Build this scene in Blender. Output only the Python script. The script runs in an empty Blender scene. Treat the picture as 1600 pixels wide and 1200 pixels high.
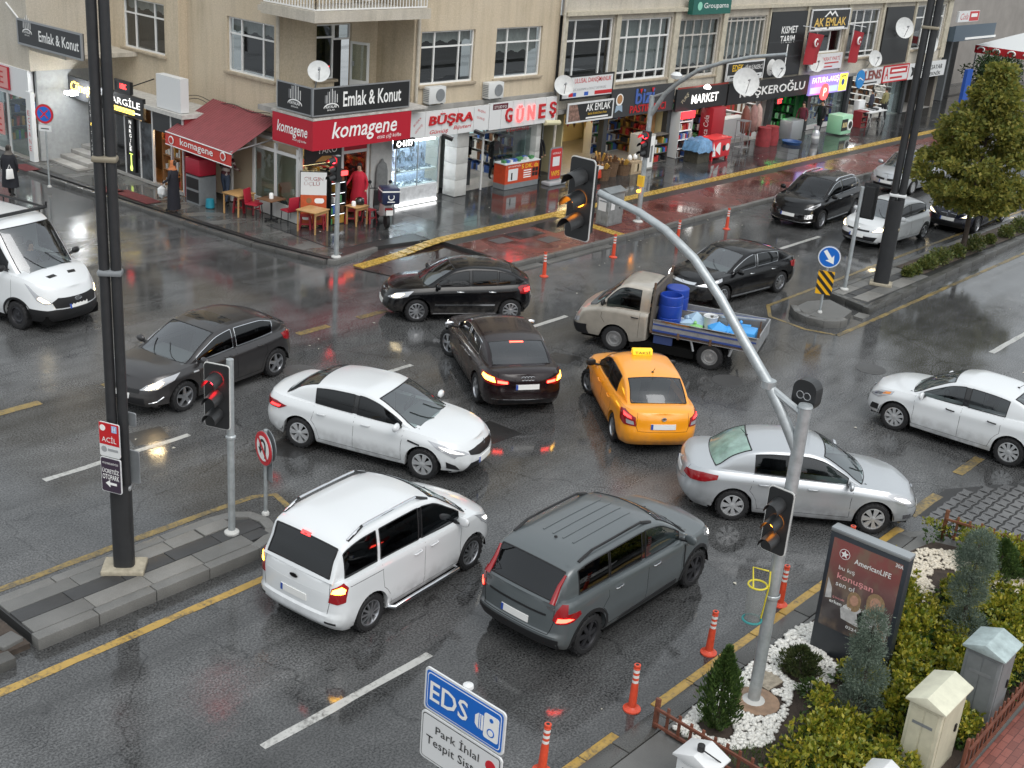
import bpy,bmesh,math,random
from math import sin,cos,tan,pi,radians,degrees,sqrt,atan2,hypot
from mathutils import Vector,Matrix
import numpy as np
random.seed(7)
C=bpy.context.scene.collection
S=bpy.context.scene
CAM_F,CAM_P,CAM_R,CAM_H=1951.3,radians(22.067),radians(4.616),radians(39.709)
CAM_Z=10.8
_f=Vector((cos(CAM_P)*cos(CAM_H),cos(CAM_P)*sin(CAM_H),-sin(CAM_P)))
_rt=Vector((sin(CAM_H),-cos(CAM_H),0)); _up=_rt.cross(_f)
_r2=_rt*cos(CAM_R)+_up*sin(CAM_R); _u2= -_rt*sin(CAM_R)+_up*cos(CAM_R)
cd=bpy.data.cameras.new('camera'); cam=bpy.data.objects.new('camera',cd); C.objects.link(cam)
cd.sensor_width=36; cd.lens=CAM_F/1600*36; cd.clip_start=0.1; cd.clip_end=1000
cam.matrix_world=Matrix(((_r2.x,_u2.x,-_f.x,0),(_r2.y,_u2.y,-_f.y,0),(_r2.z,_u2.z,-_f.z,CAM_Z),(0,0,0,1)))
S.camera=cam
w=bpy.data.worlds.new('World'); S.world=w; w.use_nodes=True
nt=w.node_tree; nt.nodes.clear()
o_=nt.nodes.new('ShaderNodeOutputWorld'); bg=nt.nodes.new('ShaderNodeBackground')
sky=nt.nodes.new('ShaderNodeTexSky'); sky.sky_type='NISHITA'; sky.sun_disc=False
sky.sun_elevation=radians(52); sky.sun_rotation=radians(200); sky.air_density=1.0; sky.dust_density=6.0; sky.ozone_density=1.0
hs=nt.nodes.new('ShaderNodeHueSaturation'); hs.inputs['Saturation'].default_value=0.30
nt.links.new(sky.outputs[0],hs.inputs['Color']); ov=nt.nodes.new('ShaderNodeMix'); ov.data_type='RGBA'; ov.inputs[0].default_value=0.6; ov.inputs[7].default_value= (6.6,7.1,7.4,1)
nt.links.new(hs.outputs[0],ov.inputs[6]); nt.links.new(ov.outputs[2],bg.inputs['Color']); nt.links.new(bg.outputs[0],o_.inputs[0])
bg.inputs['Strength'].default_value=0.10
sd=bpy.data.lights.new('sun','SUN'); sun=bpy.data.objects.new('sun',sd); C.objects.link(sun)
sd.energy=0.5; sd.angle=radians(40); sd.color= (1.0,0.985,0.96)
_sdv=Vector((sin(radians(200))*cos(radians(52)),cos(radians(200))*cos(radians(52)),sin(radians(52))))
sun.rotation_euler=_sdv.to_track_quat('Z','Y').to_euler()
S.view_settings.view_transform='Standard'; S.view_settings.look='None'; S.view_settings.gamma=1.0
S.view_settings.exposure=0.80; S.view_settings.use_curve_mapping=False
S.cycles.use_denoising=True
S.cycles.max_bounces=7; S.cycles.diffuse_bounces=3; S.cycles.glossy_bounces=4; S.cycles.transparent_max_bounces=10
S.cycles.sample_clamp_indirect=6.0
def ray(x,y):return _f+_r2*((x-800)/CAM_F)-_u2*((y-600)/CAM_F)
def G(x,y,z=0.0):
 d=ray(x,y); t= (z-CAM_Z)/d.z; return Vector((d.x*t,d.y*t,z))
def onY(x,y,Y):
 d=ray(x,y); t=Y/d.y; return Vector((d.x*t,Y,CAM_Z+d.z*t))
def onX(x,y,X):
 d=ray(x,y); t=X/d.x; return Vector((X,d.y*t,CAM_Z+d.z*t))
MATS= {}
def lin(c):
 return tuple(((v/255)/12.92 if v/255<=.04045 else((v/255+.055)/1.055)**2.4)for v in c)
def mat(name,col=(.5,.5,.5),rough=.5,metal=0.,coat=0.,emit=None,estr=0.,var=0.,vscale=6.,bump=0.,bscale=40.,spec=.5,alpha=None,rvar=0.):
 if name in MATS:return MATS[name]
 m=bpy.data.materials.new(name); m.use_nodes=True; MATS[name]=m
 n=m.node_tree; b=n.nodes['Principled BSDF']; L=n.links
 b.inputs['Base Color'].default_value= (*col,1); b.inputs['Roughness'].default_value=rough
 b.inputs['Metallic'].default_value=metal; b.inputs['Coat Weight'].default_value=coat; b.inputs['Coat Roughness'].default_value=.06
 b.inputs['Specular IOR Level'].default_value=spec
 if emit:b.inputs['Emission Color'].default_value= (*emit,1); b.inputs['Emission Strength'].default_value=estr
 if alpha is not None:b.inputs['Alpha'].default_value=alpha
 if var or bump or rvar:
  tc=n.nodes.new('ShaderNodeTexCoord')
  oi=n.nodes.new('ShaderNodeNewGeometry')
  nz=n.nodes.new('ShaderNodeTexNoise'); nz.inputs['Scale'].default_value=vscale; nz.inputs['Detail'].default_value=5; nz.inputs['Roughness'].default_value=.65
  L.new(oi.outputs['Position'],nz.inputs['Vector'])
  if var:
   mr=n.nodes.new('ShaderNodeMapRange'); mr.inputs[1].default_value=.3; mr.inputs[2].default_value=.7
   mr.inputs[3].default_value=1-var; mr.inputs[4].default_value=1+var
   L.new(nz.outputs[0],mr.inputs[0])
   mx=n.nodes.new('ShaderNodeVectorMath'); mx.operation='SCALE'; mx.inputs[0].default_value=col
   L.new(mr.outputs[0],mx.inputs['Scale']); L.new(mx.outputs[0],b.inputs['Base Color'])
  if rvar:
   mr2=n.nodes.new('ShaderNodeMapRange'); mr2.inputs[1].default_value=.35; mr2.inputs[2].default_value=.65
   mr2.inputs[3].default_value=max(.03,rough-rvar); mr2.inputs[4].default_value=min(1,rough+rvar)
   L.new(nz.outputs[0],mr2.inputs[0]); L.new(mr2.outputs[0],b.inputs['Roughness'])
  if bump:
   nb=n.nodes.new('ShaderNodeTexNoise'); nb.inputs['Scale'].default_value=bscale; nb.inputs['Detail'].default_value=3
   L.new(oi.outputs['Position'],nb.inputs['Vector'])
   bp=n.nodes.new('ShaderNodeBump'); bp.inputs['Strength'].default_value=bump; bp.inputs['Distance'].default_value=.01
   L.new(nb.outputs[0],bp.inputs['Height']); L.new(bp.outputs[0],b.inputs['Normal'])
 return m
def glow(name,col=(),st=1.):return mat(name,col,.5,emit=col,estr=st)
def glassmat(name,tint=(.35,.4,.38),rough=.02,ior=1.6):
 if name in MATS:return MATS[name]
 m=bpy.data.materials.new(name); m.use_nodes=True; MATS[name]=m
 n=m.node_tree; n.nodes.clear(); L=n.links
 out=n.nodes.new('ShaderNodeOutputMaterial'); tr=n.nodes.new('ShaderNodeBsdfTransparent'); tr.inputs[0].default_value= (*tint,1)
 gl=n.nodes.new('ShaderNodeBsdfGlossy'); gl.inputs['Roughness'].default_value=rough; gl.inputs[0].default_value= (.95,.97,1,1)
 fr=n.nodes.new('ShaderNodeFresnel'); ge=n.nodes.new('ShaderNodeNewGeometry'); mr=n.nodes.new('ShaderNodeMapRange'); mr.inputs[3].default_value=ior; mr.inputs[4].default_value=1/ior; L.new(ge.outputs['Backfacing'],mr.inputs[0]); L.new(mr.outputs[0],fr.inputs['IOR'])
 mx=n.nodes.new('ShaderNodeMixShader')
 L.new(fr.outputs[0],mx.inputs[0]); L.new(tr.outputs[0],mx.inputs[1]); L.new(gl.outputs[0],mx.inputs[2]); L.new(mx.outputs[0],out.inputs[0])
 return m
def link(name,me,m=None,parent=None,loc=None,rot=None):
 o=bpy.data.objects.new(name,me); C.objects.link(o)
 if m is not None and me is not None and hasattr(me,'materials')and not me.materials:me.materials.append(m)
 if parent is not None:o.parent=parent
 if loc is not None:o.location=loc
 if rot is not None:o.rotation_euler=rot
 return o
def tag(o,label=None,cat=None,group=None,kind=None):
 if label:o['label']=label
 if cat:o['category']=cat
 if group:o['group']=group
 if kind:o['kind']=kind
 return o
def thing(name,label,cat,loc=(0,0,0),rotz=0,group=None):
 o=link(name,None,loc=loc,rot=(0,0,rotz)); return tag(o,label,cat,group)
def copy_tree(o,parent=None):
 c=o.copy(); C.objects.link(c)
 if parent is not None:c.parent=parent
 for ch in[k for k in bpy.data.objects if k.parent==o]:copy_tree(ch,c)
 return c
class MB:
 def __init__(s):s.v= []; s.f= []
 def add(s,vs,fs):
  n=len(s.v); s.v+= [tuple(p)for p in vs]; s.f+= [tuple(i+n for i in f)for f in fs]; return s
 def box(s,a,b):
  x0,y0,z0=a; x1,y1,z1=b
  x0,x1=sorted((x0,x1)); y0,y1=sorted((y0,y1)); z0,z1=sorted((z0,z1))
  return s.add([(x0,y0,z0),(x1,y0,z0),(x1,y1,z0),(x0,y1,z0),(x0,y0,z1),(x1,y0,z1),(x1,y1,z1),(x0,y1,z1)],[(0,3,2,1),(4,5,6,7),(0,1,5,4),(1,2,6,5),(2,3,7,6),(3,0,4,7)])
 def cbox(s,c,d):return s.box([c[i]-d[i]/2 for i in range(3)],[c[i]+d[i]/2 for i in range(3)])
 def obox(s,p0,p1,wd,h,up=(0,0,1)):
  p0=Vector(p0); p1=Vector(p1); d= (p1-p0).normalized(); u=Vector(up); r=d.cross(u)
  if r.length<1e-5:r=d.cross(Vector((1,0,0)))
  r.normalize(); u=r.cross(d).normalized(); a=r*wd/2; b=u*h/2
  vs= [p0-a-b,p0+a-b,p0+a+b,p0-a+b,p1-a-b,p1+a-b,p1+a+b,p1-a+b]
  return s.add(vs,[(0,1,2,3),(7,6,5,4),(0,4,5,1),(1,5,6,2),(2,6,7,3),(3,7,4,0)])
 def tube(s,pts,r,n=8,cap=True):
  pts= [Vector(p)for p in pts]; rs=r if isinstance(r,(list,tuple))else[r]*len(pts)
  base=len(s.v); ref=None
  for i,p in enumerate(pts):
   d= (pts[min(i+1,len(pts)-1)]-pts[max(i-1,0)]).normalized()
   if ref is None:ref=Vector((0,0,1))if abs(d.z)<.9 else Vector((1,0,0))
   a=d.cross(ref).normalized(); b=a.cross(d).normalized(); ref=b
   for k in range(n):
    t=2*pi*k/n; s.v.append(tuple(p+(a*cos(t)+b*sin(t))*rs[i]))
  for i in range(len(pts)-1):
   for k in range(n):
    k2= (k+1)%n; s.f.append((base+i*n+k,base+i*n+k2,base+(i+1)*n+k2,base+(i+1)*n+k))
  if cap:
   s.f.append(tuple(base+k for k in range(n))[::-1]); e=base+(len(pts)-1)*n; s.f.append(tuple(e+k for k in range(n)))
  return s
 def lathe(s,prof,n=16,c=(0,0,0),axis='z',cap=True):
  base=len(s.v); cx,cy,cz=c
  for r,h in prof:
   for k in range(n):
    t=2*pi*k/n; a,b=r*cos(t),r*sin(t)
    s.v.append((cx+a,cy+b,cz+h)if axis=='z' else((cx+a,cy+h,cz+b)if axis=='y' else(cx+h,cy+a,cz+b)))
  for i in range(len(prof)-1):
   for k in range(n):
    k2= (k+1)%n; q= (base+i*n+k,base+i*n+k2,base+(i+1)*n+k2,base+(i+1)*n+k)
    s.f.append(q if axis!='y' else q[::-1])
  if cap:
   a=tuple(base+k for k in range(n)); e=base+(len(prof)-1)*n; b=tuple(e+k for k in range(n))
   if prof[0][0]>1e-4:s.f.append(a[::-1]if axis!='y' else a)
   if prof[-1][0]>1e-4:s.f.append(b if axis!='y' else b[::-1])
  return s
 def prism(s,poly,o,u,v,depth):
  o=Vector(o); u=Vector(u); v=Vector(v); dp=Vector(depth); n=len(poly)
  vs= [o+u*a+v*b for a,b in poly]+[o+u*a+v*b+dp for a,b in poly]
  fs= [tuple(range(n))[::-1],tuple(range(n,2*n))]+[(i,(i+1)%n,n+(i+1)%n,n+i)for i in range(n)]
  return s.add(vs,fs)
 def mesh(s,name,smooth=None):
  me=bpy.data.meshes.new(name); me.from_pydata(s.v,[],s.f); me.validate()
  bm=bmesh.new(); bm.from_mesh(me); bmesh.ops.recalc_face_normals(bm,faces=bm.faces); bm.to_mesh(me); bm.free()
  if smooth:
   for p in me.polygons:p.use_smooth=True
   me.set_sharp_from_angle(angle=radians(smooth))
  return me
 def build(s,name,m,parent=None,smooth=None,bevel=0,loc=None,rot=None):
  me=s.mesh(name,smooth)
  if bevel:
   bm=bmesh.new(); bm.from_mesh(me)
   bmesh.ops.bevel(bm,geom=[e for e in bm.edges if e.calc_face_angle(0)>.5],offset=bevel,segments=2,profile=.5,affect='EDGES',clamp_overlap=True)
   for f_ in bm.faces:f_.smooth=True
   bm.to_mesh(me); bm.free(); me.set_sharp_from_angle(angle=radians(35))
  return link(name,me,m,parent,loc,rot)
def circle(r,n=24,cx=0,cy=0):return[(cx+r*cos(2*pi*k/n),cy+r*sin(2*pi*k/n))for k in range(n)]
def rrect(w,h,r,n=4,cx=0,cy=0):
 p= []
 for sx,sy,a0 in((1,1,0),(-1,1,90),(-1,-1,180),(1,-1,270)):
  for k in range(n+1):
   a=radians(a0+90*k/n); p.append((cx+sx*(w/2-r)+r*cos(a),cy+sy*(h/2-r)+r*sin(a)))
 return p
_fontcache= {}
def text(body,o,u,v,wd,ht,m,parent=None,name='lettering',extrude=.0,shear=0.,bold=0.,align='c',depth=0.004):
 """flat lettering: fitted in the rectangle centred at o, spanned by unit vectors u (reading direction) and v (up)."""
 bold=min(bold,.014); key= (body,bold,shear)
 if key not in _fontcache:
  cu=bpy.data.curves.new('t','FONT'); cu.body=body; cu.resolution_u=2; cu.offset=bold; cu.shear=shear
  cu.space_line=.95
  ob=bpy.data.objects.new('t',cu); me=bpy.data.meshes.new_from_object(ob)
  pts= [Vector(q.co)for q in me.vertices]; fs= [tuple(p.vertices)for p in me.polygons]
  bpy.data.objects.remove(ob); bpy.data.curves.remove(cu); bpy.data.meshes.remove(me)
  _fontcache[key]= (pts,fs)
 pts,fs=_fontcache[key]
 if not pts:return None
 x0=min(p.x for p in pts); x1=max(p.x for p in pts); y0=min(p.y for p in pts); y1=max(p.y for p in pts)
 u=Vector(u).normalized(); v=Vector(v).normalized(); n=u.cross(v); o=Vector(o)
 sx=wd/(x1-x0); sy=ht/(y1-y0)
 vs= [o+u*((p.x-(x0+x1)/2)*sx)+v*((p.y-(y0+y1)/2)*sy)+n*depth for p in pts]
 me=bpy.data.meshes.new(name); me.from_pydata([tuple(q)for q in vs],[],fs)
 if extrude:
  bm=bmesh.new(); bm.from_mesh(me)
  r=bmesh.ops.extrude_face_region(bm,geom=bm.faces[:])
  bmesh.ops.translate(bm,vec=n*extrude,verts=[g for g in r['geom']if isinstance(g,bmesh.types.BMVert)])
  bmesh.ops.recalc_face_normals(bm,faces=bm.faces); bm.to_mesh(me); bm.free()
 return link(name,me,m,parent)
def lerp(a,b,t):return a+(b-a)*t
def smooth01(t):t=max(0,min(1,t)); return t*t*(3-2*t)
def pch(pts):
 """monotone cubic through (x,y) points"""
 xs=np.array([p[0]for p in pts],float); ys=np.array([p[1]for p in pts],float)
 h=np.diff(xs); d=np.diff(ys)/h; m=np.zeros(len(xs))
 m[0]=d[0]; m[-1]=d[-1]
 for i in range(1,len(xs)-1):
  m[i]=0 if d[i-1]*d[i]<=0 else(3*(h[i-1]+h[i]))/((2*h[i]+h[i-1])/d[i-1]+(h[i]+2*h[i-1])/d[i])
 def f(x):
  x=min(max(x,xs[0]),xs[-1]); i=min(int(np.searchsorted(xs,x,'right'))-1,len(xs)-2); i=max(i,0)
  t= (x-xs[i])/h[i]; t2,t3=t*t,t*t*t
  return float((2*t3-3*t2+1)*ys[i]+(t3-2*t2+t)*h[i]*m[i]+(-2*t3+3*t2)*ys[i+1]+(t3-t2)*h[i]*m[i+1])
 return f
# ================================================================== vehicles
M_TYRE=mat('tyre_rubber',(.012,.012,.013),.75,var=.2,vscale=20)
M_BLK=mat('black_plastic',(.014,.014,.015),.38,spec=.4)
M_GLOSSBLK=mat('gloss_black',(.008,.008,.009),.08,coat=.5)
M_CHROME=mat('chrome',(.72,.73,.75),.12,1.0)
M_RIM=mat('alloy',(.52,.53,.55),.28,.9)
M_RIMD=mat('dark_alloy',(.05,.05,.055),.35,.6)
M_HUBCAP=mat('hubcap_silver',(.55,.56,.57),.35,.55)
M_UNDER=mat('underbody',(.006,.006,.006),.95,spec=.1)
M_LAMP=mat('lamp_clear',(.45,.46,.48),.12,.3,coat=1)
M_LAMPIN=mat('lamp_bezel',(.10,.10,.11),.15,.4,coat=1)
M_HEADLIT=glow('headlight_lit',(1.0,.80,.46),7.0)
M_DRL=glow('running_light',(1.0,.96,.88),2.2)
M_AMBER=glow('indicator_lit',(1.0,.36,.03),6.0)
M_AMBERY=glow('indicator_bright',(1.0,.52,.05),8.0)
M_AMBOFF=mat('amber_lens',(.75,.24,.02),.15,coat=1)
M_RED=mat('red_lens',(.26,.004,.008),.15,coat=.6)
M_REDLIT=glow('tail_lit',(1.0,.03,.03),3.0)
M_REDBRK=glow('brake_lit',(1.0,.05,.03),7.0)
M_WGLASS=glassmat('windscreen_glass',(.55,.64,.62),.03,2.5)
M_SGLASS=glassmat('side_glass',(.30,.33,.33),.02,1.8)
M_TINT=glassmat('tinted_glass',(.035,.035,.04))
M_SEAT=mat('seat_cloth',(.09,.093,.097),.9)
M_SEATL=mat('seat_light',(.16,.17,.165),.9)
M_DASH=mat('dashboard',(.10,.105,.107),.8)
M_PLATE=mat('plate_white',(.72,.72,.70),.35)
M_PBLUE=mat('plate_blue',(.02,.07,.35),.35)
M_TRIMB=mat('rubber_trim',(.01,.01,.011),.55)
def strip_poly(pts,wd):
 """closed polygon around an open 2D polyline"""
 L,R= [],[]
 for i,p in enumerate(pts):
  a=pts[max(i-1,0)]; b=pts[min(i+1,len(pts)-1)]; dx,dy=b[0]-a[0],b[1]-a[1]; l=hypot(dx,dy)or 1
  nx,ny= -dy/l*wd/2,dx/l*wd/2; L.append((p[0]+nx,p[1]+ny)); R.append((p[0]-nx,p[1]-ny))
 return L+R[::-1]
_wheels= {}
def wheel_meshes(r,style,wd=.205):
 key= (r,style)
 if key in _wheels:return _wheels[key]
 rr=r*(.66 if style!='steel' else .60); h=wd/2
 t=MB().lathe([(rr,-h*.8),(rr+.02,-h),(r-.035,-h),(r-.008,-h*.72),(r,-h*.35),(r,h*.35),(r-.008,h*.72),(r-.035,h),(rr+.02,h),(rr,h*.8)],30,axis='y',cap=False)
 for k in range(20):
  a=2*pi*k/20; c,s_=cos(a),sin(a)
  t.obox(((r-.012)*c,-h*.93,(r-.012)*s_),((r-.012)*c,h*.93,(r-.012)*s_),.05,.02,up=(c,0,s_))
 tm=t.mesh('tyre',40)
 b=MB(); b.lathe([(rr+.006,h*.86),(rr-.012,h*.9),(rr-.02,h*.7),(rr-.03,h*.1),(rr-.03,-h*.6)],30,axis='y',cap=False)
 def spoke(a,w0,w1,y0=.92,y1=.72,r0=.04,r1=None):
  r1=r1 or rr-.012; c,s_=cos(a),sin(a); tx,tz= -s_,c
  v= []
  for(q,ww,yy)in((r0,w0,y0),(r1,w1,y1)):
   for sg,dy in((-1,0),(1,0),(1,-.03),(-1,-.03)):
    v.append((q*c+sg*ww/2*tx,h*yy+dy,q*s_+sg*ww/2*tz))
  b.add(v,[(0,1,2,3),(7,6,5,4),(0,4,5,1),(1,5,6,2),(2,6,7,3),(3,7,4,0)])
 if style=='five':
  for k in range(5):spoke(2*pi*k/5+.3,.085,.06)
 elif style=='twin':
  for k in range(5):
   for d in(-.14,.14):spoke(2*pi*k/5+d,.035,.04)
 elif style=='multi':
  for k in range(10):spoke(2*pi*k/10,.03,.038)
 elif style=='cap9':
  for k in range(9):spoke(2*pi*k/9,.045,.075,.85,.88)
 elif style=='cap14':
  for k in range(7):
   for d in(-.12,.15):spoke(2*pi*k/7+d,.03,.05,.9,.86)
 elif style=='turbine':
  for k in range(10):spoke(2*pi*k/10+.1,.035,.055,.9,.8)
 elif style=='dark':
  for k in range(6):spoke(2*pi*k/6,.06,.075)
 if style in('steel',):
  b.lathe([(.0,h*.62),(.05,h*.62),(.07,h*.5),(rr*.55,h*.45),(rr*.75,h*.62),(rr-.015,h*.5)],24,axis='y')
  for k in range(5):a=2*pi*k/5; b.lathe([(.0,.012),(.016,.01),(.018,0)],8,(.065*cos(a),h*.56,.065*sin(a)),axis='y')
 else:
  b.lathe([(0,h*.98),(.03,h*.97),(.055,h*.9),(.06,h*.6)],16,axis='y')
 rm=b.mesh('rim',35)
 disc=MB().lathe([(0,-h*.05),(rr-.03,-h*.05),(rr-.03,-h*.25),(0,-h*.25)],20,axis='y').mesh('disc')
 disc.materials.append(M_UNDER)
 _wheels[key]= (tm,rm,disc); return _wheels[key]
class Car:
 def __init__(s,name,label,cat,paint,L=4.5,W=1.76,H=1.47,wb=2.6,fo=.92,r=.315,rim='cap9',rimmat=None,group='cars at the crossing',**k):
  s.t=thing(name,label,cat,group=group); s.paint=paint; s.W=W/2; s.H=H; s.wb=wb; s.r=r; s.k=k
  s.xf=wb/2+fo; s.xr=s.xf-L; s.L=L
  xf,xr=s.xf,s.xr
  s.ztop=pch(k['top']); s.archR=k.get('arch',r+.055); s.zc=r
  lo=k.get('low',.21)
  s.zlow=pch([(xr,lo+.12),(xr+.35,lo+.02),(-wb/2,lo),(wb/2,lo),(xf-.25,lo),(xf,lo+.03)])
  s.wt=pch(k.get('wt',[(0,.93),(.1,.965),(.22,.985),(.42,1),(.62,.99),(.8,.985),(.9,.955),(1,.90)]))
  s.ft=pch(k.get('ft',[(0,-.12),(.12,-.03),(.3,0),(.55,-.02),(.8,-.07),(1,-.17)]))
  s.rt=pch(k.get('rt',[(0,.12),(.15,.02),(.35,0),(.6,.03),(.85,.05),(1,.10)]))
  s.nf=k.get('nf',9.0); s.nr=k.get('nr',13.0); s.ns= (s.nf,s.nr)
  s.plan=k.get('plan',(0.05,0.04))
  s.steer=k.get('steer',0); s.rim=rim; s.rimmat=rimmat or M_RIM
  s.make_body(); s.make_cabin(); s.make_wheels(); s.make_under(); s.cache= {}
 def outl(s,q):
  n=s.nf if q>0 else s.nr
  tp=s.plan[0]if q>0 else s.plan[1]
  return max(0.,1-abs(q)**n)**(1/2.3)*(1-tp*abs(q)**3)
 def arch(s,x):
  a= -1
  for c in(-s.wb/2,s.wb/2):
   d=abs(x-c)
   if d<s.archR:a=max(a,s.zc+sqrt(s.archR**2-d*d))
  return a
 def pt(s,q,t,arch=True):
  x=lerp(s.xr+s.rt(t),s.xf+s.ft(t),(q+1)/2); zl=s.zlow(x); zt=s.ztop(x); z=zl+t*(zt-zl); te=t
  if arch:
   a=s.arch(x)
   if z<a:z=min(a,zt-.02); te= (z-zl)/(zt-zl)
  return Vector((x,s.W*s.wt(te)*s.outl(q),z))
 def stations(s):
  q= []
  for i in range(12):
   f=i/11*.965
   q.append((1-f**2.3)**(1/s.nf)); q.append(-(1-f**2.3)**(1/s.nr))
  lo=min(v for v in q if v>0); hi=max(v for v in q if v<0)
  q+= [lerp(hi,lo,i/44)for i in range(1,44)]
  x0,x1=s.xr+.03,s.xf-.04
  for c in(-s.wb/2,s.wb/2):
   for a in range(0,181,10):
    xx=c+s.archR*cos(radians(a))*(.9995 if a in(0,180)else 1)
    q.append(2*(xx-x0)/(x1-x0)-1)
   for e in(-1.004,1.004):q.append(2*(c+e*s.archR-x0)/(x1-x0)-1)
  q=sorted(q); r= [q[0]]
  for v in q[1:]:
   if v-r[-1]>.0012:r.append(v)
  r[0]= -1.0; r[-1]=1.0
  return r
 def make_body(s):
  st=s.stations(); K=18; n=len(st); V= []; F= []
  rows= []
  low= [s.pt(q,0)for q in st]
  rows.append([Vector((p.x,max(0,p.y-.09),p.z+.005))for p in low])
  for k in range(K+1):rows.append([s.pt(q,k/K)for q in st])
  topr=rows[-1]; kr=s.k.get('crown',.055)
  for v in(.95,.85,.7,.5,.25,0):
   rw= []
   for p in topr:
    e=min(1,(s.xf-p.x)/.5,(p.x-s.xr)/.4); c=kr*max(0,e)**.6
    cr=s.k.get('crease',.0)*max(0,e)*(math.exp(-((v-.62)/.13)**2))if p.x>0 else 0
    rw.append(Vector((p.x,p.y*v,p.z+c*(1-v**2.4)+cr)))
   rows.append(rw)
  s.cowl=s.k['gh'][-1][0]; s.rb=s.k['gh'][0][0]
  nr=len(rows)
  for sg in(1,-1):
   base=len(V); V+= [(p.x,p.y*sg,p.z)for rw in rows for p in rw]
   for j in range(nr-1):
    for i in range(n-1):
     if j>=K+1:
      xm= (topr[i].x+topr[i+1].x)/2
      if s.rb+.10<xm<s.cowl-.10 and j>=K+4:continue
     F.append((base+j*n+i,base+j*n+i+1,base+(j+1)*n+i+1,base+(j+1)*n+i))
  me=bpy.data.meshes.new('body'); me.from_pydata(V,[],F)
  bm=bmesh.new(); bm.from_mesh(me); bmesh.ops.remove_doubles(bm,verts=bm.verts,dist=4e-4)
  bmesh.ops.recalc_face_normals(bm,faces=bm.faces)
  for f_ in bm.faces:f_.smooth=True
  bm.to_mesh(me); bm.free(); me.set_sharp_from_angle(angle=radians(38))
  s.body=link('body',me,s.paint,s.t)
 def ghp(s,x,v,f=None):
  """point on the cabin: v in 0..1 across the top, or f in 0..1 up the side"""
  k=s.k; zt=s.ghz(x); xb=min(max(x,s.xr+.15),s.xf-.15)
  zb=s.ztop(xb)-.012; u= (x-s.rb)/(s.cowl-s.rb)
  q=2*(x-s.xr-.06)/(s.L-.18)-1
  wbm=s.W*.90*s.outl(max(-.93,min(.93,q)))-k.get('inset',.035)
  wbm*=1-k.get('gtr',.05)*smooth01((.45-u)/.45)**1.3-k.get('gtf',.02)*smooth01((u-.6)/.4)
  hgt=max(.004,zt-zb); cr=min(k.get('rcrown',.06),.40*hgt); hsd=hgt-cr
  yc=wbm-k.get('tumble',.25)*hsd
  def side(f):return Vector((0,lerp(wbm,yc,f)+.018*sin(pi*f)*min(1,hsd/.3),zb+hsd*f))
  def top(v):return Vector((0,yc*v,zb+hsd+cr*(1-abs(v)**2.2)))
  if f is not None:p=side(f)
  else:p=top(v)
  a=smooth01((u-.45)/.4); b=smooth01((.5-u)/.4); yy= (abs(p.y)/wbm)**2
  p.x=x-k.get('cf',.16)*a*yy+k.get('cr',.10)*b*yy
  return p
 def make_cabin(s):
  k=s.k; s.ghz=pch(k['gh']); x0,x1=s.rb,s.cowl
  xs= {round(x0+(x1-x0)*i/46,4)for i in range(47)}
  keys= [q for wn in k['win']for q in wn]+list(k['ws'])+list(k['rw'])
  for(qa,qb)in(k['ws'],k['rw']):xs|= {round(lerp(qa,qb,i/8),4)for i in range(9)}
  xs=sorted([x for x in xs if all(abs(x-q)>.02 for q in keys)]+keys)
  fr= [0,.07,.2,.35,.5,.65,.78,.88]
  rows= []
  for x in xs:
   rw= [s.ghp(x,0,f)for f in fr]
   A=s.ghp(x,0,.88); B=s.ghp(x,.90); Cn=s.ghp(x,1.0)
   for t in(.25,.5,.75):rw.append(A*(1-t)**2+Cn*2*t*(1-t)+B*t*t)
   rw+= [B]+[s.ghp(x,v)for v in(.72,.5,.25,0)]
   rows.append(rw)
  nf=len(fr); m=len(rows[0]); groups= {}
  def put(key,quad,sg):groups.setdefault(key,[]).append([(p.x,p.y*sg,p.z)for p in(quad if sg>0 else quad[::-1])])
  wz0,wz1=k['ws']; rz0,rz1=k['rw']
  for i in range(len(xs)-1):
   xm= (xs[i]+xs[i+1])/2
   for j in range(m-1):
    quad= [rows[i][j],rows[i+1][j],rows[i+1][j+1],rows[i][j+1]]
    for sg in(1,-1):
     key='cabin'
     if 1<=j<nf-1:
      for q,(a,b)in enumerate(k['win']):
       if a<xm<b:key= ('side_window',q,sg)
      for a,b in k.get('pil',[]):
       if a<xm<b:key= ('pillar_trim',sg,round(a,2))
     elif j>=nf+3:
      if wz0<xm<wz1:key= ('windscreen',)
      elif rz0<xm<rz1:key= ('rear_window',)
      elif k.get('blackroof'):key='roof_panel'
      for a,b,vv in k.get('sunroof',[]):
       if a<xm<b and j>=m-vv:key='sunroof'
     put(key,quad,sg)
  tint=k.get('glass',{})
  for key,quads in groups.items():
   nm=key if isinstance(key,str)else key[0]
   bm=bmesh.new()
   for qd in quads:
    try:bm.faces.new([bm.verts.new(p)for p in qd])
    except ValueError:pass
   bmesh.ops.remove_doubles(bm,verts=bm.verts,dist=2e-4)
   for f_ in bm.faces:f_.smooth=True
   bmesh.ops.recalc_face_normals(bm,faces=bm.faces)
   if nm=='cabin' and sum(f_.normal.z for f_ in bm.faces)<0:bmesh.ops.reverse_faces(bm,faces=bm.faces)
   bnd= [(tuple(e.verts[0].co),tuple(e.verts[1].co))for e in bm.edges if e.is_boundary]if nm in('side_window','windscreen','rear_window')else[]
   me=bpy.data.meshes.new(nm); bm.to_mesh(me); bm.free(); me.set_sharp_from_angle(angle=radians(40))
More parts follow.
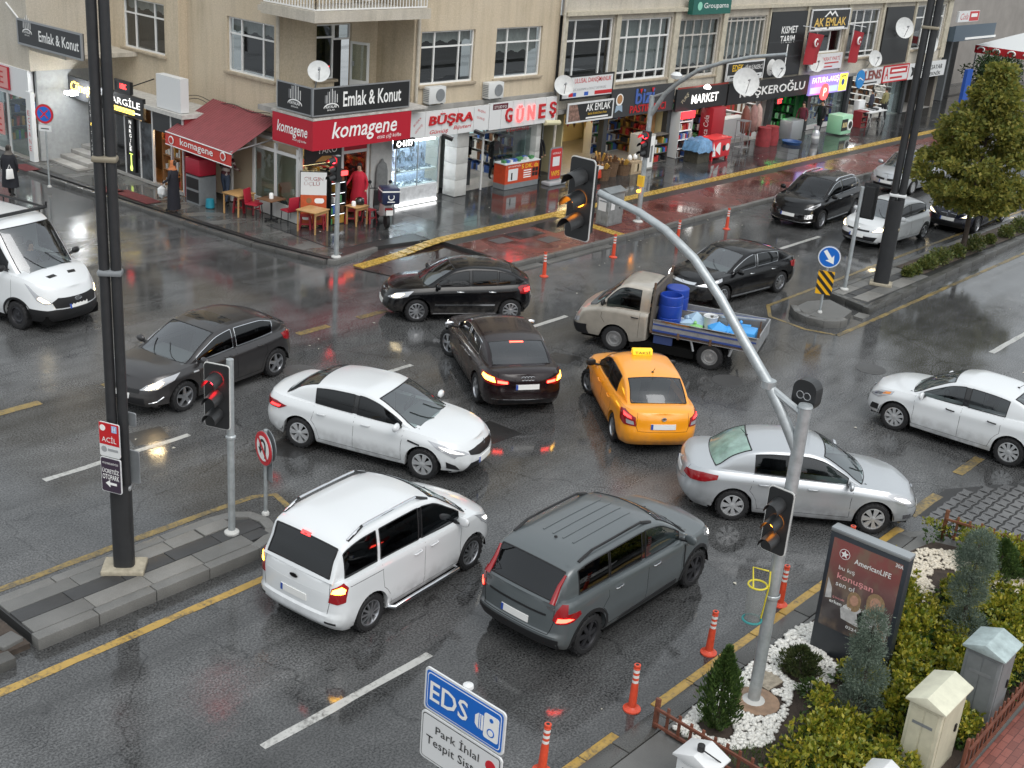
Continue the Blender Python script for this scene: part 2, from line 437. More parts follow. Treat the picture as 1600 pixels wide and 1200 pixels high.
   if nm=='cabin':mm=s.paint; nm='roof'
   elif nm=='pillar_trim':mm=M_GLOSSBLK
   elif nm=='sunroof':mm=M_GLOSSBLK
   elif nm=='roof_panel':mm=M_GLOSSBLK
   else:mm=tint.get(nm if nm!='side_window' else('side_window',key[1]),tint.get(nm,M_WGLASS if nm=='windscreen' else(M_SGLASS if nm=='side_window' else M_WGLASS)))
   ob=link(nm,me,mm,s.t)
   if bnd:
    tb=MB(); r=k.get('seal',.010)if nm=='side_window' else .013
    for a,b in bnd:tb.tube([a,b],r,5,cap=False)
    tb.build('window_trim',k.get('trim',M_TRIMB)if nm=='side_window' else M_TRIMB,ob,smooth=60)
  for sg,v0,v1 in((1,.62,.02),(-1,.12,.62))if not k.get('nowiper')else():
   wx0,wx1=k['ws']
   pts= []
   for t in(0,.33,.66,1):
    p=s.ghp(lerp(wx1,wx1-.12*(wx1-wx0)*(1+2*t),t),lerp(v0,v1,t)); p.y*=sg if v0<.5 else 1; p.z+=.012; pts.append(p)
   MB().tube(pts,.008,5).build('wiper',M_BLK,s.t)
  zb=s.ztop(0); xd=s.cowl-.35; hw=s.W*.78
  sm=k.get('seatmat',M_SEAT)
  if not k.get('nointerior'):
   MB().box((xd-.38,-hw,zb-.32),(s.cowl-.02,hw,zb-.02)).build('dashboard',M_DASH,s.t,bevel=.05)
   for sg in(1,-1):
    q=MB(); q.prism([(0,0),(.5,.03),(.52,.16),(.1,.14),(-.12,.70),(-.26,.70),(-.10,.02)],(xd-1.15,sg*hw*.5-.23,zb-.55),(1,0,0),(0,0,1),(0,.46,0))
    q.build('seat',sm,s.t,bevel=.04)
    MB().cbox((xd-1.36,sg*hw*.5,zb+.27),(.09,.26,.2)).build('headrest',sm,s.t,bevel=.03)
   xb_=max(s.rb+.35,xd-2.15)
   MB().prism([(0,0),(.5,.03),(.5,.16),(.1,.14),(-.15,.62),(-.30,.62),(-.15,.0)],(xb_,-hw*.92,zb-.55),(1,0,0),(0,0,1),(0,hw*1.84,0)).build('rear_seat',sm,s.t,bevel=.04)
   MB().box((s.rb+.05,-hw*.95,zb-.10),(xb_-.1,hw*.95,zb-.06)).build('parcel_shelf',sm,s.t)
   MB().tube([Vector((xd-.46+.06*sin(a),.38+.18*cos(a),zb-.02+.17*sin(a)))for a in[2*pi*i/14 for i in range(15)]],.016,6).build('steering_wheel',M_BLK,s.t)
 def make_wheels(s):
  tm,rm,dm=wheel_meshes(s.r,s.rim)
  for cx in(s.wb/2,-s.wb/2):
   for sg in(1,-1):
    rz= (0 if sg>0 else pi)+(s.steer if cx>0 else 0)
    wh=link('wheel',tm,M_TYRE,s.t,(cx,sg*(s.W-.125),s.r),(0,0,rz))
    link('rim',rm,s.rimmat,wh); link('brake_disc',dm,M_UNDER,wh)
 def make_under(s):
  u=MB(); hw=s.W-.06
  u.box((s.xr+.25,-hw+.2,.20),(s.xf-.25,hw-.2,.42))
  a=s.wb/2-s.archR; u.box((-a+.02,-hw,.19),(a-.02,hw,.40))
  for c in(-s.wb/2,s.wb/2):
   n=14; vs= []; fs= []
   for sg in(1,-1):
    b0=len(vs)
    for i in range(n+1):
     t=pi*i/n; vs+= [(c+(s.archR+.012)*cos(t),sg*(s.W-.02-.05*sin(t)),s.zc+(s.archR+.012)*sin(t)),(c+(s.archR+.012)*cos(t),sg*(s.W-.42),s.zc+(s.archR+.012)*sin(t))]
    for i in range(n):fs.append((b0+2*i,b0+2*i+2,b0+2*i+3,b0+2*i+1))
    b1=len(vs); vs.append((c,sg*(s.W-.42),s.zc))
    for i in range(n):fs.append((b1,b0+2*i+1,b0+2*i+3))
   u.add(vs,fs)
  u.build('underbody',M_UNDER,s.t)
 def sidept(s,x,z):
  q=2*(x-s.xr)/s.L-1; t=.5
  for _ in range(4):
   t=min(1,max(0,(z-s.zlow(x))/(s.ztop(x)-s.zlow(x))))
   q=2*(x-s.xr-s.rt(t))/(s.L-s.rt(t)+s.ft(t))-1
  return Vector((x,s.W*s.wt(t)*s.outl(max(-1,min(1,q))),z))
 def endpoly(s,end,t):
  key= (end,round(t,3))
  if key in s.cache:return s.cache[key]
  n=s.nf if end>0 else s.nr; P= []
  for i in range(80):
   f=i/60
   if f<=.96:q= (1-f**2.3)**(1/n)
   else:q=lerp((1-.96**2.3)**(1/n),.2,(f-.96)/(79/60-.96))
   P.append(s.pt(q*end,t,False))
  s.cache[key]=P; return P
 def endpt(s,end,a,t):
  sg=1 if a>=0 else-1; a=abs(a); P=s.endpoly(end,min(1,max(0,t))); acc=0
  for i in range(len(P)-1):
   l=hypot(P[i+1].x-P[i].x,P[i+1].y-P[i].y)
   if acc+l>=a:
    p=P[i].lerp(P[i+1],(a-acc)/max(l,1e-9)); return Vector((p.x,p.y*sg,p.z))
   acc+=l
  p=P[-1]; return Vector((p.x,p.y*sg,p.z))
 def tz(s,end,z):
  x=s.xf-.04 if end>0 else s.xr+.03; return(z-s.zlow(x))/(s.ztop(x)-s.zlow(x))
 def mapper(s,kind):
  if kind=='front':return lambda a,b:s.endpt(1,a,b)
  if kind=='rear':return lambda a,b:s.endpt(-1,a,b)
  if kind in('L','R'):
   sg=1 if kind=='L' else-1
   def f(a,b):p=s.sidept(a,b); p.y*=sg; return p
   return f
  if kind=='hood':
   def f(a,b):
    q=2*(a-s.xr-s.rt(1))/(s.L-s.rt(1)+s.ft(1))-1; y=s.W*s.wt(1)*s.outl(max(-1,min(1,q)))
    e=max(0,min(1,(s.xf-a)/.5,(a-s.xr)/.4)); return Vector((a,y*b,s.ztop(a)+s.k.get('crown',.055)*e**.6*(1-abs(b)**2.4)))
   return f
  if kind=='top':
   def f(a,b):p=s.ghp(a,abs(b)); p.y*=1 if b>=0 else-1; return p
   return f
 def patch(s,kind,poly,name,m,off=.006,parent=None,step=.06,thick=.012,both=False):
  if both:
   s.patch(kind,[(-a,b)for a,b in poly]if kind in('front','rear')else[(a,-b)for a,b in poly]if kind in('hood','top')else poly,name,m,off,parent,step,thick)if kind not in('L',)else s.patch('R',poly,name,m,off,parent,step,thick)
  f=s.mapper(kind); bm=bmesh.new()
  vs= [bm.verts.new((a,b,0))for a,b in poly]; bm.faces.new(vs)
  for ax in(0,1):
   lo=min(p[ax]for p in poly); hi=max(p[ax]for p in poly); st=step*(2 if ax==1 and kind in('front','rear')else 1)
   c=lo+st
   while c<hi-1e-4:
    co= [0,0,0]; co[ax]=c; no= [0,0,0]; no[ax]=1
    bmesh.ops.bisect_plane(bm,geom=bm.verts[:]+bm.edges[:]+bm.faces[:],plane_co=co,plane_no=no); c+=st
  cen=Vector((0,0,.6))
  e=.01; N= {}
  for v in bm.verts:
   a,b=v.co.x,v.co.y; p=f(a,b); d1=f(a+e,b)-f(a-e,b); d2=f(a,b+e)-f(a,b-e); n=d1.cross(d2)
   if n.length<1e-9:n=p-cen
   n.normalize()
   ref= {'front':Vector((1,.3*(1 if a>0 else-1),0)),'rear':Vector((-1,.3*(1 if a>0 else-1),0)),'L':Vector((0,1,0)),'R':Vector((0,-1,0)),'hood':Vector((0,0,1)),'top':Vector((0,0,1))}[kind]
   if n.dot(ref)<0:n= -n
   N[v]=n; v.co=p+n*off
  bm.normal_update()
  if thick:
   be= [ed for ed in bm.edges if ed.is_boundary]
   r=bmesh.ops.extrude_edge_only(bm,edges=be)
   nv= [g for g in r['geom']if isinstance(g,bmesh.types.BMVert)]
   src= {}
   for v in nv:
    best=min((k_ for k_ in N),key=lambda k_:(k_.co-v.co).length_squared); src[v]=N[best]
   for v in nv:v.co-=src[v]*(thick+off*.5)
  bmesh.ops.recalc_face_normals(bm,faces=bm.faces)
  for f_ in bm.faces:f_.smooth=True
  me=bpy.data.meshes.new(name); bm.to_mesh(me); bm.free(); me.set_sharp_from_angle(angle=radians(40))
  return link(name,me,m,parent or s.t)
 def line(s,kind,pts,wd=.010,name='door_seam',m=None,off=.0015,both=True):
  pp= []
  for i in range(len(pts)-1):
   n=max(1,int(hypot(pts[i+1][0]-pts[i][0],pts[i+1][1]-pts[i][1])/.08))
   pp+= [(lerp(pts[i][0],pts[i+1][0],t/n),lerp(pts[i][1],pts[i+1][1],t/n))for t in range(n)]
  pp.append(pts[-1])
  for kd in((kind,)if not both or kind not in 'LR' else('L','R')):
   f=s.mapper(kd); tb=MB(); P= [f(a,b)for a,b in pp]
   c=Vector((0,0,0))
   out= []
   for p in P:
    d=Vector((0,1 if kd=='L' else-1,0))if kd in 'LR' else(Vector((1,0,0))if kd=='front' else Vector((-1,0,0))if kd=='rear' else Vector((0,0,1)))
    out.append(p-d*(wd*.5-off-.001))
   tb.tube(out,wd/2,5).build(name,m or M_UNDER,s.t)
 def mirrors(s,m=None,x=None,z=None,black=False):
  x=x if x is not None else s.cowl-.42; z=z or s.ztop(x)+.07
  for sg in(1,-1):
   b=MB(); prof= [(0,-.11),(.055,-.10),(.08,-.06),(.088,0),(.08,.06),(.055,.10),(0,.11)]
   b.lathe(prof,12,axis='y'); b.v= [(vx*.75 if vx>0 else vx*.35,vy,vz*.95)for vx,vy,vz in b.v]
   o=b.build('mirror',m or s.paint,s.t,smooth=70,loc=(x,sg*(s.W+.07),z))
   MB().obox((0,-sg*.2,-.06),(0,-sg*.05,-.03),.07,.03).build('mirror_stalk',M_BLK,o)
 def handles(s,xs,z,m=None):
  for x in xs:
   for kd in('L','R'):
    f=s.mapper(kd); d=1 if kd=='L' else-1
    P= [f(x+dx,z+.004*i)+Vector((0,d*o,0))for i,(dx,o)in enumerate(((-.09,.004),(-.07,.026),(.07,.026),(.09,.004)))]
    MB().tube(P,.014,6).build('door_handle',m or s.paint,s.t,smooth=60)
 def doors(s,xa,xb,xc,zlo=None,rear_curve=True):
  zt=s.ztop(xb)-.02; zl=zlo or s.zlow(0)+.10
  s.line('L',[(xc,s.ztop(xc)-.02),(xc-.03,.62),(xc-.02,zl)])
  s.line('L',[(xb,zt),(xb-.01,zl)])
  ax= -s.wb/2; R_=s.archR+.07
  s.line('L',[(xa,s.ztop(xa)-.02),(xa+.02,.85)]+[(ax+R_*cos(radians(t)),s.zc+R_*sin(radians(t)))for t in(52,40,25,8)]+[(ax+R_+.02,zl)]if rear_curve else[(xa,s.ztop(xa)-.02),(xa,zl)])
  s.line('L',[(ax+s.archR+.06,zl),(xc-.02,zl)],.008)
 def plate(s,end,z,wd=.52,blank=False):
  t0,t1=s.tz(end,z-.055),s.tz(end,z+.055)
  o=s.patch('front' if end>0 else 'rear',[(-wd/2,t0),(wd/2,t0),(wd/2,t1),(-wd/2,t1)],'number_plate',M_PLATE,.014,step=.1)
  sg=1 if end<0 else-1
  s.patch('front' if end>0 else 'rear',[(sg*wd/2,t0),(sg*(wd/2-.045),t0),(sg*(wd/2-.045),t1),(sg*wd/2,t1)],'plate_band',M_PBLUE,.017,parent=o,step=.1,thick=0)
 def emblem(s,end,z,r=.05,m=None,kind='ring',sy=1.):
  p=s.endpt(end,0,s.tz(end,z)); z=p.z; b=MB(); x=p.x+.022*end
  n=20
  def ring(cy,rr,th):b.tube([(x,cy+rr*cos(a),z+sy*rr*sin(a))for a in[2*pi*i/n for i in range(n+1)]],th,5,cap=False)
  if kind=='ring':ring(0,r,.006); b.tube([(x,-r*.55,z+r*.6),(x,-.0,z-r*.4),(x,r*.55,z+r*.6)],.006,5)
  elif kind=='four':[ring(c*r*1.35,r*.85,.005)for c in(-1.5,-.5,.5,1.5)]
  elif kind=='diamond':b.tube([(x,0,z+r*1.35),(x,r,z),(x,0,z-r*1.35),(x,-r,z),(x,0,z+r*1.35)],.011,5)
  elif kind=='oval':ring(0,r,.005); b.lathe([(0,0),(r*.95,0)],16,(x,0,z),axis='x'); b.v= [(vx,vy,z+(vz-z)*(.45 if sy==1 else 1))for vx,vy,vz in b.v]
  elif kind=='bow':b.box((x-.004,-r*1.3,z-.02),(x+.004,r*1.3,z+.02)); b.box((x-.005,-r*.4,z-.035),(x+.005,r*.4,z+.035))
  elif kind=='disc':b.lathe([(0,.004*end),(r,.004*end),(r,0)],18,(x,0,z),axis='x')
  return b.build('emblem',m or M_CHROME,s.t,smooth=50)
 def cladding(s,m,wd=.06):
  for c in(-s.wb/2,s.wb/2):
   R0,R1=s.archR-.004,s.archR+wd
   poly= [(c+R1*cos(radians(a)),s.zc+R1*sin(radians(a)))for a in range(-8,189,7)]+[(c+R0*cos(radians(a)),s.zc+R0*sin(radians(a)))for a in range(188,-9,-7)]
   s.patch('L',[(a,max(b,.24))for a,b in poly],'arch_trim',m,.010,step=.5,both=True)
 def rails(s,m,x0,x1,v=.93,h=.05,feet=None):
  for sg in(1,-1):
   pts= []
   for i in range(13):
    t=i/12; p=s.ghp(lerp(x0,x1,t),v); p.y*=sg; p.z+=h*min(1,6*t,6*(1-t))+.004; pts.append(p)
   r=MB().tube(pts,.02,6).build('roof_rail',m,s.t,smooth=60)
   for t in(0,1):
    a,b= (pts[0],pts[2])if t==0 else(pts[-1],pts[-3])
    MB().tube([a-Vector((0,0,.01)),b],[.028,.024],6).build('rail_foot',feet or m,r)
 def antenna(s,x,m=None,l=.18):
  p=s.ghp(x,0); MB().lathe([(.03,0),(.02,.02),(0,.025)],8,p).tube([p,p+Vector((-l*.7,0,l*.7))],.006,5).build('antenna',m or M_BLK,s.t)
 def place(s,pr,pf,head=None,shift=(0,0)):
  """pr, pf: pixels where the rear and front tyres seen touch the road"""
  a=G(*pr); b=G(*pf); d= (b-a)
  hd=radians(head)if head is not None else atan2(d.y,d.x)
  mid= (a+b)/2; n=Vector((-sin(hd),cos(hd),0)); sgn=1 if n.dot(mid)>0 else-1
  c=mid+n*sgn*(s.W-.125-.0)+Vector((shift[0],shift[1],0)); s.t.location= (c.x,c.y,ROAD_Z); s.t.rotation_euler= (0,0,hd)
  return c
 def place_wheel(s,px,which,head,side):
  """one tyre contact pixel; which = +1 front / -1 rear; side = +1 left / -1 right of the car"""
  p=G(*px); hd=radians(head); f=Vector((cos(hd),sin(hd),0)); n=Vector((-sin(hd),cos(hd),0))
  c=p-f*which*s.wb/2-n*side*(s.W-.125); s.t.location= (c.x,c.y,ROAD_Z); s.t.rotation_euler= (0,0,hd); return c
ROAD_Z=0.0
def paint(name,col=(),metal=0.,rough=.35,coat=1.0,spec=.5):
 """body paint with fine water beads and road film on the lower panels"""
 if name in MATS:return MATS[name]
 m=mat(name,col,rough,metal,coat,spec=spec); n=m.node_tree; b=n.nodes['Principled BSDF']; L=n.links
 ge=n.nodes.new('ShaderNodeNewGeometry'); sx=n.nodes.new('ShaderNodeSeparateXYZ'); L.new(ge.outputs['Position'],sx.inputs[0])
 def nz(sc,det):
  x=n.nodes.new('ShaderNodeTexNoise'); x.inputs['Scale'].default_value=sc; x.inputs['Detail'].default_value=det; L.new(ge.outputs['Position'],x.inputs['Vector']); return x.outputs[0]
 def mr(v,p):
  x=n.nodes.new('ShaderNodeMapRange'); L.new(v,x.inputs[0])
  for i,q in enumerate(p):x.inputs[i+1].default_value=q
  return x.outputs[0]
 def ma(op,p,q):
  x=n.nodes.new('ShaderNodeMath'); x.operation=op
  for i,v in enumerate((p,q)):
   if isinstance(v,float):x.inputs[i].default_value=v
   else:L.new(v,x.inputs[i])
  return x.outputs[0]
 k=ma('MULTIPLY',mr(sx.outputs['Z'],(.22,.62,1,0)),mr(nz(6,5),(.35,.62,.02,.45))); mx=n.nodes.new('ShaderNodeMix'); mx.data_type='RGBA'; L.new(k,mx.inputs[0]); mx.inputs[6].default_value= (*col,1); mx.inputs[7].default_value= (.11,.10,.09,1); L.new(mx.outputs[2],b.inputs['Base Color'])
 L.new(ma('ADD',ma('MULTIPLY',k,.4),rough),b.inputs['Roughness'])
 bp=n.nodes.new('ShaderNodeBump'); bp.inputs['Strength'].default_value=.22; bp.inputs['Distance'].default_value=.003; L.new(mr(nz(75,1),(.56,.68,0,1)),bp.inputs['Height']); L.new(bp.outputs[0],b.inputs['Coat Normal'])
 return m
# ================================================================== ground
def nodes_of(name):
 m=bpy.data.materials.new(name); m.use_nodes=True; MATS[name]=m
 return m,m.node_tree,m.node_tree.nodes['Principled BSDF']
def nd(n,t,**kw):
 x=n.nodes.new(t)
 for k,v in kw.items():setattr(x,k,v)
 return x
def noise(n,vec,scale,detail=4,rough=.6,dist=0.):
 x=n.nodes.new('ShaderNodeTexNoise'); x.inputs['Scale'].default_value=scale; x.inputs['Detail'].default_value=detail; x.inputs['Roughness'].default_value=rough; x.inputs['Distortion'].default_value=dist
 n.links.new(vec,x.inputs['Vector']); return x.outputs[0]
def maprange(n,v,a,b,c,d,smooth=False):
 x=n.nodes.new('ShaderNodeMapRange'); x.interpolation_type='SMOOTHSTEP' if smooth else 'LINEAR'
 for i,q in zip((1,2,3,4),(a,b,c,d)):x.inputs[i].default_value=q
 n.links.new(v,x.inputs[0]); return x.outputs[0]
def math_(n,op,a,b=None):
 x=n.nodes.new('ShaderNodeMath'); x.operation=op
 for i,q in enumerate((a,b)):
  if q is None:continue
  if isinstance(q,(int,float)):x.inputs[i].default_value=q
  else:n.links.new(q,x.inputs[i])
 return x.outputs[0]
def mixc(n,f,a,b):
 x=n.nodes.new('ShaderNodeMix'); x.data_type='RGBA'
 if isinstance(f,(int,float)):x.inputs[0].default_value=f
 else:n.links.new(f,x.inputs[0])
 for i,q in((6,a),(7,b)):
  if isinstance(q,tuple):x.inputs[i].default_value= (*q,1)
  else:n.links.new(q,x.inputs[i])
 return x.outputs[2]
def wetmat(name,ca,cb,speck=90.,speckamt=.45,wet0=.30,wet1=.62,rdry=.50,rwet=.10,bump=.25,stretch=(.12,.35,1),brick=None,big=.9,cracks=False):
 """rain-wet stone or asphalt: speckled colour, film of water that is deeper in places"""
 m,n,b=nodes_of(name); L=n.links
 g=nd(n,'ShaderNodeNewGeometry').outputs['Position']
 mp=nd(n,'ShaderNodeMapping'); mp.inputs['Scale'].default_value=stretch; L.new(g,mp.inputs['Vector'])
 fine=noise(n,g,speck,2,.7); mid=noise(n,g,1.3,5,.6); bigv=noise(n,mp.outputs[0],big,4,.55,.6)
 f1=maprange(n,fine,.38,.64,0,1); f2=maprange(n,mid,.3,.7,0,1)
 fm=math_(n,'ADD',math_(n,'MULTIPLY',f1,speckamt),math_(n,'MULTIPLY',f2,1-speckamt))
 col=mixc(n,fm,ca,cb)
 wet=maprange(n,bigv,wet0,wet1,0,1,True)
 if cracks:
  m3=nd(n,'ShaderNodeMapping'); m3.inputs['Scale'].default_value= (.05,1.5,1); L.new(g,m3.inputs['Vector']); col=mixc(n,maprange(n,noise(n,m3.outputs[0],1.0,3,.5,.4),.45,.7,0,.45),col,(.035,.035,.034)); col=mixc(n,maprange(n,noise(n,g,.9,3,.5,1.5),.66,.72,0,.5),col,(.02,.02,.02))
 dark=maprange(n,wet,0,1,1.0,.62)
 if brick:
  bk=nd(n,'ShaderNodeTexBrick'); bk.inputs['Scale'].default_value=1; bk.inputs['Brick Width'].default_value=brick[0]; bk.inputs['Row Height'].default_value=brick[1]; bk.inputs['Mortar Size'].default_value=brick[2]; bk.inputs['Mortar Smooth'].default_value=.3
  bk.inputs['Color1'].default_value= (1,1,1,1); bk.inputs['Color2'].default_value= (.62,.62,.62,1); bk.inputs['Mortar'].default_value= (.3,.3,.3,1); L.new(g,bk.inputs['Vector'])
  col=mixc_mul(n,col,bk.outputs[0])
 vm=nd(n,'ShaderNodeVectorMath',operation='SCALE'); L.new(col,vm.inputs[0]); L.new(dark,vm.inputs['Scale']); col=vm.outputs[0]
 if cracks:
  vo=nd(n,'ShaderNodeTexVoronoi',feature='DISTANCE_TO_EDGE'); vo.inputs['Scale'].default_value=.22
  wv=nd(n,'ShaderNodeVectorMath',operation='ADD'); nz=nd(n,'ShaderNodeTexNoise'); nz.inputs['Scale'].default_value=1.2; nz.inputs['Detail'].default_value=6
  L.new(g,nz.inputs['Vector']); L.new(g,wv.inputs[0]); L.new(nz.outputs['Color'],wv.inputs[1]); L.new(wv.outputs[0],vo.inputs['Vector'])
  ck=maprange(n,vo.outputs['Distance'],0,.006,.55,1)
  v2=nd(n,'ShaderNodeVectorMath',operation='SCALE'); L.new(col,v2.inputs[0]); L.new(ck,v2.inputs['Scale']); col=v2.outputs[0]
 L.new(col,b.inputs['Base Color'])
 rg=maprange(n,wet,0,1,rdry,rwet); rg2=math_(n,'ADD',rg,math_(n,'MULTIPLY',math_(n,'SUBTRACT',fine,.5),.18)); L.new(rg2,b.inputs['Roughness'])
 b.inputs['Specular IOR Level'].default_value=.5
 bs=maprange(n,wet,0,1,bump,bump*.22)
 rip=noise(n,g,7.,2,.5)
 hgt=math_(n,'ADD',fine,math_(n,'MULTIPLY',rip,.6))
 bp=nd(n,'ShaderNodeBump'); bp.inputs['Distance'].default_value=.006; L.new(bs,bp.inputs['Strength']); L.new(hgt,bp.inputs['Height']); L.new(bp.outputs[0],b.inputs['Normal'])
 return m
def mixc_mul(n,a,bcol):
 x=n.nodes.new('ShaderNodeMix'); x.data_type='RGBA'; x.blend_type='MULTIPLY'; x.inputs[0].default_value=1
 n.links.new(a,x.inputs[6]); n.links.new(bcol,x.inputs[7]); return x.outputs[2]
M_ASPH=wetmat('wet_asphalt',(.022,.0225,.023),(.205,.207,.207),30,.70,.30,.55,.32,.06,.42,cracks=True)
M_PATCH=wetmat('asphalt_patch',(.020,.020,.021),(.065,.064,.062),70,.6,.3,.6,.45,.18,.4)
M_SLAB=wetmat('wet_dark_slab',(.045,.047,.048),(.095,.096,.094),120,.35,.25,.60,.32,.06,.12,stretch=(.5,.5,1))
M_SLABB=wetmat('wet_dark_slab_b',(.030,.031,.033),(.065,.066,.066),120,.35,.25,.60,.26,.05,.12,stretch=(.5,.5,1))
M_SLABL=wetmat('pale_slab',(.13,.125,.115),(.24,.235,.22),60,.4,.45,.75,.55,.22,.3)
M_SLABM=wetmat('grey_slab',(.10,.10,.095),(.17,.168,.16),60,.4,.45,.75,.55,.22,.3)
M_SLABD=wetmat('charcoal_slab',(.025,.025,.026),(.055,.055,.055),60,.4,.45,.75,.5,.22,.3)
M_KERB=wetmat('kerb_concrete',(.10,.10,.095),(.20,.196,.185),50,.4,.45,.75,.5,.2,.3)
M_KERBD=wetmat('kerb_dark',(.05,.05,.048),(.12,.118,.11),50,.4,.4,.7,.45,.15,.3)
M_REDPAV=wetmat('red_pavers',(.13,.032,.024),(.24,.065,.048),60,.35,.38,.62,.34,.05,.2,stretch=(.6,.6,1),brick=(.2,.1,.006))
M_REDBRICK=wetmat('red_brick_walk',(.20,.060,.045),(.34,.12,.09),60,.35,.4,.7,.4,.1,.3,brick=(.22,.11,.006))
def paintmat(name,col,wear):
 m,n,b=nodes_of(name); g=nd(n,'ShaderNodeNewGeometry').outputs['Position']
 k=maprange(n,math_(n,'ADD',math_(n,'MULTIPLY',noise(n,g,16,4,.7),.55),math_(n,'MULTIPLY',noise(n,g,2.2,4,.6),.45)),wear-.10,wear+.06,0,1)
 n.links.new(mixc(n,k,(.06,.058,.052),mixc(n,noise(n,g,4,3,.6),tuple(c*.75 for c in col),tuple(c*1.2 for c in col))),b.inputs['Base Color']); b.inputs['Roughness'].default_value=.38
 return m
M_YEL=paintmat('worn_yellow_paint',(.42,.27,.065),.44); M_YELF=paintmat('faint_yellow_paint',(.27,.19,.06),.50); M_WHT=paintmat('worn_white_paint',(.44,.44,.42),.43)
M_TACT=mat('tactile_yellow',(.44,.29,.06),.28,var=.35,vscale=8,rvar=.15)
road=tag(MB().add([(-150,-120,0),(350,-120,0),(350,330,0),(-150,330,0)],[(0,1,2,3)]).build('road',M_ASPH),kind='structure')
def sheet(name,poly,z,m,parent=None,th=0):
 b=MB()
 if th:b.prism(poly,(0,0,z-th),(1,0,0),(0,1,0),(0,0,th))
 else:b.add([(x,y,z)for x,y in poly],[tuple(range(len(poly)))])
 o=b.build(name,m,parent)
 return o
def strip(name,pts,wd,z,m,parent,jitter=0):
 P=strip_poly(pts,wd); n=len(pts); b=MB()
 for i in range(n-1):b.add([(*P[i],z),(*P[i+1],z),(*P[2*n-2-i],z),(*P[2*n-1-i],z)],[(0,3,2,1)])
 return b.build(name,m,parent)
ZM=.005
def ragged(name,x0,x1,y,wd,m,z=ZM):
 """painted bar along X with slightly uneven worn edges"""
 n=max(2,int((x1-x0)/.35)); A= []; B_= []
 for i in range(n+1):
  x=lerp(x0,x1,i/n); A.append((x,y-wd/2+random.uniform(-.012,.012))); B_.append((x,y+wd/2+random.uniform(-.012,.012)))
 b=MB()
 for i in range(n):b.add([(*A[i],z),(*A[i+1],z),(*B_[i+1],z),(*B_[i],z)],[(0,1,2,3)])
 return b.build(name,m,road)
for x0,x1 in((-6,-1.5),(1.5,5.5),(8.39,11.5),(14.4,17.3)):ragged('lane_dash',x0,x1,10.71,.14,M_WHT)
for x0,x1 in((32.4,35.4),(38.5,41.5),(44.5,47.5),(50.5,53.5),(56.5,59.5)):ragged('lane_dash',x0,x1,10.42,.15,M_WHT)
for x0,x1 in((-3,0),(4,7),(10.17,13.3),(18.45,19.5),(23.9,25.3),(31.5,32.5),(36.6,39.3)):ragged('lane_dash',x0,x1,19.3,.14,M_WHT)
for x0,x1 in((7.4,8.6),(10.7,11.9),(13.35,14.5),(18.7,19.7),(20.7,21.7)):ragged('junction_dash',x0,x1,22.5,.22,M_YELF)
for x0,x1,y in((21.6,22.9,7.75),(24.2,25.4,7.9),(18.9,19.7,7.6)):ragged('junction_dash',x0,x1,y,.22,M_YELF)
ragged('edge_line',-6,11.5,14.02,.15,M_YEL); ragged('edge_line',-6,11.5,16.42,.15,M_YELF)
strip('edge_line',[(11.5,16.42),(12.6,16.38),(12.98,16.2),(12.85,15.6),(12.2,14.6)],.13,ZM,M_YELF,road)
ragged('edge_line',30.1,90,13.78,.13,M_YELF); strip('edge_line',[(30.15,13.8),(29.85,14.6),(30.0,15.8),(30.8,16.33)],.11,ZM,M_YELF,road); ragged('edge_line',30.8,90,16.35,.12,M_YELF)
sheet('asphalt_patch',[(13.75,17.95),(14.2,17.15),(15.3,17.2),(15.0,18.0)],.003,M_PATCH,road); sheet('asphalt_patch',[(17.7,15.9),(17.75,15.1),(18.6,15.05),(18.55,15.95)],.003,M_PATCH,road)
sheet('asphalt_patch',[(12.35,20.1),(12.2,19.5),(12.95,19.45),(13.1,20.0)],.003,M_PATCH,road)
sheet('asphalt_patch',[(22.2,17.6),(22.5,17.0),(23.2,17.1),(22.9,17.75)],.003,M_PATCH,road)
M_IRON=mat('cast_iron',(.10,.10,.10),.45,.3,bump=.6,bscale=60)
for x,y in((28.5,12.0),(17.2,20.6),(24.8,13.9)):
 b=MB().lathe([(.38,0),(.38,.006),(.34,.007),(.33,.004),(0,.004)],28,(x,y,.001)); b.build('manhole_cover',M_IRON,road,smooth=30)
def paver_mesh():
 w_,h_=.30,.22
 return MB().prism([(-w_/2,-h_/2),(0,-h_/2+.035),(w_/2,-h_/2),(w_/2-.03,0),(w_/2,h_/2),(0,h_/2-.035),(-w_/2,h_/2),(-w_/2+.03,0)],(0,0,0),(1,0,0),(0,1,0),(0,0,.02)).mesh('paver')
pm=paver_mesh(); M_PAV=wetmat('block_paver',(.09,.09,.092),(.17,.17,.168),60,.4,.35,.7,.45,.15,.3); pm.materials.append(M_PAV)
apron=sheet('block_paving',[(21.5,5.0),(21.75,7.7),(23.3,7.75),(27.4,5.2),(27.4,3.2),(21.5,3.2)],.004,mat('paver_joint',(.03,.03,.03),.6),road)
cnt=0
for j in range(20):
 for i in range(20):
  x=21.7+i*.315+(.15 if j%2 else 0); y=3.4+j*.235
  if y>7.55 or(x>23.2 and y>7.7-(x-23.2)*.62)or x>27.2:continue
  q=proj_px=None
  cnt+=1
  if cnt>298:break
  o=link('paver',pm,None,apron,(x,y,.005+random.uniform(-.004,.004)),(random.uniform(-.02,.02),random.uniform(-.02,.02),random.uniform(-.03,.03)))
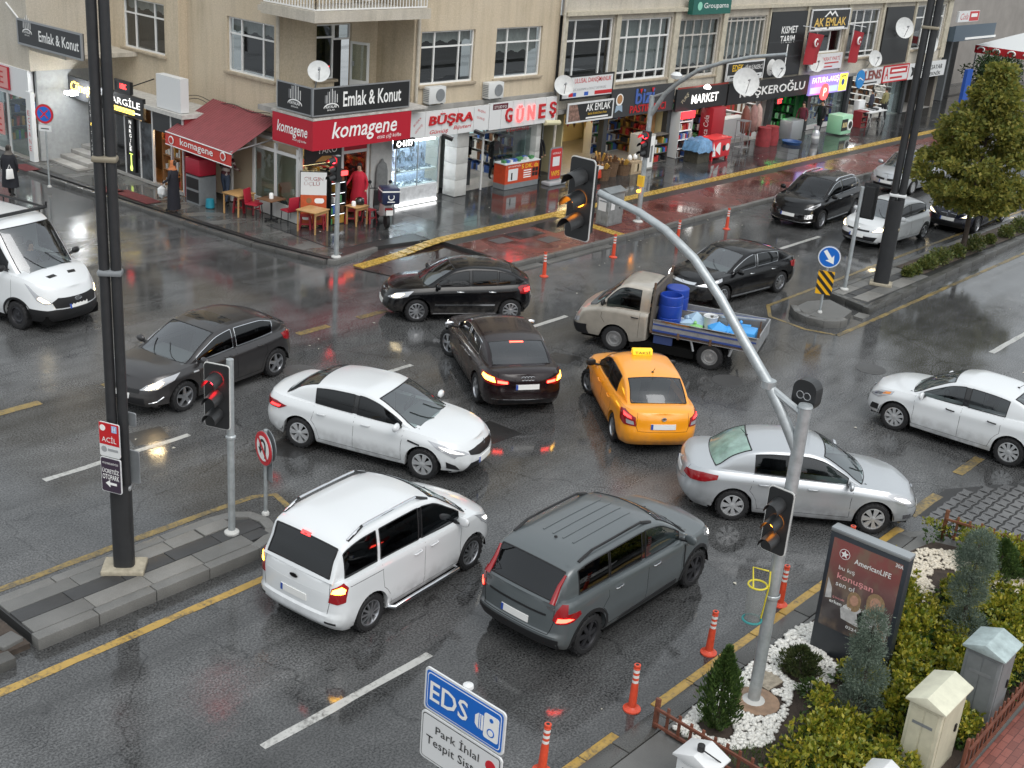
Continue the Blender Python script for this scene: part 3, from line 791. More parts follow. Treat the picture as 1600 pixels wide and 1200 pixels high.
def kerb(parent,pts,h,wd,m,L=.8,name='kerb_stone',inward=1):
 for i in range(len(pts)-1):
  a=Vector((*pts[i],0)); b_=Vector((*pts[i+1],0)); d=b_-a; n=max(1,round(d.length/L)); u=d.normalized(); nn=Vector((-u.y,u.x,0))*inward
  for k in range(n):
   p=a+d*(k/n)+u*.006; q=a+d*((k+1)/n)-u*.006; dz=random.uniform(-.006,.006)
   v= [p,q,q+nn*wd,p+nn*wd]
   MB().prism([(t.x,t.y)for t in v],(0,0,-.05),(1,0,0),(0,1,0),(0,0,h+.05+dz)).build(name,m,parent,bevel=.015)
ZP=.13
pav=tag(sheet('pavement',[(21.3,60),(21.62,43),(22.02,37.2),(22.7,29.1),(23.3,26.45),(25.3,26.75),(27.4,26.4),(27.4,23.17),(140,23.17),(140,31.5),(36,31.5),(27,34),(25.5,60)],ZP-.012,mat('bedding',(.03,.03,.03),.4),None,.12),kind='structure')
kerb(pav,[(21.45,43),(21.85,37.2),(22.53,29.1),(23.1,26.5)],ZP+.01,.17,M_KERBD,1.0,inward=-1)
kerb(pav,[(23.1,26.5),(23.25,26.3),(25.2,26.6)],ZP+.01,.15,M_KERB,.9,inward=1)
kerb(pav,[(27.4,23.0),(33,23.0),(60,23.0)],ZP+.02,.17,M_KERB,1.0); kerb(pav,[(60,23.0),(110,23.0)],ZP+.02,.17,M_KERB,10)
for x0,x1,nm in((26.5,28.4,0),(28.6,31.9,0)):
 sheet('gutter_stone',[(x0,22.72),(x1,22.72),(x1,22.98),(x0,22.98)],.03,M_KERB,pav,.03)
sheet('paver_band',[(27.45,23.17),(64,23.17),(64,25.5),(27.45,25.5)],ZP-.004,M_REDPAV,pav)
sheet('paver_ramp',[(23.45,25.75),(24.2,23.5),(27.35,22.95),(27.35,26.35),(25.3,26.7)],.02,wetmat('ramp_pavers',(.045,.030,.028),(.10,.062,.055),60,.35,.38,.62,.34,.06,.2,stretch=(.6,.6,1),brick=(.2,.1,.006)),pav)
slm=MB().box((-.395,-.395,-.04),(.395,.395,0)).mesh('paving_slab'); slmb=slm.copy(); slm.materials.append(M_SLAB); slmb.materials.append(M_SLABB)
def slab(x,y,z,dark):
 link('paving_slab',slmb if dark else slm,None,pav,(x,y,z+random.uniform(-.003,.003)),(random.uniform(-.002,.002),random.uniform(-.002,.002),0))
cnt=0
for i in range(0,56):
 x=24.0+i*.8+.4
 for j in range(5):
  y=26.55+j*.8+.22
  if y>30.1 or x>57:continue
  if x<27 and y<27.1:continue
  dk=random.random()< (.62 if 31.5<x<36 else .3); slab(x,y,ZP,dk); cnt+=1
  if cnt>=230:break
sheet('pavement_beyond',[(56.8,26.35),(120,26.35),(120,31),(56.8,31)],ZP-.004,wetmat('slabs_far',(.04,.042,.043),(.085,.086,.085),100,.35,.25,.6,.3,.06,.15,stretch=(.5,.5,1),brick=(.8,.8,.01)),pav)
sheet('corner_floor',[(22.05,43),(22.2,37.2),(22.85,29.1),(23.4,26.7),(23.95,26.75),(23.95,30.4),(24.9,30.4),(24.2,43)],ZP-.004,wetmat('corner_screed',(.085,.085,.08),(.17,.168,.16),60,.3,.36,.52,.5,.1,.2,stretch=(.35,.8,1),big=1.1),pav)
tcm=MB().box((-.19,-.19,-.02),(.19,.19,.004));
for k in(-.12,-.04,.04,.12):tcm.box((-.17,k-.015,.004),(.17,k+.015,.010))
tcm=tcm.mesh('tactile_tile'); tcm.materials.append(M_TACT)
x=23.8; k=0
while x<75:
 y=26.18 if x>27.6 else lerp(25.75,26.18,(x-23.8)/3.8); z=ZP+.006 if x>27.2 else .035+.1*smooth01((x-25)/2.2)
 link('tactile_tile',tcm,None,pav,(x,y,z),(0,0,random.uniform(-.01,.01)+(.11 if x<27.6 else 0))); x+=.4; k+=1
for j in range(7):link('tactile_tile',tcm,None,pav,(33.05-.02*j,25.78-j*.4,ZP+.006),(0,0,pi/2))
for x0,x1,y0,y1 in((31.2,33.0,24.6,25.7),(29.6,30.9,24.75,25.45)):sheet('inset_slab',[(x0,y0),(x1,y0),(x1,y1),(x0,y1)],ZP+.002,M_SLABB,pav)
for x,y in((30.4,24.2),(29.0,25.0)):
 sheet('access_cover',[(x-.35,y-.25),(x+.35,y-.25),(x+.35,y+.25),(x-.35,y+.25)],ZP+.008,M_IRON,pav,.01)
for(px,py),w_ in(((205,305),1.3),((225,312),1.1),((40,262),1.0),((172,297),.9)):
 p=G(px,py,ZP); o=MB().box((-.28,-w_/2,0),(.28,w_/2,.012+.006*(px==225))).build('doormat',mat('doormat_red',(.10,.02,.022),.9,var=.2),None,loc=(p.x,p.y,ZP+.003)); tag(o,{205:'dark red mat outside the hookah shop, nearest the lamp post',225:'dark red mat in front of the lit wooden shelf',40:'small dark red mat at the pharmacy door',172:'mat behind the left lamp post'}[px],'mat')
ZL=.20
medL=tag(sheet('median_strip',[(7.42,14.75),(11.3,14.75),(11.85,15.05),(11.95,15.45),(11.4,15.8),(7.42,15.8)],ZL-.03,mat('bedding',()),None,.17),kind='structure')
kerb(medL,[(7.40,14.56),(11.35,14.56),(11.75,14.68),(12.03,14.95),(12.12,15.3),(12.05,15.65),(11.75,15.9),(11.35,15.97),(7.40,15.97)],ZL,.20,M_KERB,.98)
def slabs(parent,xs,ys,z,m):
 for i in range(len(xs)-1):
  for j in range(len(ys)-1):
   MB().box((xs[i]+.005,ys[j]+.005,z-.05),(xs[i+1]-.005,ys[j+1]-.005,z+random.uniform(-.004,.004))).build('stone_slab',m if not isinstance(m,(list,tuple))else random.choice(m),parent,bevel=.008)
slabs(medL,[7.45,8.45,9.45,10.4,11.4],[14.76,15.12],ZL,[M_SLABL,M_SLABM]); slabs(medL,[7.45,8.6,9.7,10.3,10.9],[15.46,15.77],ZL,[M_SLABL,M_SLABM,M_SLABL]); slabs(medL,[7.45,8.3,9.2,10.1,11.0,11.85],[15.12,15.46],ZL,M_SLABD)
slabs(medL,[10.92,11.5],[15.46,15.77],ZL+.012,M_SLABL); slabs(medL,[11.4,11.8],[14.85,15.12],ZL,M_SLABD)
old=tag(sheet('old_median',[(-10,14.7),(7.35,14.7),(7.35,15.95),(-10,15.95)],.09,mat('brown_soil',(.06,.045,.035),.8,var=.4,bump=.6),None,.09),kind='structure')
kerb(old,[(-6,14.42),(7.0,14.42)],.15,.24,M_KERBD,.9); kerb(old,[(7.3,16.0),(-6,16.0)],.14,.2,M_KERBD,.9)
MB().prism([(0,0),(.34,.06),(.30,.34),(-.05,.28)],(6.98,14.75,.03),(1,0,0),(0,1,0),(0,0,.12)).build('loose_block',M_SLABM,old,bevel=.02)
ZR=.20
medR=tag(sheet('median_strip',[(32.75,14.25),(33.0,15.62),(120,15.62),(120,14.5),(46,14.5)],ZR-.02,mat('bedding',()),None,.18),kind='structure'); medR['label']='raised stone median with planting on the right'
kerb(medR,[(32.55,14.08),(46,14.38),(60,14.45)],ZR,.22,M_KERBD,1.1); kerb(medR,[(60,14.45),(120,14.5)],ZR,.22,M_KERBD,8); kerb(medR,[(60,15.8),(33.0,15.78),(32.55,14.08)],ZR,.2,M_KERBD,1.1); kerb(medR,[(120,15.8),(60,15.8)],ZR,.2,M_KERBD,8)
slabs(medR,[33.1,34.2,35.3,36.4,37.3],[14.42,14.9],ZR,[M_SLABM,M_SLABL]); slabs(medR,[33.4,34.3,35.3,36.4,37.3],[14.9,15.2],ZR,M_SLABD); slabs(medR,[33.1,34.2,35.3,36.4,37.3],[15.2,15.56],ZR,[M_SLABM,M_SLABL])
sheet('planting_bed',[(37.4,14.62),(120,14.72),(120,15.58),(37.4,15.58)],ZR-.002,mat('bed_soil',(.055,.042,.032),.85,var=.5,bump=.8),medR)
isl=tag(sheet('traffic_island',[(30.55,14.35),(31.0,14.12),(31.9,14.3),(32.3,15.2),(31.6,15.55),(30.9,15.5),(30.5,15.0)],ZR,M_SLABM,None,.2),kind='structure')
kerb(isl,[(30.85,15.68),(30.42,15.3),(30.25,14.85),(30.36,14.35),(30.75,14.03),(31.1,14.0)],ZR+.01,.2,M_KERB,.5,inward=1)
sheet('loose_slab',[(31.95,13.95),(32.45,14.0),(32.4,14.3),(31.95,14.25)],.05,M_SLABL,isl,.05)
kb=tag(sheet('near_footway',[(-30,7.2),(21.0,7.2),(21.15,6.9),(21.4,4.8),(21.4,-30),(-30,-30)],.10,M_SLABM,None,.10),kind='structure')
far_fw=tag(sheet('corner_footway',[(33.6,-30),(33.6,6.2),(34.6,7.2),(120,7.2),(120,-30)],.10,M_SLABM,None,.10),kind='structure'); kerb(far_fw,[(33.4,2),(33.4,6.2),(34.6,7.4),(44,7.4)],.12,.2,M_KERB,1.0,inward=-1)
kerb(kb,[(-2,7.52),(20.6,7.52)],.10,.3,M_KERBD,1.0,name='gutter_stone',inward=-1); kerb(kb,[(20.6,7.52),(21.1,7.2),(21.3,6.6),(21.5,4.9)],.10,.2,M_KERB,.6,inward=-1)
x= -1.0
while x<20.5:
 l=random.choice((.75,.9,1.0))
 if abs(x-11.9)>.2:
  MB().prism([(x+.012,7.55),(x+l-.012,7.55),(x+l-.012,7.72),(x+.012,7.72)],(0,0,-.03),(1,0,0),(0,1,0),(0,0,.045+random.uniform(-.004,.004))).build('yellow_kerb_block',M_YEL,kb,bevel=.008)
 x+=l
# ================================================================== buildings and shops
def stucco(name,col):
 m,n,b=nodes_of(name); L=n.links; g=nd(n,'ShaderNodeNewGeometry').outputs['Position']; mp=nd(n,'ShaderNodeMapping'); mp.inputs['Scale'].default_value= (2.6,2.6,.22); L.new(g,mp.inputs['Vector'])
 st_=maprange(n,noise(n,mp.outputs[0],1.0,5,.65),.45,.72,0,.55); ptc=maprange(n,noise(n,g,.7,4,.6),.35,.7,0,.5); gr=maprange(n,noise(n,g,22,3,.7),.3,.7,.82,1.12)
 c=mixc(n,st_,col,tuple(q*.55 for q in col)); c=mixc(n,ptc,c,(col[0]*1.12,col[1]*1.15,col[2]*1.25)); vm=nd(n,'ShaderNodeVectorMath',operation='SCALE'); L.new(c,vm.inputs[0]); L.new(gr,vm.inputs['Scale']); L.new(vm.outputs[0],b.inputs['Base Color']); b.inputs['Roughness'].default_value=.85
 bp=nd(n,'ShaderNodeBump'); bp.inputs['Strength'].default_value=.5; bp.inputs['Distance'].default_value=.02; L.new(noise(n,g,38,3,.6),bp.inputs['Height']); L.new(bp.outputs[0],b.inputs['Normal']); return m
M_STUCCO=stucco('stucco_beige',(.54,.452,.325)); M_STUCCO2=stucco('stucco_pale',(.49,.445,.365))
M_STONEG=mat('stone_grey',(.30,.29,.27),.7,var=.2,vscale=2)
M_PVC=mat('white_upvc',(.72,.72,.70),.4)
M_PVCD=mat('old_frame',(.48,.46,.42),.6,var=.2)
M_SILL=mat('sill_stone',(.36,.30,.22),.75,var=.2)
M_PANE=glassmat('house_pane',(.56,.60,.60),.01,1.9)
M_SHOPGL=glassmat('shop_glass',(.72,.78,.78),.01)
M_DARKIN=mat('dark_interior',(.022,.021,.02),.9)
M_CURT=mat('lace_curtain',(.46,.46,.44),.9,var=.12)
M_BLIND=mat('vertical_blind',(.36,.38,.37),.8,var=.2,vscale=3)
M_ALU=mat('aluminium_grey',(.36,.37,.38),.4,.6)
M_GREYP=mat('painted_grey',(.22,.235,.245),.5,.2,var=.1)
M_BOARD=mat('sign_black',(.016,.017,.018),.4)
M_BOARDG=mat('sign_charcoal',(.035,.037,.04),.45)
M_BRED=mat('sign_red',(.42,.012,.028),.38)
M_BWHITE=mat('sign_white',(.66,.67,.67),.4)
M_INKW=mat('ink_white',(.82,.82,.80),.5); M_INKK=mat('ink_black',(.015,.015,.016),.5); M_INKR=mat('ink_red',(.50,.015,.02),.4); M_INKY=mat('ink_yellow',(.80,.50,.04),.5); M_INKB=mat('ink_blue',(.03,.10,.42),.5); M_INKG=mat('ink_grey',(.30,.31,.32),.5)
M_LITW=glow('lit_white',(1,.98,.94),.8); M_LITR=glow('lit_red',(1,.05,.05),2.2); M_LITRED=glow('lit_red_strong',(1,.03,.03),6.0); M_LITY=glow('lit_yellow',(1,.72,.12),2.0)
M_TUBE=glow('shop_tube',(1,.97,.92),26.0); M_TUBEW=glow('shop_lamp_warm',(1,.74,.38),22.0); M_TUBEC=glow('shop_lamp_cool',(.86,.94,1),26.0); M_TUBEG=glow('shop_lamp_green',(.10,1,.22),9.0)
UX,UZ=Vector((1,0,0)),Vector((0,0,1))
class Fac:
 def __init__(s,o,u,n):s.o=Vector(o); s.u=Vector(u); s.n=Vector(n)
 def P(s,u,z,d=0.):return s.o+s.u*u+s.n*d+Vector((0,0,z))
 def box(s,b,u0,u1,z0,z1,d0,d1):
  v= [s.P(u,z,d)for d in(d0,d1)for u,z in((u0,z0),(u1,z0),(u1,z1),(u0,z1))]
  b.add(v,[(0,3,2,1),(4,5,6,7),(0,1,5,4),(1,2,6,5),(2,3,7,6),(3,0,4,7)]); return b
 def px(s,x,y,d=0.):
  """pixel -> (u, z) on the plane at depth d"""
  r=ray(x,y); p0=s.o+s.n*d; t= (s.n.dot(p0-Vector((0,0,CAM_Z))))/s.n.dot(r); q=Vector((0,0,CAM_Z))+r*t
  return(q-s.o).dot(s.u),q.z
 def wall(s,name,m,parent,u0,u1,z0,z1,holes,depth=.14):
  us=sorted({u0,u1,*[h[0]for h in holes],*[h[1]for h in holes]}); zs=sorted({z0,z1,*[h[2]for h in holes],*[h[3]for h in holes]}); b=MB()
  for i in range(len(us)-1):
   for j in range(len(zs)-1):
    uc,zc= (us[i]+us[i+1])/2,(zs[j]+zs[j+1])/2
    if any(h[0]<uc<h[1]and h[2]<zc<h[3]for h in holes):continue
    b.add([s.P(us[i],zs[j]),s.P(us[i+1],zs[j]),s.P(us[i+1],zs[j+1]),s.P(us[i],zs[j+1])],[(0,1,2,3)])
  for a,c,e,f in holes:
   for(p,q)in(((a,e),(c,e)),((c,e),(c,f)),((c,f),(a,f)),((a,f),(a,e))):
    b.add([s.P(*p),s.P(*q),s.P(*q,-depth),s.P(*p,-depth)],[(0,1,2,3)])
  return b.build(name,m,parent)
 def window(s,parent,u0,u1,z0,z1,vs=(.27,.73),hz=.70,fm=None,rec=-.10,curtain=None,pane=None,fw=.055,sill=True,vtop=None,low=None,name='window'):
  """framed window: vs = mullions (fraction), hz = transom height fraction"""
  fm=fm or M_PVC; b=MB(); W_,H_=u1-u0,z1-z0; d0,d1=rec-.05,rec+.02
  for a,c,e,f in((u0,u1,z0,z0+fw),(u0,u1,z1-fw,z1),(u0,u0+fw,z0+fw,z1-fw),(u1-fw,u1,z0+fw,z1-fw)):s.box(b,a,c,e,f,d0,d1)
  zt=z0+H_*hz if hz else None; zl=z0+H_*low if low else None
  cuts= [u0+W_*v for v in vs]
  for c in cuts:s.box(b,c-fw*.45,c+fw*.45,z0+fw,z1-fw,d0,d1-.004)
  for zz in(zt,zl):
   if zz:s.box(b,u0+fw,u1-fw,zz-fw*.45,zz+fw*.45,d0,d1-.002)
  w_=b.build(name,fm,parent)
  ze= [z0+fw*.5]+([zl]if zl else[])+([zt]if zt else[])+[z1-fw*.5]; ue= [u0+fw*.5]+cuts+[u1-fw*.5]
  for i in range(len(ue)-1):
   for j in range(len(ze)-1):
    MB().add([s.P(ue[i],ze[j],rec-.03),s.P(ue[i+1],ze[j],rec-.03),s.P(ue[i+1],ze[j+1],rec-.03),s.P(ue[i],ze[j+1],rec-.03)],[(0,1,2,3)]).build('pane',pane or M_PANE,w_)
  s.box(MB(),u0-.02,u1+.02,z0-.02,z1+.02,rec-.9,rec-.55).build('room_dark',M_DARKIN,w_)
  if curtain:
   frac,mm=curtain[0],curtain[1]if len(curtain)>1 else M_CURT; q=MB(); n=int(W_/.09)
   for i in range(n):
    a,c=u0+W_*i/n,u0+W_*(i+1)/n; da,dc=rec-.16-.03*(i%2),rec-.16-.03*((i+1)%2); za=z1-H_*frac-.05*sin(i*.9)-.03*random.random(); zc=z1-H_*frac-.05*sin((i+1)*.9)
    q.add([s.P(a,za,da),s.P(c,zc,dc),s.P(c,z1,dc),s.P(a,z1,da)],[(0,1,2,3)])
   q.build('curtain',mm,w_)
  if sill:s.box(MB(),u0-.10,u1+.10,z0-.09,z0-.005,-.12,.09).build('sill',M_SILL,w_,bevel=.008)
  return w_
 def sign(s,name,label,u0,u1,z0,z1,m,d=.0,th=.12,frame=None,cat='sign',group=None,fr=.05):
  t=thing(name,label,cat,s.P((u0+u1)/2,z0,d),0,group); inv=Matrix.Translation(-s.P((u0+u1)/2,z0,d))
  o=s.box(MB(),u0,u1,z0,z1,d,d+th).build('board',m,t); o.matrix_parent_inverse=inv
  if frame:
   b=MB()
   for a,c,e,f in((u0-fr*.3,u1+fr*.3,z1-fr,z1+fr*.3),(u0-fr*.3,u1+fr*.3,z0-fr*.3,z0+fr),(u0-fr*.3,u0+fr,z0+fr,z1-fr),(u1-fr,u1+fr*.3,z0+fr,z1-fr)):s.box(b,a,c,e,f,d+th*.5,d+th+.012)
   f_=b.build('frame',frame,t); f_.matrix_parent_inverse=inv
  s.cur= (t,inv,d+th); return t
 def txt(s,body,uc,zc,w_,h_,m,name='lettering',ext=0.,shear=0.,bold=0.,tilt=0.,dd=0.):
  t,inv,d=s.cur; u=s.u*cos(tilt)+Vector((0,0,1))*sin(tilt); v=Vector((0,0,1))*cos(tilt)-s.u*sin(tilt)
  o=text(body,s.P(uc,zc,d+dd),u,v,w_,h_,m,t,name,ext,shear,bold)
  if o:o.matrix_parent_inverse=inv
  return o
 def art(s,poly,m,name='emblem',th=.006,dd=0.):
  t,inv,d=s.cur; b=MB(); o0=s.P(0,0,d+dd); b.prism(poly,o0,s.u,UZ,s.n*th); o=b.build(name,m,t); o.matrix_parent_inverse=inv; return o
def R4(a,b,c,d):return[(a,c),(b,c),(b,d),(a,d)]
FM=Fac((0,30,0),(1,0,0),(0,-1,0))
FS=Fac((25.5,0,0),(0,-1,0),(-1,0,0))
FB=Fac((0,29.85,0),(1,0,0),(0,-1,0))
def part(parent,b,name,m,**k):return b.build(name,m,parent,**k)
def dish(label,p,r,aim,wallp,m=None):
 t=thing('satellite_dish',label,'satellite dish',p,0,'satellite dishes on the fronts'); aim=Vector(aim).normalized(); q=aim.to_track_quat('Z','Y')
 prof= [(r*f,r*.25*f*f)for f in(0,.25,.5,.75,.92,1)]; b=MB().lathe(prof,26,cap=False)
 o=b.build('reflector',m or mat('dish_white',(.60,.61,.60),.5,var=.1),t,smooth=60); o.rotation_euler=q.to_euler()
 f=q@Vector((0,0,r*.95)); e=q@Vector((0,-r*.8,r*.2))
 MB().tube([e,f],.015,6).build('feed_arm',M_ALU,t); MB().tube([f,f-aim*.14],.04,8).build('feed_horn',M_GREYP,t)
 w_=Vector(wallp)-Vector(p); MB().tube([(0,0,0),w_*.5+Vector((0,0,-.1)),w_],.025,6).build('bracket',M_ALU,t)
 MB().tube([w_*.5+Vector((0,0,-.1)),w_+Vector((.15,0,-.35))],.018,6).build('strut',M_ALU,t)
blk=thing('apartment_building','beige corner apartment block with shops along its ground floor','building',(0,0,0))
Wn= [(30.05,32.65,4.10,5.85),(33.75,36.25,4.10,5.85)]
holes= [];
for k in range(3):holes+= [(a,b,e+3.05*k,f+3.05*k)for a,b,e,f in Wn]
FM.wall('wall',M_STUCCO,blk,29.7,37.2,3.0,13.2,holes,.18)
for i,(a,b,e,f)in enumerate(holes):FM.window(blk,a,b,e,f,curtain=[(.22,),(.50,),None,(.3,),None,(.4,)][i])
Ws= [(-34.35,-31.95,4.22,5.95)]; hs_= [(a,b,e+3.05*k,f+3.05*k)for k in range(3)for a,b,e,f in Ws]
FS.wall('wall',M_STUCCO,blk,-36.55,-31.75,2.6,13.2,hs_,.18)
for i,(a,b,e,f)in enumerate(hs_):FS.window(blk,a,b,e,f,curtain=[(.25,),None,(.4,)][i])
FS2=Fac((25.15,0,0),(0,-1,0),(-1,0,0)); Ws2= [(-39.85,-37.35,4.25,5.95)]; hs2= [(a,b,e+3.05*k,f+3.05*k)for k in range(3)for a,b,e,f in Ws2]
FS2.wall('wall',M_STUCCO,blk,-41.3,-36.55,2.6,13.2,hs2,.18)
for i,(a,b,e,f)in enumerate(hs2):FS2.window(blk,a,b,e,f,curtain=[(.2,),(.35,),None][i])
MB().add([(25.15,36.55,2.6),(25.5,36.55,2.6),(25.5,36.55,13.2),(25.15,36.55,13.2)],[(0,1,2,3)]).build('wall_return',M_STUCCO,blk)
FS3=Fac((26.3,0,0),(0,-1,0),(-1,0,0)); hs3= [(-45.9,-44.6,4.4+3.05*k,6.0+3.05*k)for k in range(3)]+[(-43.6,-41.9,4.4+3.05*k,6.0+3.05*k)for k in range(3)]
FS3.wall('wall',M_STUCCO2,blk,-60,-41.3,3.3,13.2,hs3,.18)
for a,b,e,f in hs3:FS3.window(blk,a,b,e,f,vs=(.5,))
MB().add([(25.15,41.3,2.6),(26.3,41.3,2.6),(26.3,41.3,13.2),(25.15,41.3,13.2)],[(0,1,2,3)]).build('wall_return',M_STUCCO,blk)
FL=Fac((0,31.75,0),(1,0,0),(0,-1,0))
du0,dz1=FL.px(523,46); du1,_=FL.px(592,42)
lh= [(27.05,28.55,3.65+3.05*k,5.95+3.05*k)for k in range(3)]
FL.wall('wall',M_STUCCO,blk,25.5,29.7,3.4,13.2,lh,.12)
for a,b,e,f in lh:
 FL.window(blk,a,a+.78,e+.55,f,vs=(),hz=.76,sill=True); FL.box(MB(),a,a+.78,e,e+.46,-.12,.0).build('wall_infill',M_STUCCO,blk)
 FL.window(blk,a+.78,b,e+1.78,f,vs=(),hz=None,sill=False,name='fanlight')
 dr=MB(); q=Fac(FL.P(b-.02,0,0),(.35,-.94,0),(-.94,-.35,0))
 for a_,c_,e_,f_ in((0,.07,e+.02,e+1.74),(.62,.69,e+.02,e+1.74),(.07,.62,e+.02,e+.5),(.07,.62,e+1.66,e+1.74)):q.box(dr,a_,c_,e_,f_,0,.05)
 d_=dr.build('balcony_door',M_PVC,blk); q.box(MB(),.07,.62,e+.5,e+1.66,.02,.03).build('pane',M_SHOPGL,d_); q.box(MB(),.10,.16,e+.95,e+1.1,.05,.09).build('handle',M_ALU,d_)
 FL.box(MB(),a+.79,b-.01,e,e+1.75,-.8,-.5).build('room_dark',M_DARKIN,blk)
MB().add([(29.7,30.0,3.0),(29.7,31.75,3.0),(29.7,31.75,13.2),(29.7,30.0,13.2)],[(0,1,2,3)]).build('wall_return',M_STUCCO,blk)
for k in range(4):
 z=3.42+3.02*k; b=MB().box((24.82,29.22,z),(29.55,31.9,z+.16)); b.build('balcony_slab',M_STONEG if k==0 else M_STUCCO2,blk)
 if k:
  MB().box((24.78,29.18,z-.06),(29.6,29.36,z+.26)).build('balcony_edge',M_STUCCO2,blk); MB().box((24.78,29.362,z-.058),(24.95,31.7,z+.258)).build('balcony_edge',M_STUCCO2,blk)
  zz=z+.30
  for(p,q)in(((24.9,29.28),(29.5,29.28)),((24.9,29.28),(24.9,31.7))):
   MB().obox((*p,zz),(*q,zz),.04,.04).build('rail',M_PVC,blk); MB().obox((*p,zz+.8),(*q,zz+.8),.05,.05).build('rail',M_PVC,blk)
   L_=hypot(q[0]-p[0],q[1]-p[1]); n=int(L_/.13)
   if k==1:
    for i in range(n+1):x,y=lerp(p[0],q[0],i/n),lerp(p[1],q[1],i/n); MB().box((x-.012,y-.012,zz+.02),(x+.012,y+.012,zz+.78)).build('baluster',M_PVC,blk)
MB().box((25.3,29.9,13.2),(37.2,45,13.4)).build('roof_slab',M_STONEG,blk)
MB().box((29.8,30.2,3.0),(37.1,30.24,3.1)).build('ledge',M_STONEG,blk)
for(x,y,n)in((25.38,31.62,0),(29.82,29.9,1),(37.15,29.75,2)):
 tag(MB().tube([(x,y,.2 if n==2 else 2.7),(x,y,13)],.055,8).build('downpipe',mat('pipe_cream',(.48,.44,.37),.6,var=.2),None),['cream downpipe on the side street corner above the red sign','cream downpipe between the balcony and the first main-street window','cream downpipe at the joint between the two blocks'][n],'pipe')
SC=ZP+.015
def room(parent,x0,x1,y0,depth,zc=2.5,floor=None,back=None,side=None,lamp=None,lamps=1,rows=1,ceil=None):
 f=floor or mat('shop_floor',(.32,.31,.29),.35,var=.15); bk=back or mat('shop_wall',(.50,.49,.46),.7); sd_=side or bk
 part(parent,MB().box((x0,y0,SC-.05),(x1,y0+depth,SC)),'shop_floor',f)
 part(parent,MB().box((x0,y0+depth,SC),(x1,y0+depth+.1,zc)),'shop_back_wall',bk)
 part(parent,MB().box((x0-.03,y0+.01,SC),(x0+.03,y0+depth,zc)),'shop_side_wall',sd_); part(parent,MB().box((x1-.03,y0+.01,SC),(x1+.03,y0+depth,zc)),'shop_side_wall',sd_)
 part(parent,MB().box((x0-.03,y0-.02,zc),(x1+.03,y0+depth+.1,zc+.1)),'shop_ceiling',ceil or mat('shop_ceiling',(.55,.55,.53),.8))
 if lamp:
  for j in range(rows):
   for i in range(lamps):
    cx=lerp(x0,x1,(i+.5)/lamps); cy=y0+depth*(j+.5)/rows
    part(parent,MB().cbox((cx,cy,zc-.03),(min(1.1,(x1-x0)/lamps*.7),.14,.04)),'ceiling_lamp',lamp)
def shelf(name,label,x0,x1,y0,y1,z0,z1,n,m,goods,cat='shelf',seed=1,fill=.8,gh=.7,lit=None):
 t=thing(name,label,cat,((x0+x1)/2,(y0+y1)/2,z0)); inv=Matrix.Translation((-(x0+x1)/2,-(y0+y1)/2,-z0)); R_=random.Random(seed)
 def ad(b,nm,mm):
  o=b.build(nm,mm,t); o.matrix_parent_inverse=inv; return o
 ad(MB().box((x0,y1-.03,z0),(x1,y1,z1)),'back_panel',m)
 for xx in(x0,x1-.03):ad(MB().box((xx,y0,z0),(xx+.03,y1-.031,z1)),'side_panel',m)
 G_= {}
 along_x=True
 for k in range(n+1):
  z=z0+(z1-z0-.03)*k/n; sh=ad(MB().box((x0+.031,y0,z),(x1-.031,y1-.032,z+.025)),'shelf_board',m)
  if lit and k:ad(MB().box((x0+.05,y0+.02,z-.02),(x1-.05,y0+.05,z-.004)),'shelf_light',lit)
  if k==n:break
  x=x0+.05; hgt= (z1-z0)/n
  while x<x1-.12:
   w_=R_.uniform(.06,.16)
   if R_.random()<fill:G_.setdefault(R_.choice(goods),MB()).box((x,y0+.03,z+.026),(min(x+w_,x1-.04),y1-.08,z+.026+hgt*gh*R_.uniform(.6,1)))
   x+=w_+.012
 for mm,b in G_.items():
  o=ad(b,'goods',mm); o['kind']='stuff'
 return t
GOODS= [mat('goods_'+n,c,.4)for n,c in(('red',(.40,.03,.03)),('amber',(.42,.24,.05)),('white',(.6,.6,.58)),('green',(.06,.22,.08)),('blue',(.05,.12,.38)),('brown',(.12,.06,.03)),('dark',(.03,.03,.035)))]
M_WOOD=mat('shelf_wood',(.33,.17,.07),.55,var=.2)
def sideshelf(label,x1,y0,y1,n,m,goods,seed,z1=2.25,lit=None,name='side_shelf'):
 w_= (y1-y0)/2; t=shelf(name,label,-w_,w_,-.2,.2,SC,z1,n,m,goods,'shelf',seed,.92,.8,lit); t.location= (x1-.24,(y0+y1)/2,SC); t.rotation_euler= (0,0,-pi/2); return t
M_PIER=mat('pier_marble',(.46,.46,.44),.4,var=.12,vscale=3)
for x0,x1 in((31.75,32.35),(36.05,36.30)):
 for k in range(4):part(blk,MB().box((x0,29.72,SC+.58*k+.004),(x1,30.3,SC+.58*(k+1)-.004)),'pier_stone',M_PIER,bevel=.006)
part(blk,MB().box((25.52,29.9,2.45),(37.2,34,3.42)),'first_floor_slab',M_STONEG)
M_CAFEW=mat('cafe_wall_red',(.24,.02,.025),.6)
room(blk,25.2,28.75,30.3,5.0,2.44,back=M_CAFEW,side=mat('cafe_wall_tan',(.50,.40,.28),.7),lamp=M_TUBEW,lamps=2,rows=3)
M_ALUW=mat('aluminium_white',(.55,.55,.54),.4)
FK=Fac((24.85,0,0),(0,-1,0),(-1,0,0))
for u0,u1 in((-30.02,-29.9),(-31.1,-31.0),(-32.2,-32.08),(-33.4,-33.3)):FK.box(MB(),u0,u1,SC,2.5,-.06,.02).build('shopfront_post',M_ALUW,blk)
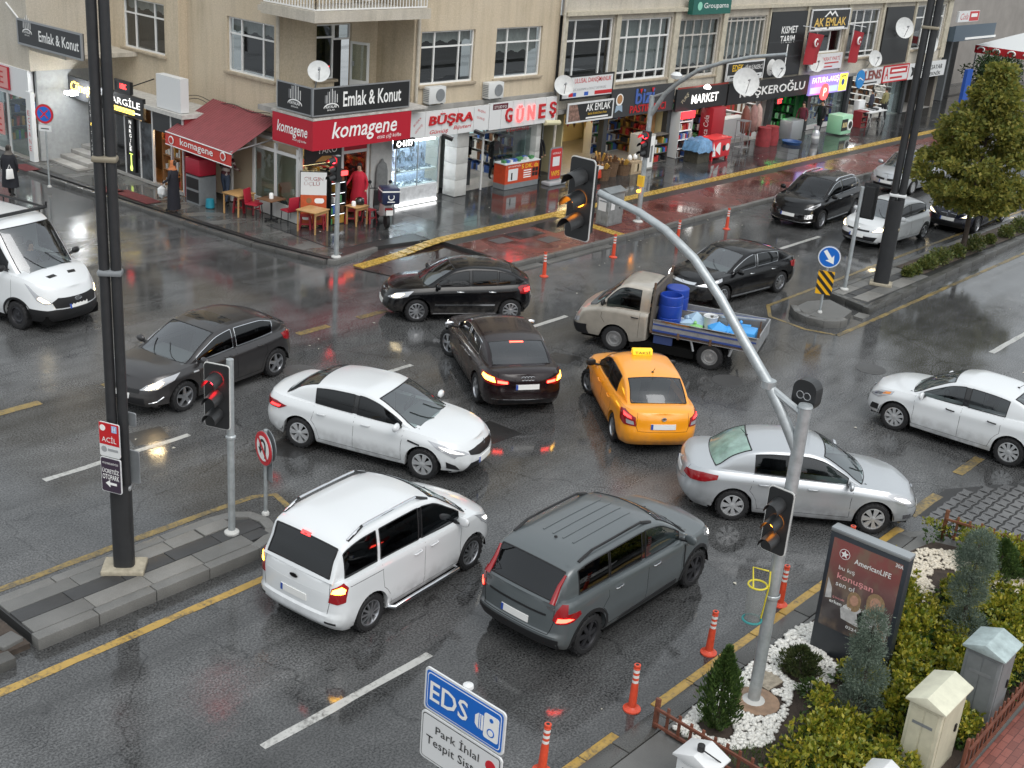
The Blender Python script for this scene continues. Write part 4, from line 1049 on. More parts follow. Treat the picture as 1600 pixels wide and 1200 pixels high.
FK.box(MB(),-33.4,-29.9,2.2,2.29,-.05,.015).build('shopfront_rail',M_ALUW,blk); FK.box(MB(),-32.08,-29.9,SC,.62,-.05,.01).build('stall_riser',mat('riser_white',(.5,.5,.48),.5),blk)
for u0,u1 in((-31.0,-30.02),(-32.08,-31.1)):FK.box(MB(),u0,u1,.62,2.2,-.03,-.02).build('shop_pane',M_SHOPGL,blk)
for x0,x1 in((24.86,24.96),(26.55,26.65),(27.65,27.75)):part(blk,MB().box((x0,29.86,SC),(x1,29.96,2.6)),'shopfront_post',M_ALUW)
part(blk,MB().box((26.65,29.87,2.18),(27.65,29.95,2.28)),'door_head',M_ALUW); part(blk,MB().box((26.65,29.88,2.28),(27.65,29.94,2.6)),'door_fascia',M_BRED)
part(blk,MB().box((26.66,29.90,SC),(27.64,29.92,2.18)),'door_pane',glassmat('red_tinted_glass',(.45,.2,.16)))
part(blk,MB().box((24.97,29.90,SC),(26.54,29.92,2.6)),'shop_pane',M_SHOPGL)
part(blk,MB().box((27.78,29.8,SC),(28.72,30.2,2.6)),'wall_pier',mat('pier_grey',(.38,.38,.37),.6,var=.12))
shelf('display_counter','warm lit food counter behind the glass of the red corner cafe',25.9,28.5,32.2,32.9,SC,1.35,3,mat('counter_red',(.30,.03,.03),.5),GOODS[:3],'counter',3,lit=glow('counter_strip',(1,.74,.38),3.5))
shelf('wall_shelf','long wall shelf with jars inside the red corner cafe',25.6,28.6,34.8,35.2,1.2,2.3,2,M_ALU,GOODS,'shelf',5)
sideshelf('tan shelf with jars along the right wall of the red corner cafe',28.7,30.6,33.2,5,M_WOOD,GOODS,51)
Fk2=Fac((0,29.2,0),(1,0,0),(0,-1,0)); Fk3=Fac((24.8,0,0),(0,-1,0),(-1,0,0))
Fk2.sign('shop_sign','big red fascia sign reading komagene facing the main road',24.72,28.85,2.62,3.52,M_BRED,0,.08); Fk2.txt('komagene',26.85,3.10,2.75,.66,M_INKW,shear=.22,bold=.012); Fk2.txt('etsiz çiğ köfte',27.9,2.80,1.05,.17,M_INKW,shear=.2)
Fk3.sign('shop_sign','short red fascia sign reading komagene facing the side street',-31.05,-29.21,2.62,3.52,M_BRED,0,.075); Fk3.txt('komagene',-30.1,3.08,1.45,.46,M_INKW,shear=.2,bold=.012); Fk3.txt('etsiz çiğ köfte',-29.75,2.82,.65,.10,M_INKW,shear=.2)
tag(MB().box((24.72,29.12,3.53),(29.6,31.1,3.60)).build('sign_capping',mat('capping',(.45,.43,.40),.7,var=.3),None),'dusty pale capping along the top of the red corner sign','capping')
def towers(f,u,z,sc):
 for i,(du,h)in enumerate(((-.30,.34),(-.16,.48),(0,.60),(.15,.50),(.28,.36))):
  f.art(R4(u+(du-.055)*sc,u+(du-.03)*sc,z,z+h*sc),M_INKG); f.art(R4(u+(du+.03)*sc,u+(du+.055)*sc,z,z+h*sc),M_INKW)
 a= [(u+.42*sc*cos(t),z-.20*sc+.20*sc*sin(t))for t in[pi*i/14 for i in range(15)]]; a2= [(u+.40*sc*cos(t),z-.22*sc+.17*sc*sin(t))for t in[pi*i/14 for i in range(14,-1,-1)]]
 f.art(a+a2,M_INKW); f.txt('KAYALAR',u,z-.15*sc,.62*sc,.12*sc,M_INKW,bold=.02); f.txt('EMLAK',u,z-.29*sc,.42*sc,.06*sc,M_INKW)
Fk2.sign('shop_sign','black Emlak & Konut sign on the balcony facing the main road',24.72,28.75,3.66,4.50,M_BOARD,0,.06,M_ALU,fr=.03); Fk2.txt('Emlak & Konut',27.15,4.10,2.45,.46,M_INKW,bold=.02); towers(Fk2,25.45,4.02,.72)
Fk3.sign('shop_sign','black sign with skyline emblem on the side of the corner balcony',-30.85,-29.21,3.66,4.50,M_BOARD,0,.055,M_ALU,fr=.03); towers(Fk3,-30.0,4.05,.8)
dish('white satellite dish behind the black balcony sign at the corner',(25.45,29.75,4.85),.34,(-.55,-.75,.55),(25.9,30.6,3.9))
aw=thing('awning','dark red ribbed awning with komagene valance on the side street','awning',(24.2,33.6,3.1))
A0,A1=Vector((25.4,35.05,3.18)),Vector((25.4,31.55,3.10)); B0,B1=Vector((23.5,35.0,2.28)),Vector((23.5,31.5,2.20)); inv=Matrix.Translation((-24.2,-33.6,-3.1))
n=56; b=MB()
for i in range(n+1):
 t=i/n; dz=Vector((0,0,.022 if i%2 else 0)); b.v+= [tuple(A0.lerp(A1,t)+dz),tuple(B0.lerp(B1,t)+dz)]
for i in range(n):b.f.append((2*i,2*i+1,2*i+3,2*i+2))
o=b.build('canopy',mat('awning_maroon',(.20,.045,.050),.55,var=.12,vscale=3),aw); o.matrix_parent_inverse=inv
vb=MB().add([B0,B1,B1-Vector((.02,0,.40)),B0-Vector((.02,0,.40))],[(0,1,2,3)]).build('valance',mat('valance_red',(.50,.045,.035),.5),aw); vb.matrix_parent_inverse=inv
for zz in(0,-.40):o=MB().tube([B0+Vector((-.01,0,zz)),B1+Vector((-.01,0,zz))],.02,6).build('valance_hem',M_BWHITE,aw); o.matrix_parent_inverse=inv
o=text('komagene',(23.475,33.3,2.05),(0,-1,-.023),(0,0,1),1.75,.30,M_INKW,aw,bold=.01); o.matrix_parent_inverse=inv
for yy in(34.65,31.9):o=MB().lathe([(0,.006),(.14,.006),(.14,0)],18).build('roundel',M_INKW,aw); o.matrix_parent_inverse=inv; o.location= (23.465,yy,2.06); o.rotation_euler= (0,-pi/2,0); o2=MB().lathe([(0,.004),(.10,.004),(.10,0)],16).build('roundel_core',mat('valance_red',()),aw); o2.matrix_parent_inverse=inv; o2.location= (23.452,yy,2.06); o2.rotation_euler= (0,-pi/2,0)
for yy in(34.9,31.6):o=MB().tube([(25.35,yy,2.5),(23.52,yy,2.24)],.025,6).build('awning_arm',M_ALU,aw); o.matrix_parent_inverse=inv
ho=thing('hookah_shop','black hookah shop front with lit white letters beside the awning','shop',(24.0,37,0)); inv=Matrix.Translation((-24,-37,0))
def hp(b,nm,m,**k):o=b.build(nm,m,ho,**k); o.matrix_parent_inverse=inv; return o
FH=Fac((23.95,0,0),(0,-1,0),(-1,0,0))
hp(FH.box(MB(),-39.3,-34.55,2.70,2.84,-1.6,.12),'roof_slab',mat('slab_pale',(.50,.49,.46),.7,var=.2)); hp(FH.box(MB(),-39.2,-34.7,SC,SC+.1,-.1,.05),'plinth',M_STONEG)
hp(FH.box(MB(),-38.05,-37.2,SC+.1,2.2,-.03,0),'dark_panel',M_GLOSSBLK); hp(FH.box(MB(),-39.2,-38.10,SC+.1,2.2,-.03,0),'dark_panel',M_GLOSSBLK); hp(FH.box(MB(),-37.12,-36.45,SC+.1,2.2,-.03,0),'poster_panel',mat('smoke_poster',(.04,.045,.05),.2,var=.9,vscale=2.5))
for u in(-39.22,-38.08,-37.16,-36.42,-35.35,-34.7):hp(FH.box(MB(),u-.03,u+.03,SC,2.7,-.06,.02),'mullion',M_ALUW)
hp(FH.box(MB(),-36.4,-34.7,2.05,2.7,-.05,0),'fascia_panel',M_GLOSSBLK); hp(FH.box(MB(),-39.2,-34.6,SC-.02,SC,-1.5,0),'floor',M_WOOD); hp(FH.box(MB(),-39.2,-34.6,SC,2.7,-1.55,-1.5),'back_wall',mat('hookah_wall',(.22,.12,.06),.7)); hp(FH.box(MB(),-36.2,-35.5,2.55,2.6,-.8,-.4),'ceiling_lamp',M_TUBEW)
hp(FH.box(MB(),-34.7,-34.6,SC,2.7,-1.5,-.02),'side_wall',M_CAFEW)
shs=thing('wooden_shelf','tall warm lit wooden shelf with goods inside the hookah shop','shelf',(24.3,35.9,SC)); R_=random.Random(4)
for k in range(5):
 z=.03+.50*k; MB().box((0,-.5,z),(.35,.5,z+.03)).build('shelf_board',M_WOOD,shs)
 if k<4:
  for i in range(6):MB().box((.06,-.45+i*.155,z+.031),(.2,-.45+i*.155+.10,z+.03+R_.uniform(.12,.36))).build('box',R_.choice(GOODS[:3]+[GOODS[5]]),shs)
for yy in(-.52,.52):MB().box((0,yy-.02,0),(.36,yy+.02,2.1)).build('side_panel',M_WOOD,shs)
MB().box((.05,-.45,2.03),(.12,.45,2.05)).build('shelf_light',M_TUBEW,shs)
FH.sign('shop_sign','black hookah shop fascia with lit white and yellow lettering',-39.25,-36.7,2.30,3.0,M_BOARD,.05,.12); FH.txt('NARGİLE',-37.9,2.77,2.1,.30,M_LITW,bold=.01); FH.art(R4(-39.0,-37.2,2.38,2.54),M_LITY,'panel'); FH.txt('MAĞAZASI',-38.1,2.46,1.5,.12,M_INKK,dd=.01); FH.art(R4(-37.2,-36.85,2.44,2.48),M_LITW,'hose')
FH.sign('vertical_sign','narrow black vertical sign of lit letters and a hookah drawing',-37.85,-37.45,.35,2.2,M_BOARD,.02,.05)
for i,ch in enumerate('NARGİLE'):FH.txt(ch,-37.65,2.08-.155*i,.13 if ch!='İ' else .05,.12,M_LITW)
FH.art([(-37.68,.95),(-37.62,.95),(-37.62,.62),(-37.57,.5),(-37.60,.40),(-37.70,.40),(-37.73,.5),(-37.68,.62)],glow('hookah_green',(.6,.8,.15),1.2),'hookah'); FH.art(R4(-37.75,-37.55,.97,1.0),MATS['hookah_green'],'hookah_tray')
FT=Fac((22.95,0,0),(0,-1,0),(-1,0,0))
FH.sign('vertical_sign','slim black vertical sign at the tobacco shop edge left of the lamp post',-39.75,-39.45,.5,2.7,M_BOARD,.3,.06)
for i,ch in enumerate('TÜTÜN & SİGARA'):FH.txt(ch,-39.6,2.58-.148*i,.11 if ch not in 'İ' else .04,.105,M_INKW if ch!='&' else M_LITY)if ch!=' ' else None
FH.sign('shop_sign','yellow neon script sign glowing over the grey stair entrance',-41.3,-39.5,2.35,3.1,M_BOARDG,.1,.08); FH.txt('Cüneş',-40.5,2.75,1.25,.42,M_LITY,shear=.3,ext=.02)
Fw=Fac((24.25,0,0),(0,-1,0),(-1,0,0)); Fw.sign('light_box','blank white box sign above the awning corner',-36.1,-34.75,2.86,3.95,M_BWHITE,0,.32)
Fl=Fac((23.7,0,0),(0,-1,0),(-1,0,0)); Fl.sign('led_sign','small black LED box with glowing red digits over the hookah sign',-38.0,-37.1,3.10,3.5,M_BOARD,0,.12,M_BLK); Fl.txt('1030C',-37.5,3.32,.36,.17,M_LITRED,bold=.02)
tag(MB().tube([(24.0,37.98,3.15),(25.1,37.98,3.4)],.02,6).build('bracket_arm',M_BLK),'thin black bracket arm holding the LED box','bracket')
st=thing('stair_entrance','grey stairway entrance with pale side walls under the balcony sign','stairs',(24,41,0)); inv=Matrix.Translation((-24,-41,0))
def sp(b,nm,m,**k):o=b.build(nm,m,st,**k); o.matrix_parent_inverse=inv; return o
M_GATE=mat('stair_wall',(.33,.34,.34),.6,var=.12)
sp(MB().box((22.6,41.35,SC),(27.5,41.5,3.3)),'side_wall',M_GATE); sp(MB().box((26.6,39.4,SC),(26.75,41.35,3.3)),'back_wall',mat('stair_back',(.24,.25,.26),.6)); sp(MB().box((24.05,39.32,SC),(26.6,39.44,2.7)),'side_wall',M_GATE)
for k in range(5):sp(MB().box((22.9+.42*k,39.5,SC-.1+.14*k),(26.6,41.34,SC+.05+.14*k)),'step',M_STONEG,bevel=.01)
sp(MB().box((23.2,40.2,2.6),(23.5,40.6,2.7)),'ceiling_lamp',glow('entrance_floodlight',(.92,.96,1),40)); sp(MB().box((22.42,39.0,4.02),(26.3,41.34,4.16)),'canopy_slab',M_STUCCO2); MB().box((22.4,41.36,3.3),(27,60,13.2)).build('wing_wall',M_STUCCO2,blk)
for i in range(4):sp(MB().box((22.58,41.28-.0,1.7+.22*(i//2)),(22.62+.0,41.34,1.85+.22*(i//2))),'name_plate',M_INKB)
FP=Fac((22.35,0,0),(0,-1,0),(-1,0,0)); ph=thing('pharmacy','glazed pharmacy front with red letters at the left edge','shop',(23,44,0)); inv2=Matrix.Translation((-23,-44,0))
def pp(b,nm,m):o=b.build(nm,m,ph); o.matrix_parent_inverse=inv2; return o
for u in(-41.6,-43.0,-45.0,-47.0):pp(FP.box(MB(),u-.05,u+.05,SC,2.4,-.06,.02),'mullion',M_ALUW)
for u0,u1 in((-42.95,-41.65),(-44.95,-43.05),(-46.95,-45.05)):pp(FP.box(MB(),u0,u1,SC+.1,2.3,-.03,-.02),'shop_pane',M_SHOPGL)
pp(FP.box(MB(),-48,-41.5,2.3,3.3,-.2,0),'fascia',M_BWHITE); pp(FP.box(MB(),-48,-41.5,SC-.03,SC,-4,0),'floor',mat('shop_floor',())); pp(FP.box(MB(),-48,-41.5,SC,3.3,-4.1,-4),'back_wall',mat('pharm_wall',(.25,.22,.20),.7)); pp(FP.box(MB(),-48,-41.5,2.4,2.5,-4,-.2),'ceiling',mat('shop_ceiling',()));
for u in(-46,-43.5):pp(FP.box(MB(),u-.5,u+.5,2.36,2.39,-2,-1.8),'ceiling_lamp',M_TUBE)
pp(FP.box(MB(),-41.62,-41.3,SC,2.6,-.1,.06),'pier',M_BWHITE)
shelf('wall_shelf','dark shelf row along the pharmacy back wall',23.4,26.0,44.9,45.3,SC,2.2,4,M_GREYP,GOODS,'shelf',9)
FP.sign('shop_sign','white pharmacy sign with big framed red letter E',-44.2,-42.7,2.45,3.25,M_BRED,.02,.06); FP.art(R4(-43.6,-42.75,2.5,3.22),mat('pink_panel',(.62,.30,.28),.4),'panel'); FP.txt('E',-43.18,2.86,.30,.42,M_INKR,dd=.01)
FP.sign('window_sign','pink window sign reading ECZANE behind the pharmacy glass',-45.0,-43.3,.75,1.9,mat('pink_panel',()),.03,.02); FP.txt('ECZANE',-44.15,1.72,1.4,.22,M_INKR); FP.txt('E',-43.6,1.1,.3,.5,M_INKR)
FP.sign('vertical_sign','white pier sign with red letters down it at the pharmacy corner',-41.62,-41.32,.5,2.0,M_BWHITE,.062,.01)
for i,ch in enumerate('ECZANE'):FP.txt(ch,-41.47,1.86-.25*i,.14,.17,M_INKR)
Fe=Fac((22.4,0,0),(0,-1,0),(-1,0,0)); u0,z1=Fe.px(30,28); u1,z0=Fe.px(133,97)
Fe.sign('shop_sign','charcoal Emlak & Konut sign hanging high at the far left',u0,u1,z0+.05,z1,M_BOARDG,0,.10,M_ALU); Fe.txt('Emlak & Konut',u0+2.65,(z0+z1)/2+.03,2.5,.36,M_INKW,bold=.02); towers(Fe,u0+.65,z0+.62,.75)
tag(MB().tube([(22.38,-u0+.8,z1+.42),(22.36,-u0,z1)],.03,6).build('sign_stay',M_PVC),'pale stay pole at the corner of the far left sign','pole')
room(blk,28.85,31.72,30.5,3.0,2.44,lamp=M_TUBEC,lamps=2,rows=2)
case=thing('display_case','brightly lit glass jewellery showcase with white trays','showcase',(29.9,29.9,SC)); M_TRAY=mat('tray_white',(.75,.77,.78),.4)
MB().box((-1.0,-.12,0),(1.0,.55,.62)).build('base',mat('case_marble',(.52,.53,.54),.3,var=.25,vscale=5),case); MB().box((-1.0,-.10,.62),(1.0,.55,.66)).build('tray',M_TRAY,case); MB().box((-1.0,-.02,1.12),(1.0,.55,1.15)).build('tray',M_TRAY,case)
for x0,x1 in((-1.02,-.99),(-.0,.03),(.99,1.02)):MB().box((x0,-.125,.62),(x1,-.09,2.2)).build('post',M_ALU,case)
MB().box((-1.0,-.118,.66),(1.0,-.112,2.2)).build('pane',M_SHOPGL,case); MB().box((-1.0,.5,.66),(1.0,.55,2.2)).build('back_panel',mat('case_back',(.45,.52,.66),.3,var=.5,vscale=14),case)
MB().box((-.95,.0,2.12),(.95,.3,2.17)).build('case_lamp',glow('case_tube',(.93,.97,1),9),case); MB().box((-.98,-.17,.02),(.98,-.125,.10)).build('kick_light',glow('kick_tube',(1,1,1),3),case); MB().box((-.95,.3,1.08),(.95,.4,1.11)).build('shelf_lamp',glow('case_tube',()),case)
b=MB(); R_=random.Random(2)
for z,n in((.66,60),(1.15,70)):
 for i in range(n):x,y=R_.uniform(-.93,.93),R_.uniform(.02,.45); b.cbox((x,y,z+.03),(R_.uniform(.03,.09),.05,R_.uniform(.03,.10)))
for i in range(60):x=R_.uniform(-.93,.93); z=R_.uniform(1.35,2.1); b.cbox((x,.48,z),(R_.uniform(.02,.06),.03,R_.uniform(.06,.2)))
o=b.build('jewellery',mat('jewellery',(.50,.55,.62),.2,.6),case); o['kind']='stuff'
MB().box((-1.5,-.05,0),(-1.03,.4,.9)).build('side_cabinet',mat('cab_pale',(.42,.52,.52),.3),case)
p0=FM.px(608,222,.35); FM.sign('shop_sign','small glowing box sign under the end of the big red fascia',28.45,29.35,2.25,2.55,M_BOARD,.5,.10); FM.txt('C•1177',28.9,2.40,.75,.20,glow('lit_sign',(1,1,1),5),bold=.03)
FJ=Fac((0,29.6,0),(1,0,0),(0,-1,0)); fj=thing('shop_sign','white panelled jeweller fascia with raised red BÜŞRA letters','sign',(31,29.6,2.4)); invj=Matrix.Translation((-31,-29.6,-2.4))
for i in range(5):o=FJ.box(MB(),29.15+i*.79,29.15+i*.79+.775,2.45,3.32,0,.08).build('panel',M_BWHITE,fj); o.matrix_parent_inverse=invj
FJ.cur= (fj,invj,.08); FJ.txt('BÜŞRA',31.15,3.0,2.15,.46,M_INKR,ext=.05,bold=.03,shear=.12); FJ.txt('Gümüş',30.6,2.60,.9,.17,M_INKR,shear=.25,bold=.04); FJ.txt('Bijuteri',31.75,2.66,.9,.17,M_INKR,shear=.25,bold=.04)
FJ.txt('BÜŞRA',29.55,3.02,.42,.11,M_INKR,tilt=.7); FJ.txt('GÜMÜŞ',29.62,2.78,.42,.11,M_INKR,tilt=.7); FJ.txt('BÜŞRA',32.7,3.12,.42,.11,M_INKR,tilt=-.3); FJ.txt('GÜMÜŞ',32.66,2.88,.42,.11,M_INKR,tilt=-.3)
for x in(30.75,32.35):o=MB().obox((x,29.5,2.48),(x+.22,29.2,2.36),.26,.10).build('floodlight',M_BLK,None); tag(o,'black floodlight under the %s end of the white jeweller fascia'% ('left' if x<31 else 'right'),'lamp')
fg=thing('shop_sign','white panelled photo shop fascia with half lit red GÜNEŞ letters','sign',(35,29.6,2.4)); invg=Matrix.Translation((-35,-29.6,-2.4))
for i in range(6):o=FJ.box(MB(),33.10+i*.62,33.10+i*.62+.605,2.42,3.35,0,.10).build('panel',M_BWHITE,fg); o.matrix_parent_inverse=invg
FJ.cur= (fg,invg,.10)
for i,ch in enumerate('GÜNEŞ'):FJ.txt(ch,34.1+i*.62,2.88,.36,.52 if ch not in 'ÜŞ' else .60,M_LITR if i in(1,2)else M_INKR,ext=.05,bold=.03)
FJ.art(R4(33.25,34.05,3.12,3.32),mat('plum',(.10,.01,.02),.5),'plate'); FJ.txt('STÜDYO',33.65,3.22,.66,.12,M_INKW,dd=.008)
room(blk,32.4,36.02,30.2,4.0,2.44,lamp=M_TUBE,lamps=2,rows=1,back=mat('photo_wall',(.42,.46,.44),.6))
part(blk,MB().box((32.36,29.95,2.2),(36.04,30.0,2.26)),'shopfront_rail',M_ALUW); part(blk,MB().box((34.0,29.96,1.0),(36.0,29.98,2.4)),'shop_pane',M_SHOPGL); part(blk,MB().box((33.35,29.95,SC),(33.42,30.0,2.4)),'shopfront_post',M_ALUW)
o=text('VİGÖRÜŞ',(35.2,29.95,2.2),UX,UZ,1.3,.18,M_INKR,blk,'window_lettering',bold=.03)
tag(MB().box((33.6,31.6,1.72),(35.3,31.66,2.25)).build('menu_screen',mat('screen_pale',(.45,.62,.62),.3,emit=(.4,.6,.6),estr=.5,var=.3,vscale=6)),'pale wall screen with pictures inside the photo shop','screen')
tag(MB().box((32.6,30.7,SC),(33.6,31.4,1.05)).build('shop_desk',mat('desk_dark',(.03,.035,.04),.3),bevel=.01),'dark service desk just inside the photo shop door','desk')
tag(MB().box((33.6,31.9,.9),(34.9,32.0,1.6)).build('dark_screen',M_GLOSSBLK),'big dark screen behind the photo shop counter','screen')
cn=thing('photo_counter','red orange promotional counter topped with small goods outside the photo shop','counter',(35.05,29.72,SC)); MB().box((-.95,-.28,0),(.95,.28,.2)).build('base',M_GREYP,cn); MB().box((-.95,-.28,.2),(.95,.28,.92)).build('body',mat('poster_orange',(.50,.06,.02),.4,var=.15),cn); MB().box((-.98,-.30,.92),(.98,.30,.96)).build('top',M_BWHITE,cn)
text('5 DK. da',(.42,-.284,.78),UX,UZ,.95,.16,M_INKY,cn,bold=.02); text('BİYOMETRİK',(-.45,-.284,.84),UX,UZ,.7,.07,M_INKW,cn)
MB().box((-.78,-.286,.3),(-.25,-.282,.74)).build('poster',M_BWHITE,cn); MB().box((-.62,-.29,.34),(-.55,-.287,.6)).build('figure',M_INKK,cn)
for i in range(4):MB().box((.08,-.286,.34+.085*i),(.5,-.282,.38+.085*i)).build('text_line',M_INKW,cn)
for i in range(4):MB().box((.58+(i%2)*.17,-.287,.36+(i//2)*.17),(.72+(i%2)*.17,-.282,.5+(i//2)*.17)).build('photo',M_INKK,cn)
R_=random.Random(8)
for i in range(12):MB().cbox((-.85+.15*i,R_.uniform(-.15,.15),.96+.05),(.12,.16,.10)).build('item',R_.choice(GOODS[2:5]),cn)
sideshelf('shelf of albums and frames on the right wall of the photo shop',36.0,30.4,33.6,5,M_ALU,[GOODS[6],GOODS[2],GOODS[5],GOODS[4]],52)
room(blk,36.35,37.5,30.6,1.2,2.4,back=M_DARKIN,side=M_DARKIN,floor=mat('shop_floor',()))
dd_=thing('entrance_door','dark double door of the flats beside the pavement poster stand','door',(36.9,30.5,SC)); MB().box((-.55,0,0),(-.05,.05,2.2)).build('leaf',M_GREYP,dd_); MB().box((0,0,0),(.5,.05,2.2)).build('leaf',M_GREYP,dd_); MB().box((.08,-.01,.9),(.42,-.002,2.0)).build('pane',M_PANE,dd_); MB().box((-.47,-.01,.9),(-.13,-.002,2.0)).build('pane',M_PANE,dd_)
for sx in(.04,-.08):MB().tube([(sx,-.05,.9),(sx,-.05,1.3)],.015,6).build('handle',M_CHROME,dd_)
tag(MB().tube([(36.2,29.5,2.42),(37.05,29.5,2.36)],.10,10).build('canopy_tube',mat('cream_tube',(.6,.56,.36),.4)),'cream rounded light canopy over the flats door','canopy')
def acunit(label,x,z,dark):
 t=thing('air_conditioner',label,'air conditioner',(x,29.82,z)); M_AC=mat('ac_white',(.60,.61,.60),.5)
 MB().box((-.40,-.16,0),(.40,.16,.56)).build('casing',M_AC,t,bevel=.02); MB().lathe([(.21,-.012),(.21,.004),(.17,.004)],24,(.12,-.165,.28),axis='y').build('fan_ring',M_GREYP,t); MB().lathe([(0,-.01),(.19,-.01),(.19,.004)],24,(.12,-.164,.28),axis='y').build('fan_grille',M_GLOSSBLK if dark else mat('ac_grille',(.25,.26,.26),.5),t)
 for i in range(7):MB().box((-.405,-.14,.08+.06*i),(-.40,.12,.11+.06*i)).build('louvre',M_GREYP,t)
 for sx in(-.3,.3):MB().obox((sx,.18,-.03),(sx,-.16,-.03),.03,.03).build('bracket',M_GREYP,t)
 MB().tube([(.42,.05,.15),(.55,.1,.05),(.6,.12,-.25)],.02,6).build('hose',M_AC,t)
acunit('white air conditioner with grey fan under the left main-street window',30.6,3.52,False); acunit('white air conditioner with black fan under the right main-street window',33.55,3.48,True)
for i,(zz,sag)in enumerate(((3.05,.25),(3.15,.18))):
 pts= [(25.3,lerp(37.6,31.9,t),zz+.1*t-sag*sin(pi*t*3)**2*.6)for t in[k/24 for k in range(25)]]
 tag(MB().tube(pts,.012,5).build('cable',M_BLK),['black cable drooping along the side wall, the lower one','black cable drooping along the side wall, the upper one'][i],'cable')
b2=thing('office_block','long pale office block with wide framed windows above a row of shops','building',(0,0,0))
B_END=72.3
bays= [(37.45,40.35),(40.75,44.3),(44.85,48.0),(48.5,51.9),(55.75,59.5),(60.0,63.4),(67.7,71.6)]
bz= [(3.55,6.05)]*len(bays); bz= [(3.55,6.05),(3.55,5.98),(3.45,5.85),(3.95,5.85),(3.9,5.0),(3.5,5.9),(3.6,5.95)]
bh= [(a,b,e,f)for(a,b),(e,f)in zip(bays,bz)]; up= [(37.6+i*4.3,37.6+i*4.3+3.4,7.0+3*k,9.0+3*k)for i in range(8)for k in range(2)]
FB.wall('wall',M_STUCCO2,b2,37.2,B_END,2.75,13.2,bh+up,.16)
spec= [dict(vs=(.22,.78),hz=.68),dict(vs=(.18,.42,.60,.82),hz=.70,low=.14),dict(vs=(.2,.4,.6,.8),hz=.72,low=.16,fm=M_PVCD,curtain=(.8,M_BLIND)),dict(vs=(.15,.3,.45,.6,.75,.88),hz=.9,fm=M_PVCD,curtain=(.9,M_BLIND)),dict(vs=(.35,.7),hz=None),dict(vs=(.25,.5,.75),hz=.72,low=.12),dict(vs=(.33,.66),hz=.72)]
spec[0]['curtain']=None; spec[1]['curtain']= (.85,M_BLIND)
for(a,b,e,f),sp_ in zip(bh,spec):FB.window(b2,a,b,e,f,fw=.07,**sp_)
for a,b,e,f in up:FB.window(b2,a,b,e,f,vs=(.33,.66),hz=.7)
for a,b in zip([37.2,40.4,44.4,48.1,52.0,55.45,59.6,63.5,67.4,71.7],[37.4,40.7,44.8,48.45,52.1,55.7,59.95,63.7,67.6,72.3]):FB.box(MB(),a,b,3.0,6.2,0,.10).build('pilaster',mat('pilaster_cream',(.46,.42,.33),.75,var=.2),b2)
FB.box(MB(),37.2,B_END,6.2,6.34,-.05,.22).build('cornice',mat('pilaster_cream',()),b2); FB.box(MB(),37.2,B_END,2.60,2.75,-3.5,.15).build('first_floor_slab',M_STONEG,b2)
MB().box((37.2,29.9,13.2),(B_END,45,13.4)).build('roof_slab',M_STONEG,b2); MB().box((B_END,29.85,0),(B_END+.02,45,13.2)).build('end_wall',M_STUCCO2,b2)
sg_=FB.sign
u=lambda x,y,d=.25:FB.px(x,y,d)
FB.sign('shop_sign','white ULUSAL DANIŞMANLIK sign hanging below the first wide window',37.15,40.35,3.15,4.02,M_BWHITE,.15,.10,M_BLK); FB.txt('ULUSAL DANIŞMANLIK',39.05,3.80,2.3,.24,M_INKR,bold=.01); FB.txt('ZS',37.5,3.78,.42,.36,M_INKK,bold=.03); FB.txt('HİBELİ KREDİ, KALKINMA ve DEVLET DESTEKLERİ',38.6,3.50,2.6,.13,M_INKG)
for x0,x1,mm in((37.6,37.85,M_INKR),(37.86,38.05,M_INKB),(38.55,38.8,M_INKB),(39.2,40.3,M_INKR)):FB.art(R4(x0,x1,3.24,3.38),mm,'logo')
FB.sign('shop_sign','black AK EMLAK sign with city picture above the dried food shop',37.45,40.3,2.28,3.02,M_BOARD,.32,.08,M_BWHITE); FB.txt('AK EMLAK',39.35,2.80,1.55,.28,M_INKW,bold=.03); FB.txt('Satılık Kiralık Daire Arsa',39.3,2.56,1.2,.09,M_INKY); FB.art(R4(38.6,40.0,2.37,2.43),M_INKW,'text_line'); FB.art([(37.52,2.34),(38.25,2.34),(38.0,2.96),(37.52,2.96)],mat('city_picture',(.22,.13,.10),.5,var=.8,vscale=9),'picture')
FB.sign('shop_sign','dark bizi PASTIRMACI sign with blue and red letters',40.35,44.75,2.20,3.32,M_BOARDG,.15,.10); FB.txt('bizi',42.6,2.95,1.3,.62,mat('letter_blue',(.06,.12,.38),.4),bold=.03,ext=.03); FB.txt('PASTIRMACI',42.9,2.45,2.5,.30,M_INKR,bold=.02,ext=.02); FB.art(circle(.24,20,40.9,2.9),M_INKW,'emblem'); FB.art(circle(.18,16,40.9,2.92),mat('emblem_brown',(.4,.2,.08),.5),'emblem_core',dd=.006); FB.art([(40.7,2.68),(41.1,2.68),(41.15,2.4),(40.9,2.5),(40.65,2.4)],mat('ribbon',(.3,.4,.5),.5),'ribbon')
for x in(42.28,43.1):FB.art([(x-.1,3.25),(x+.1,3.25),(x,3.05)],M_INKR,'tulip',dd=.034)
FB.sign('shop_sign','black MARKET sign with white letters and a spotlight',44.8,48.75,2.12,3.05,M_BOARD,.25,.10); FB.txt('MARKET',47.0,2.56,2.1,.38,M_LITW,bold=.014); FB.txt('TURŞ',45.45,2.62,.6,.22,mat('letter_gold',(.55,.5,.35),.5),tilt=.7); FB.art(R4(44.8,48.75,3.05,3.12),mat('trim_red',(.25,.03,.02),.5),'trim')
tag(MB().lathe([(0,0),(.14,.02),(.16,.10),(.05,.2)],14,(46.6,29.2,3.0)).build('spot_lamp',glow('spot_lit',(1,1,.95),3),smooth=60),'small lit spot lamp above the MARKET sign','lamp')
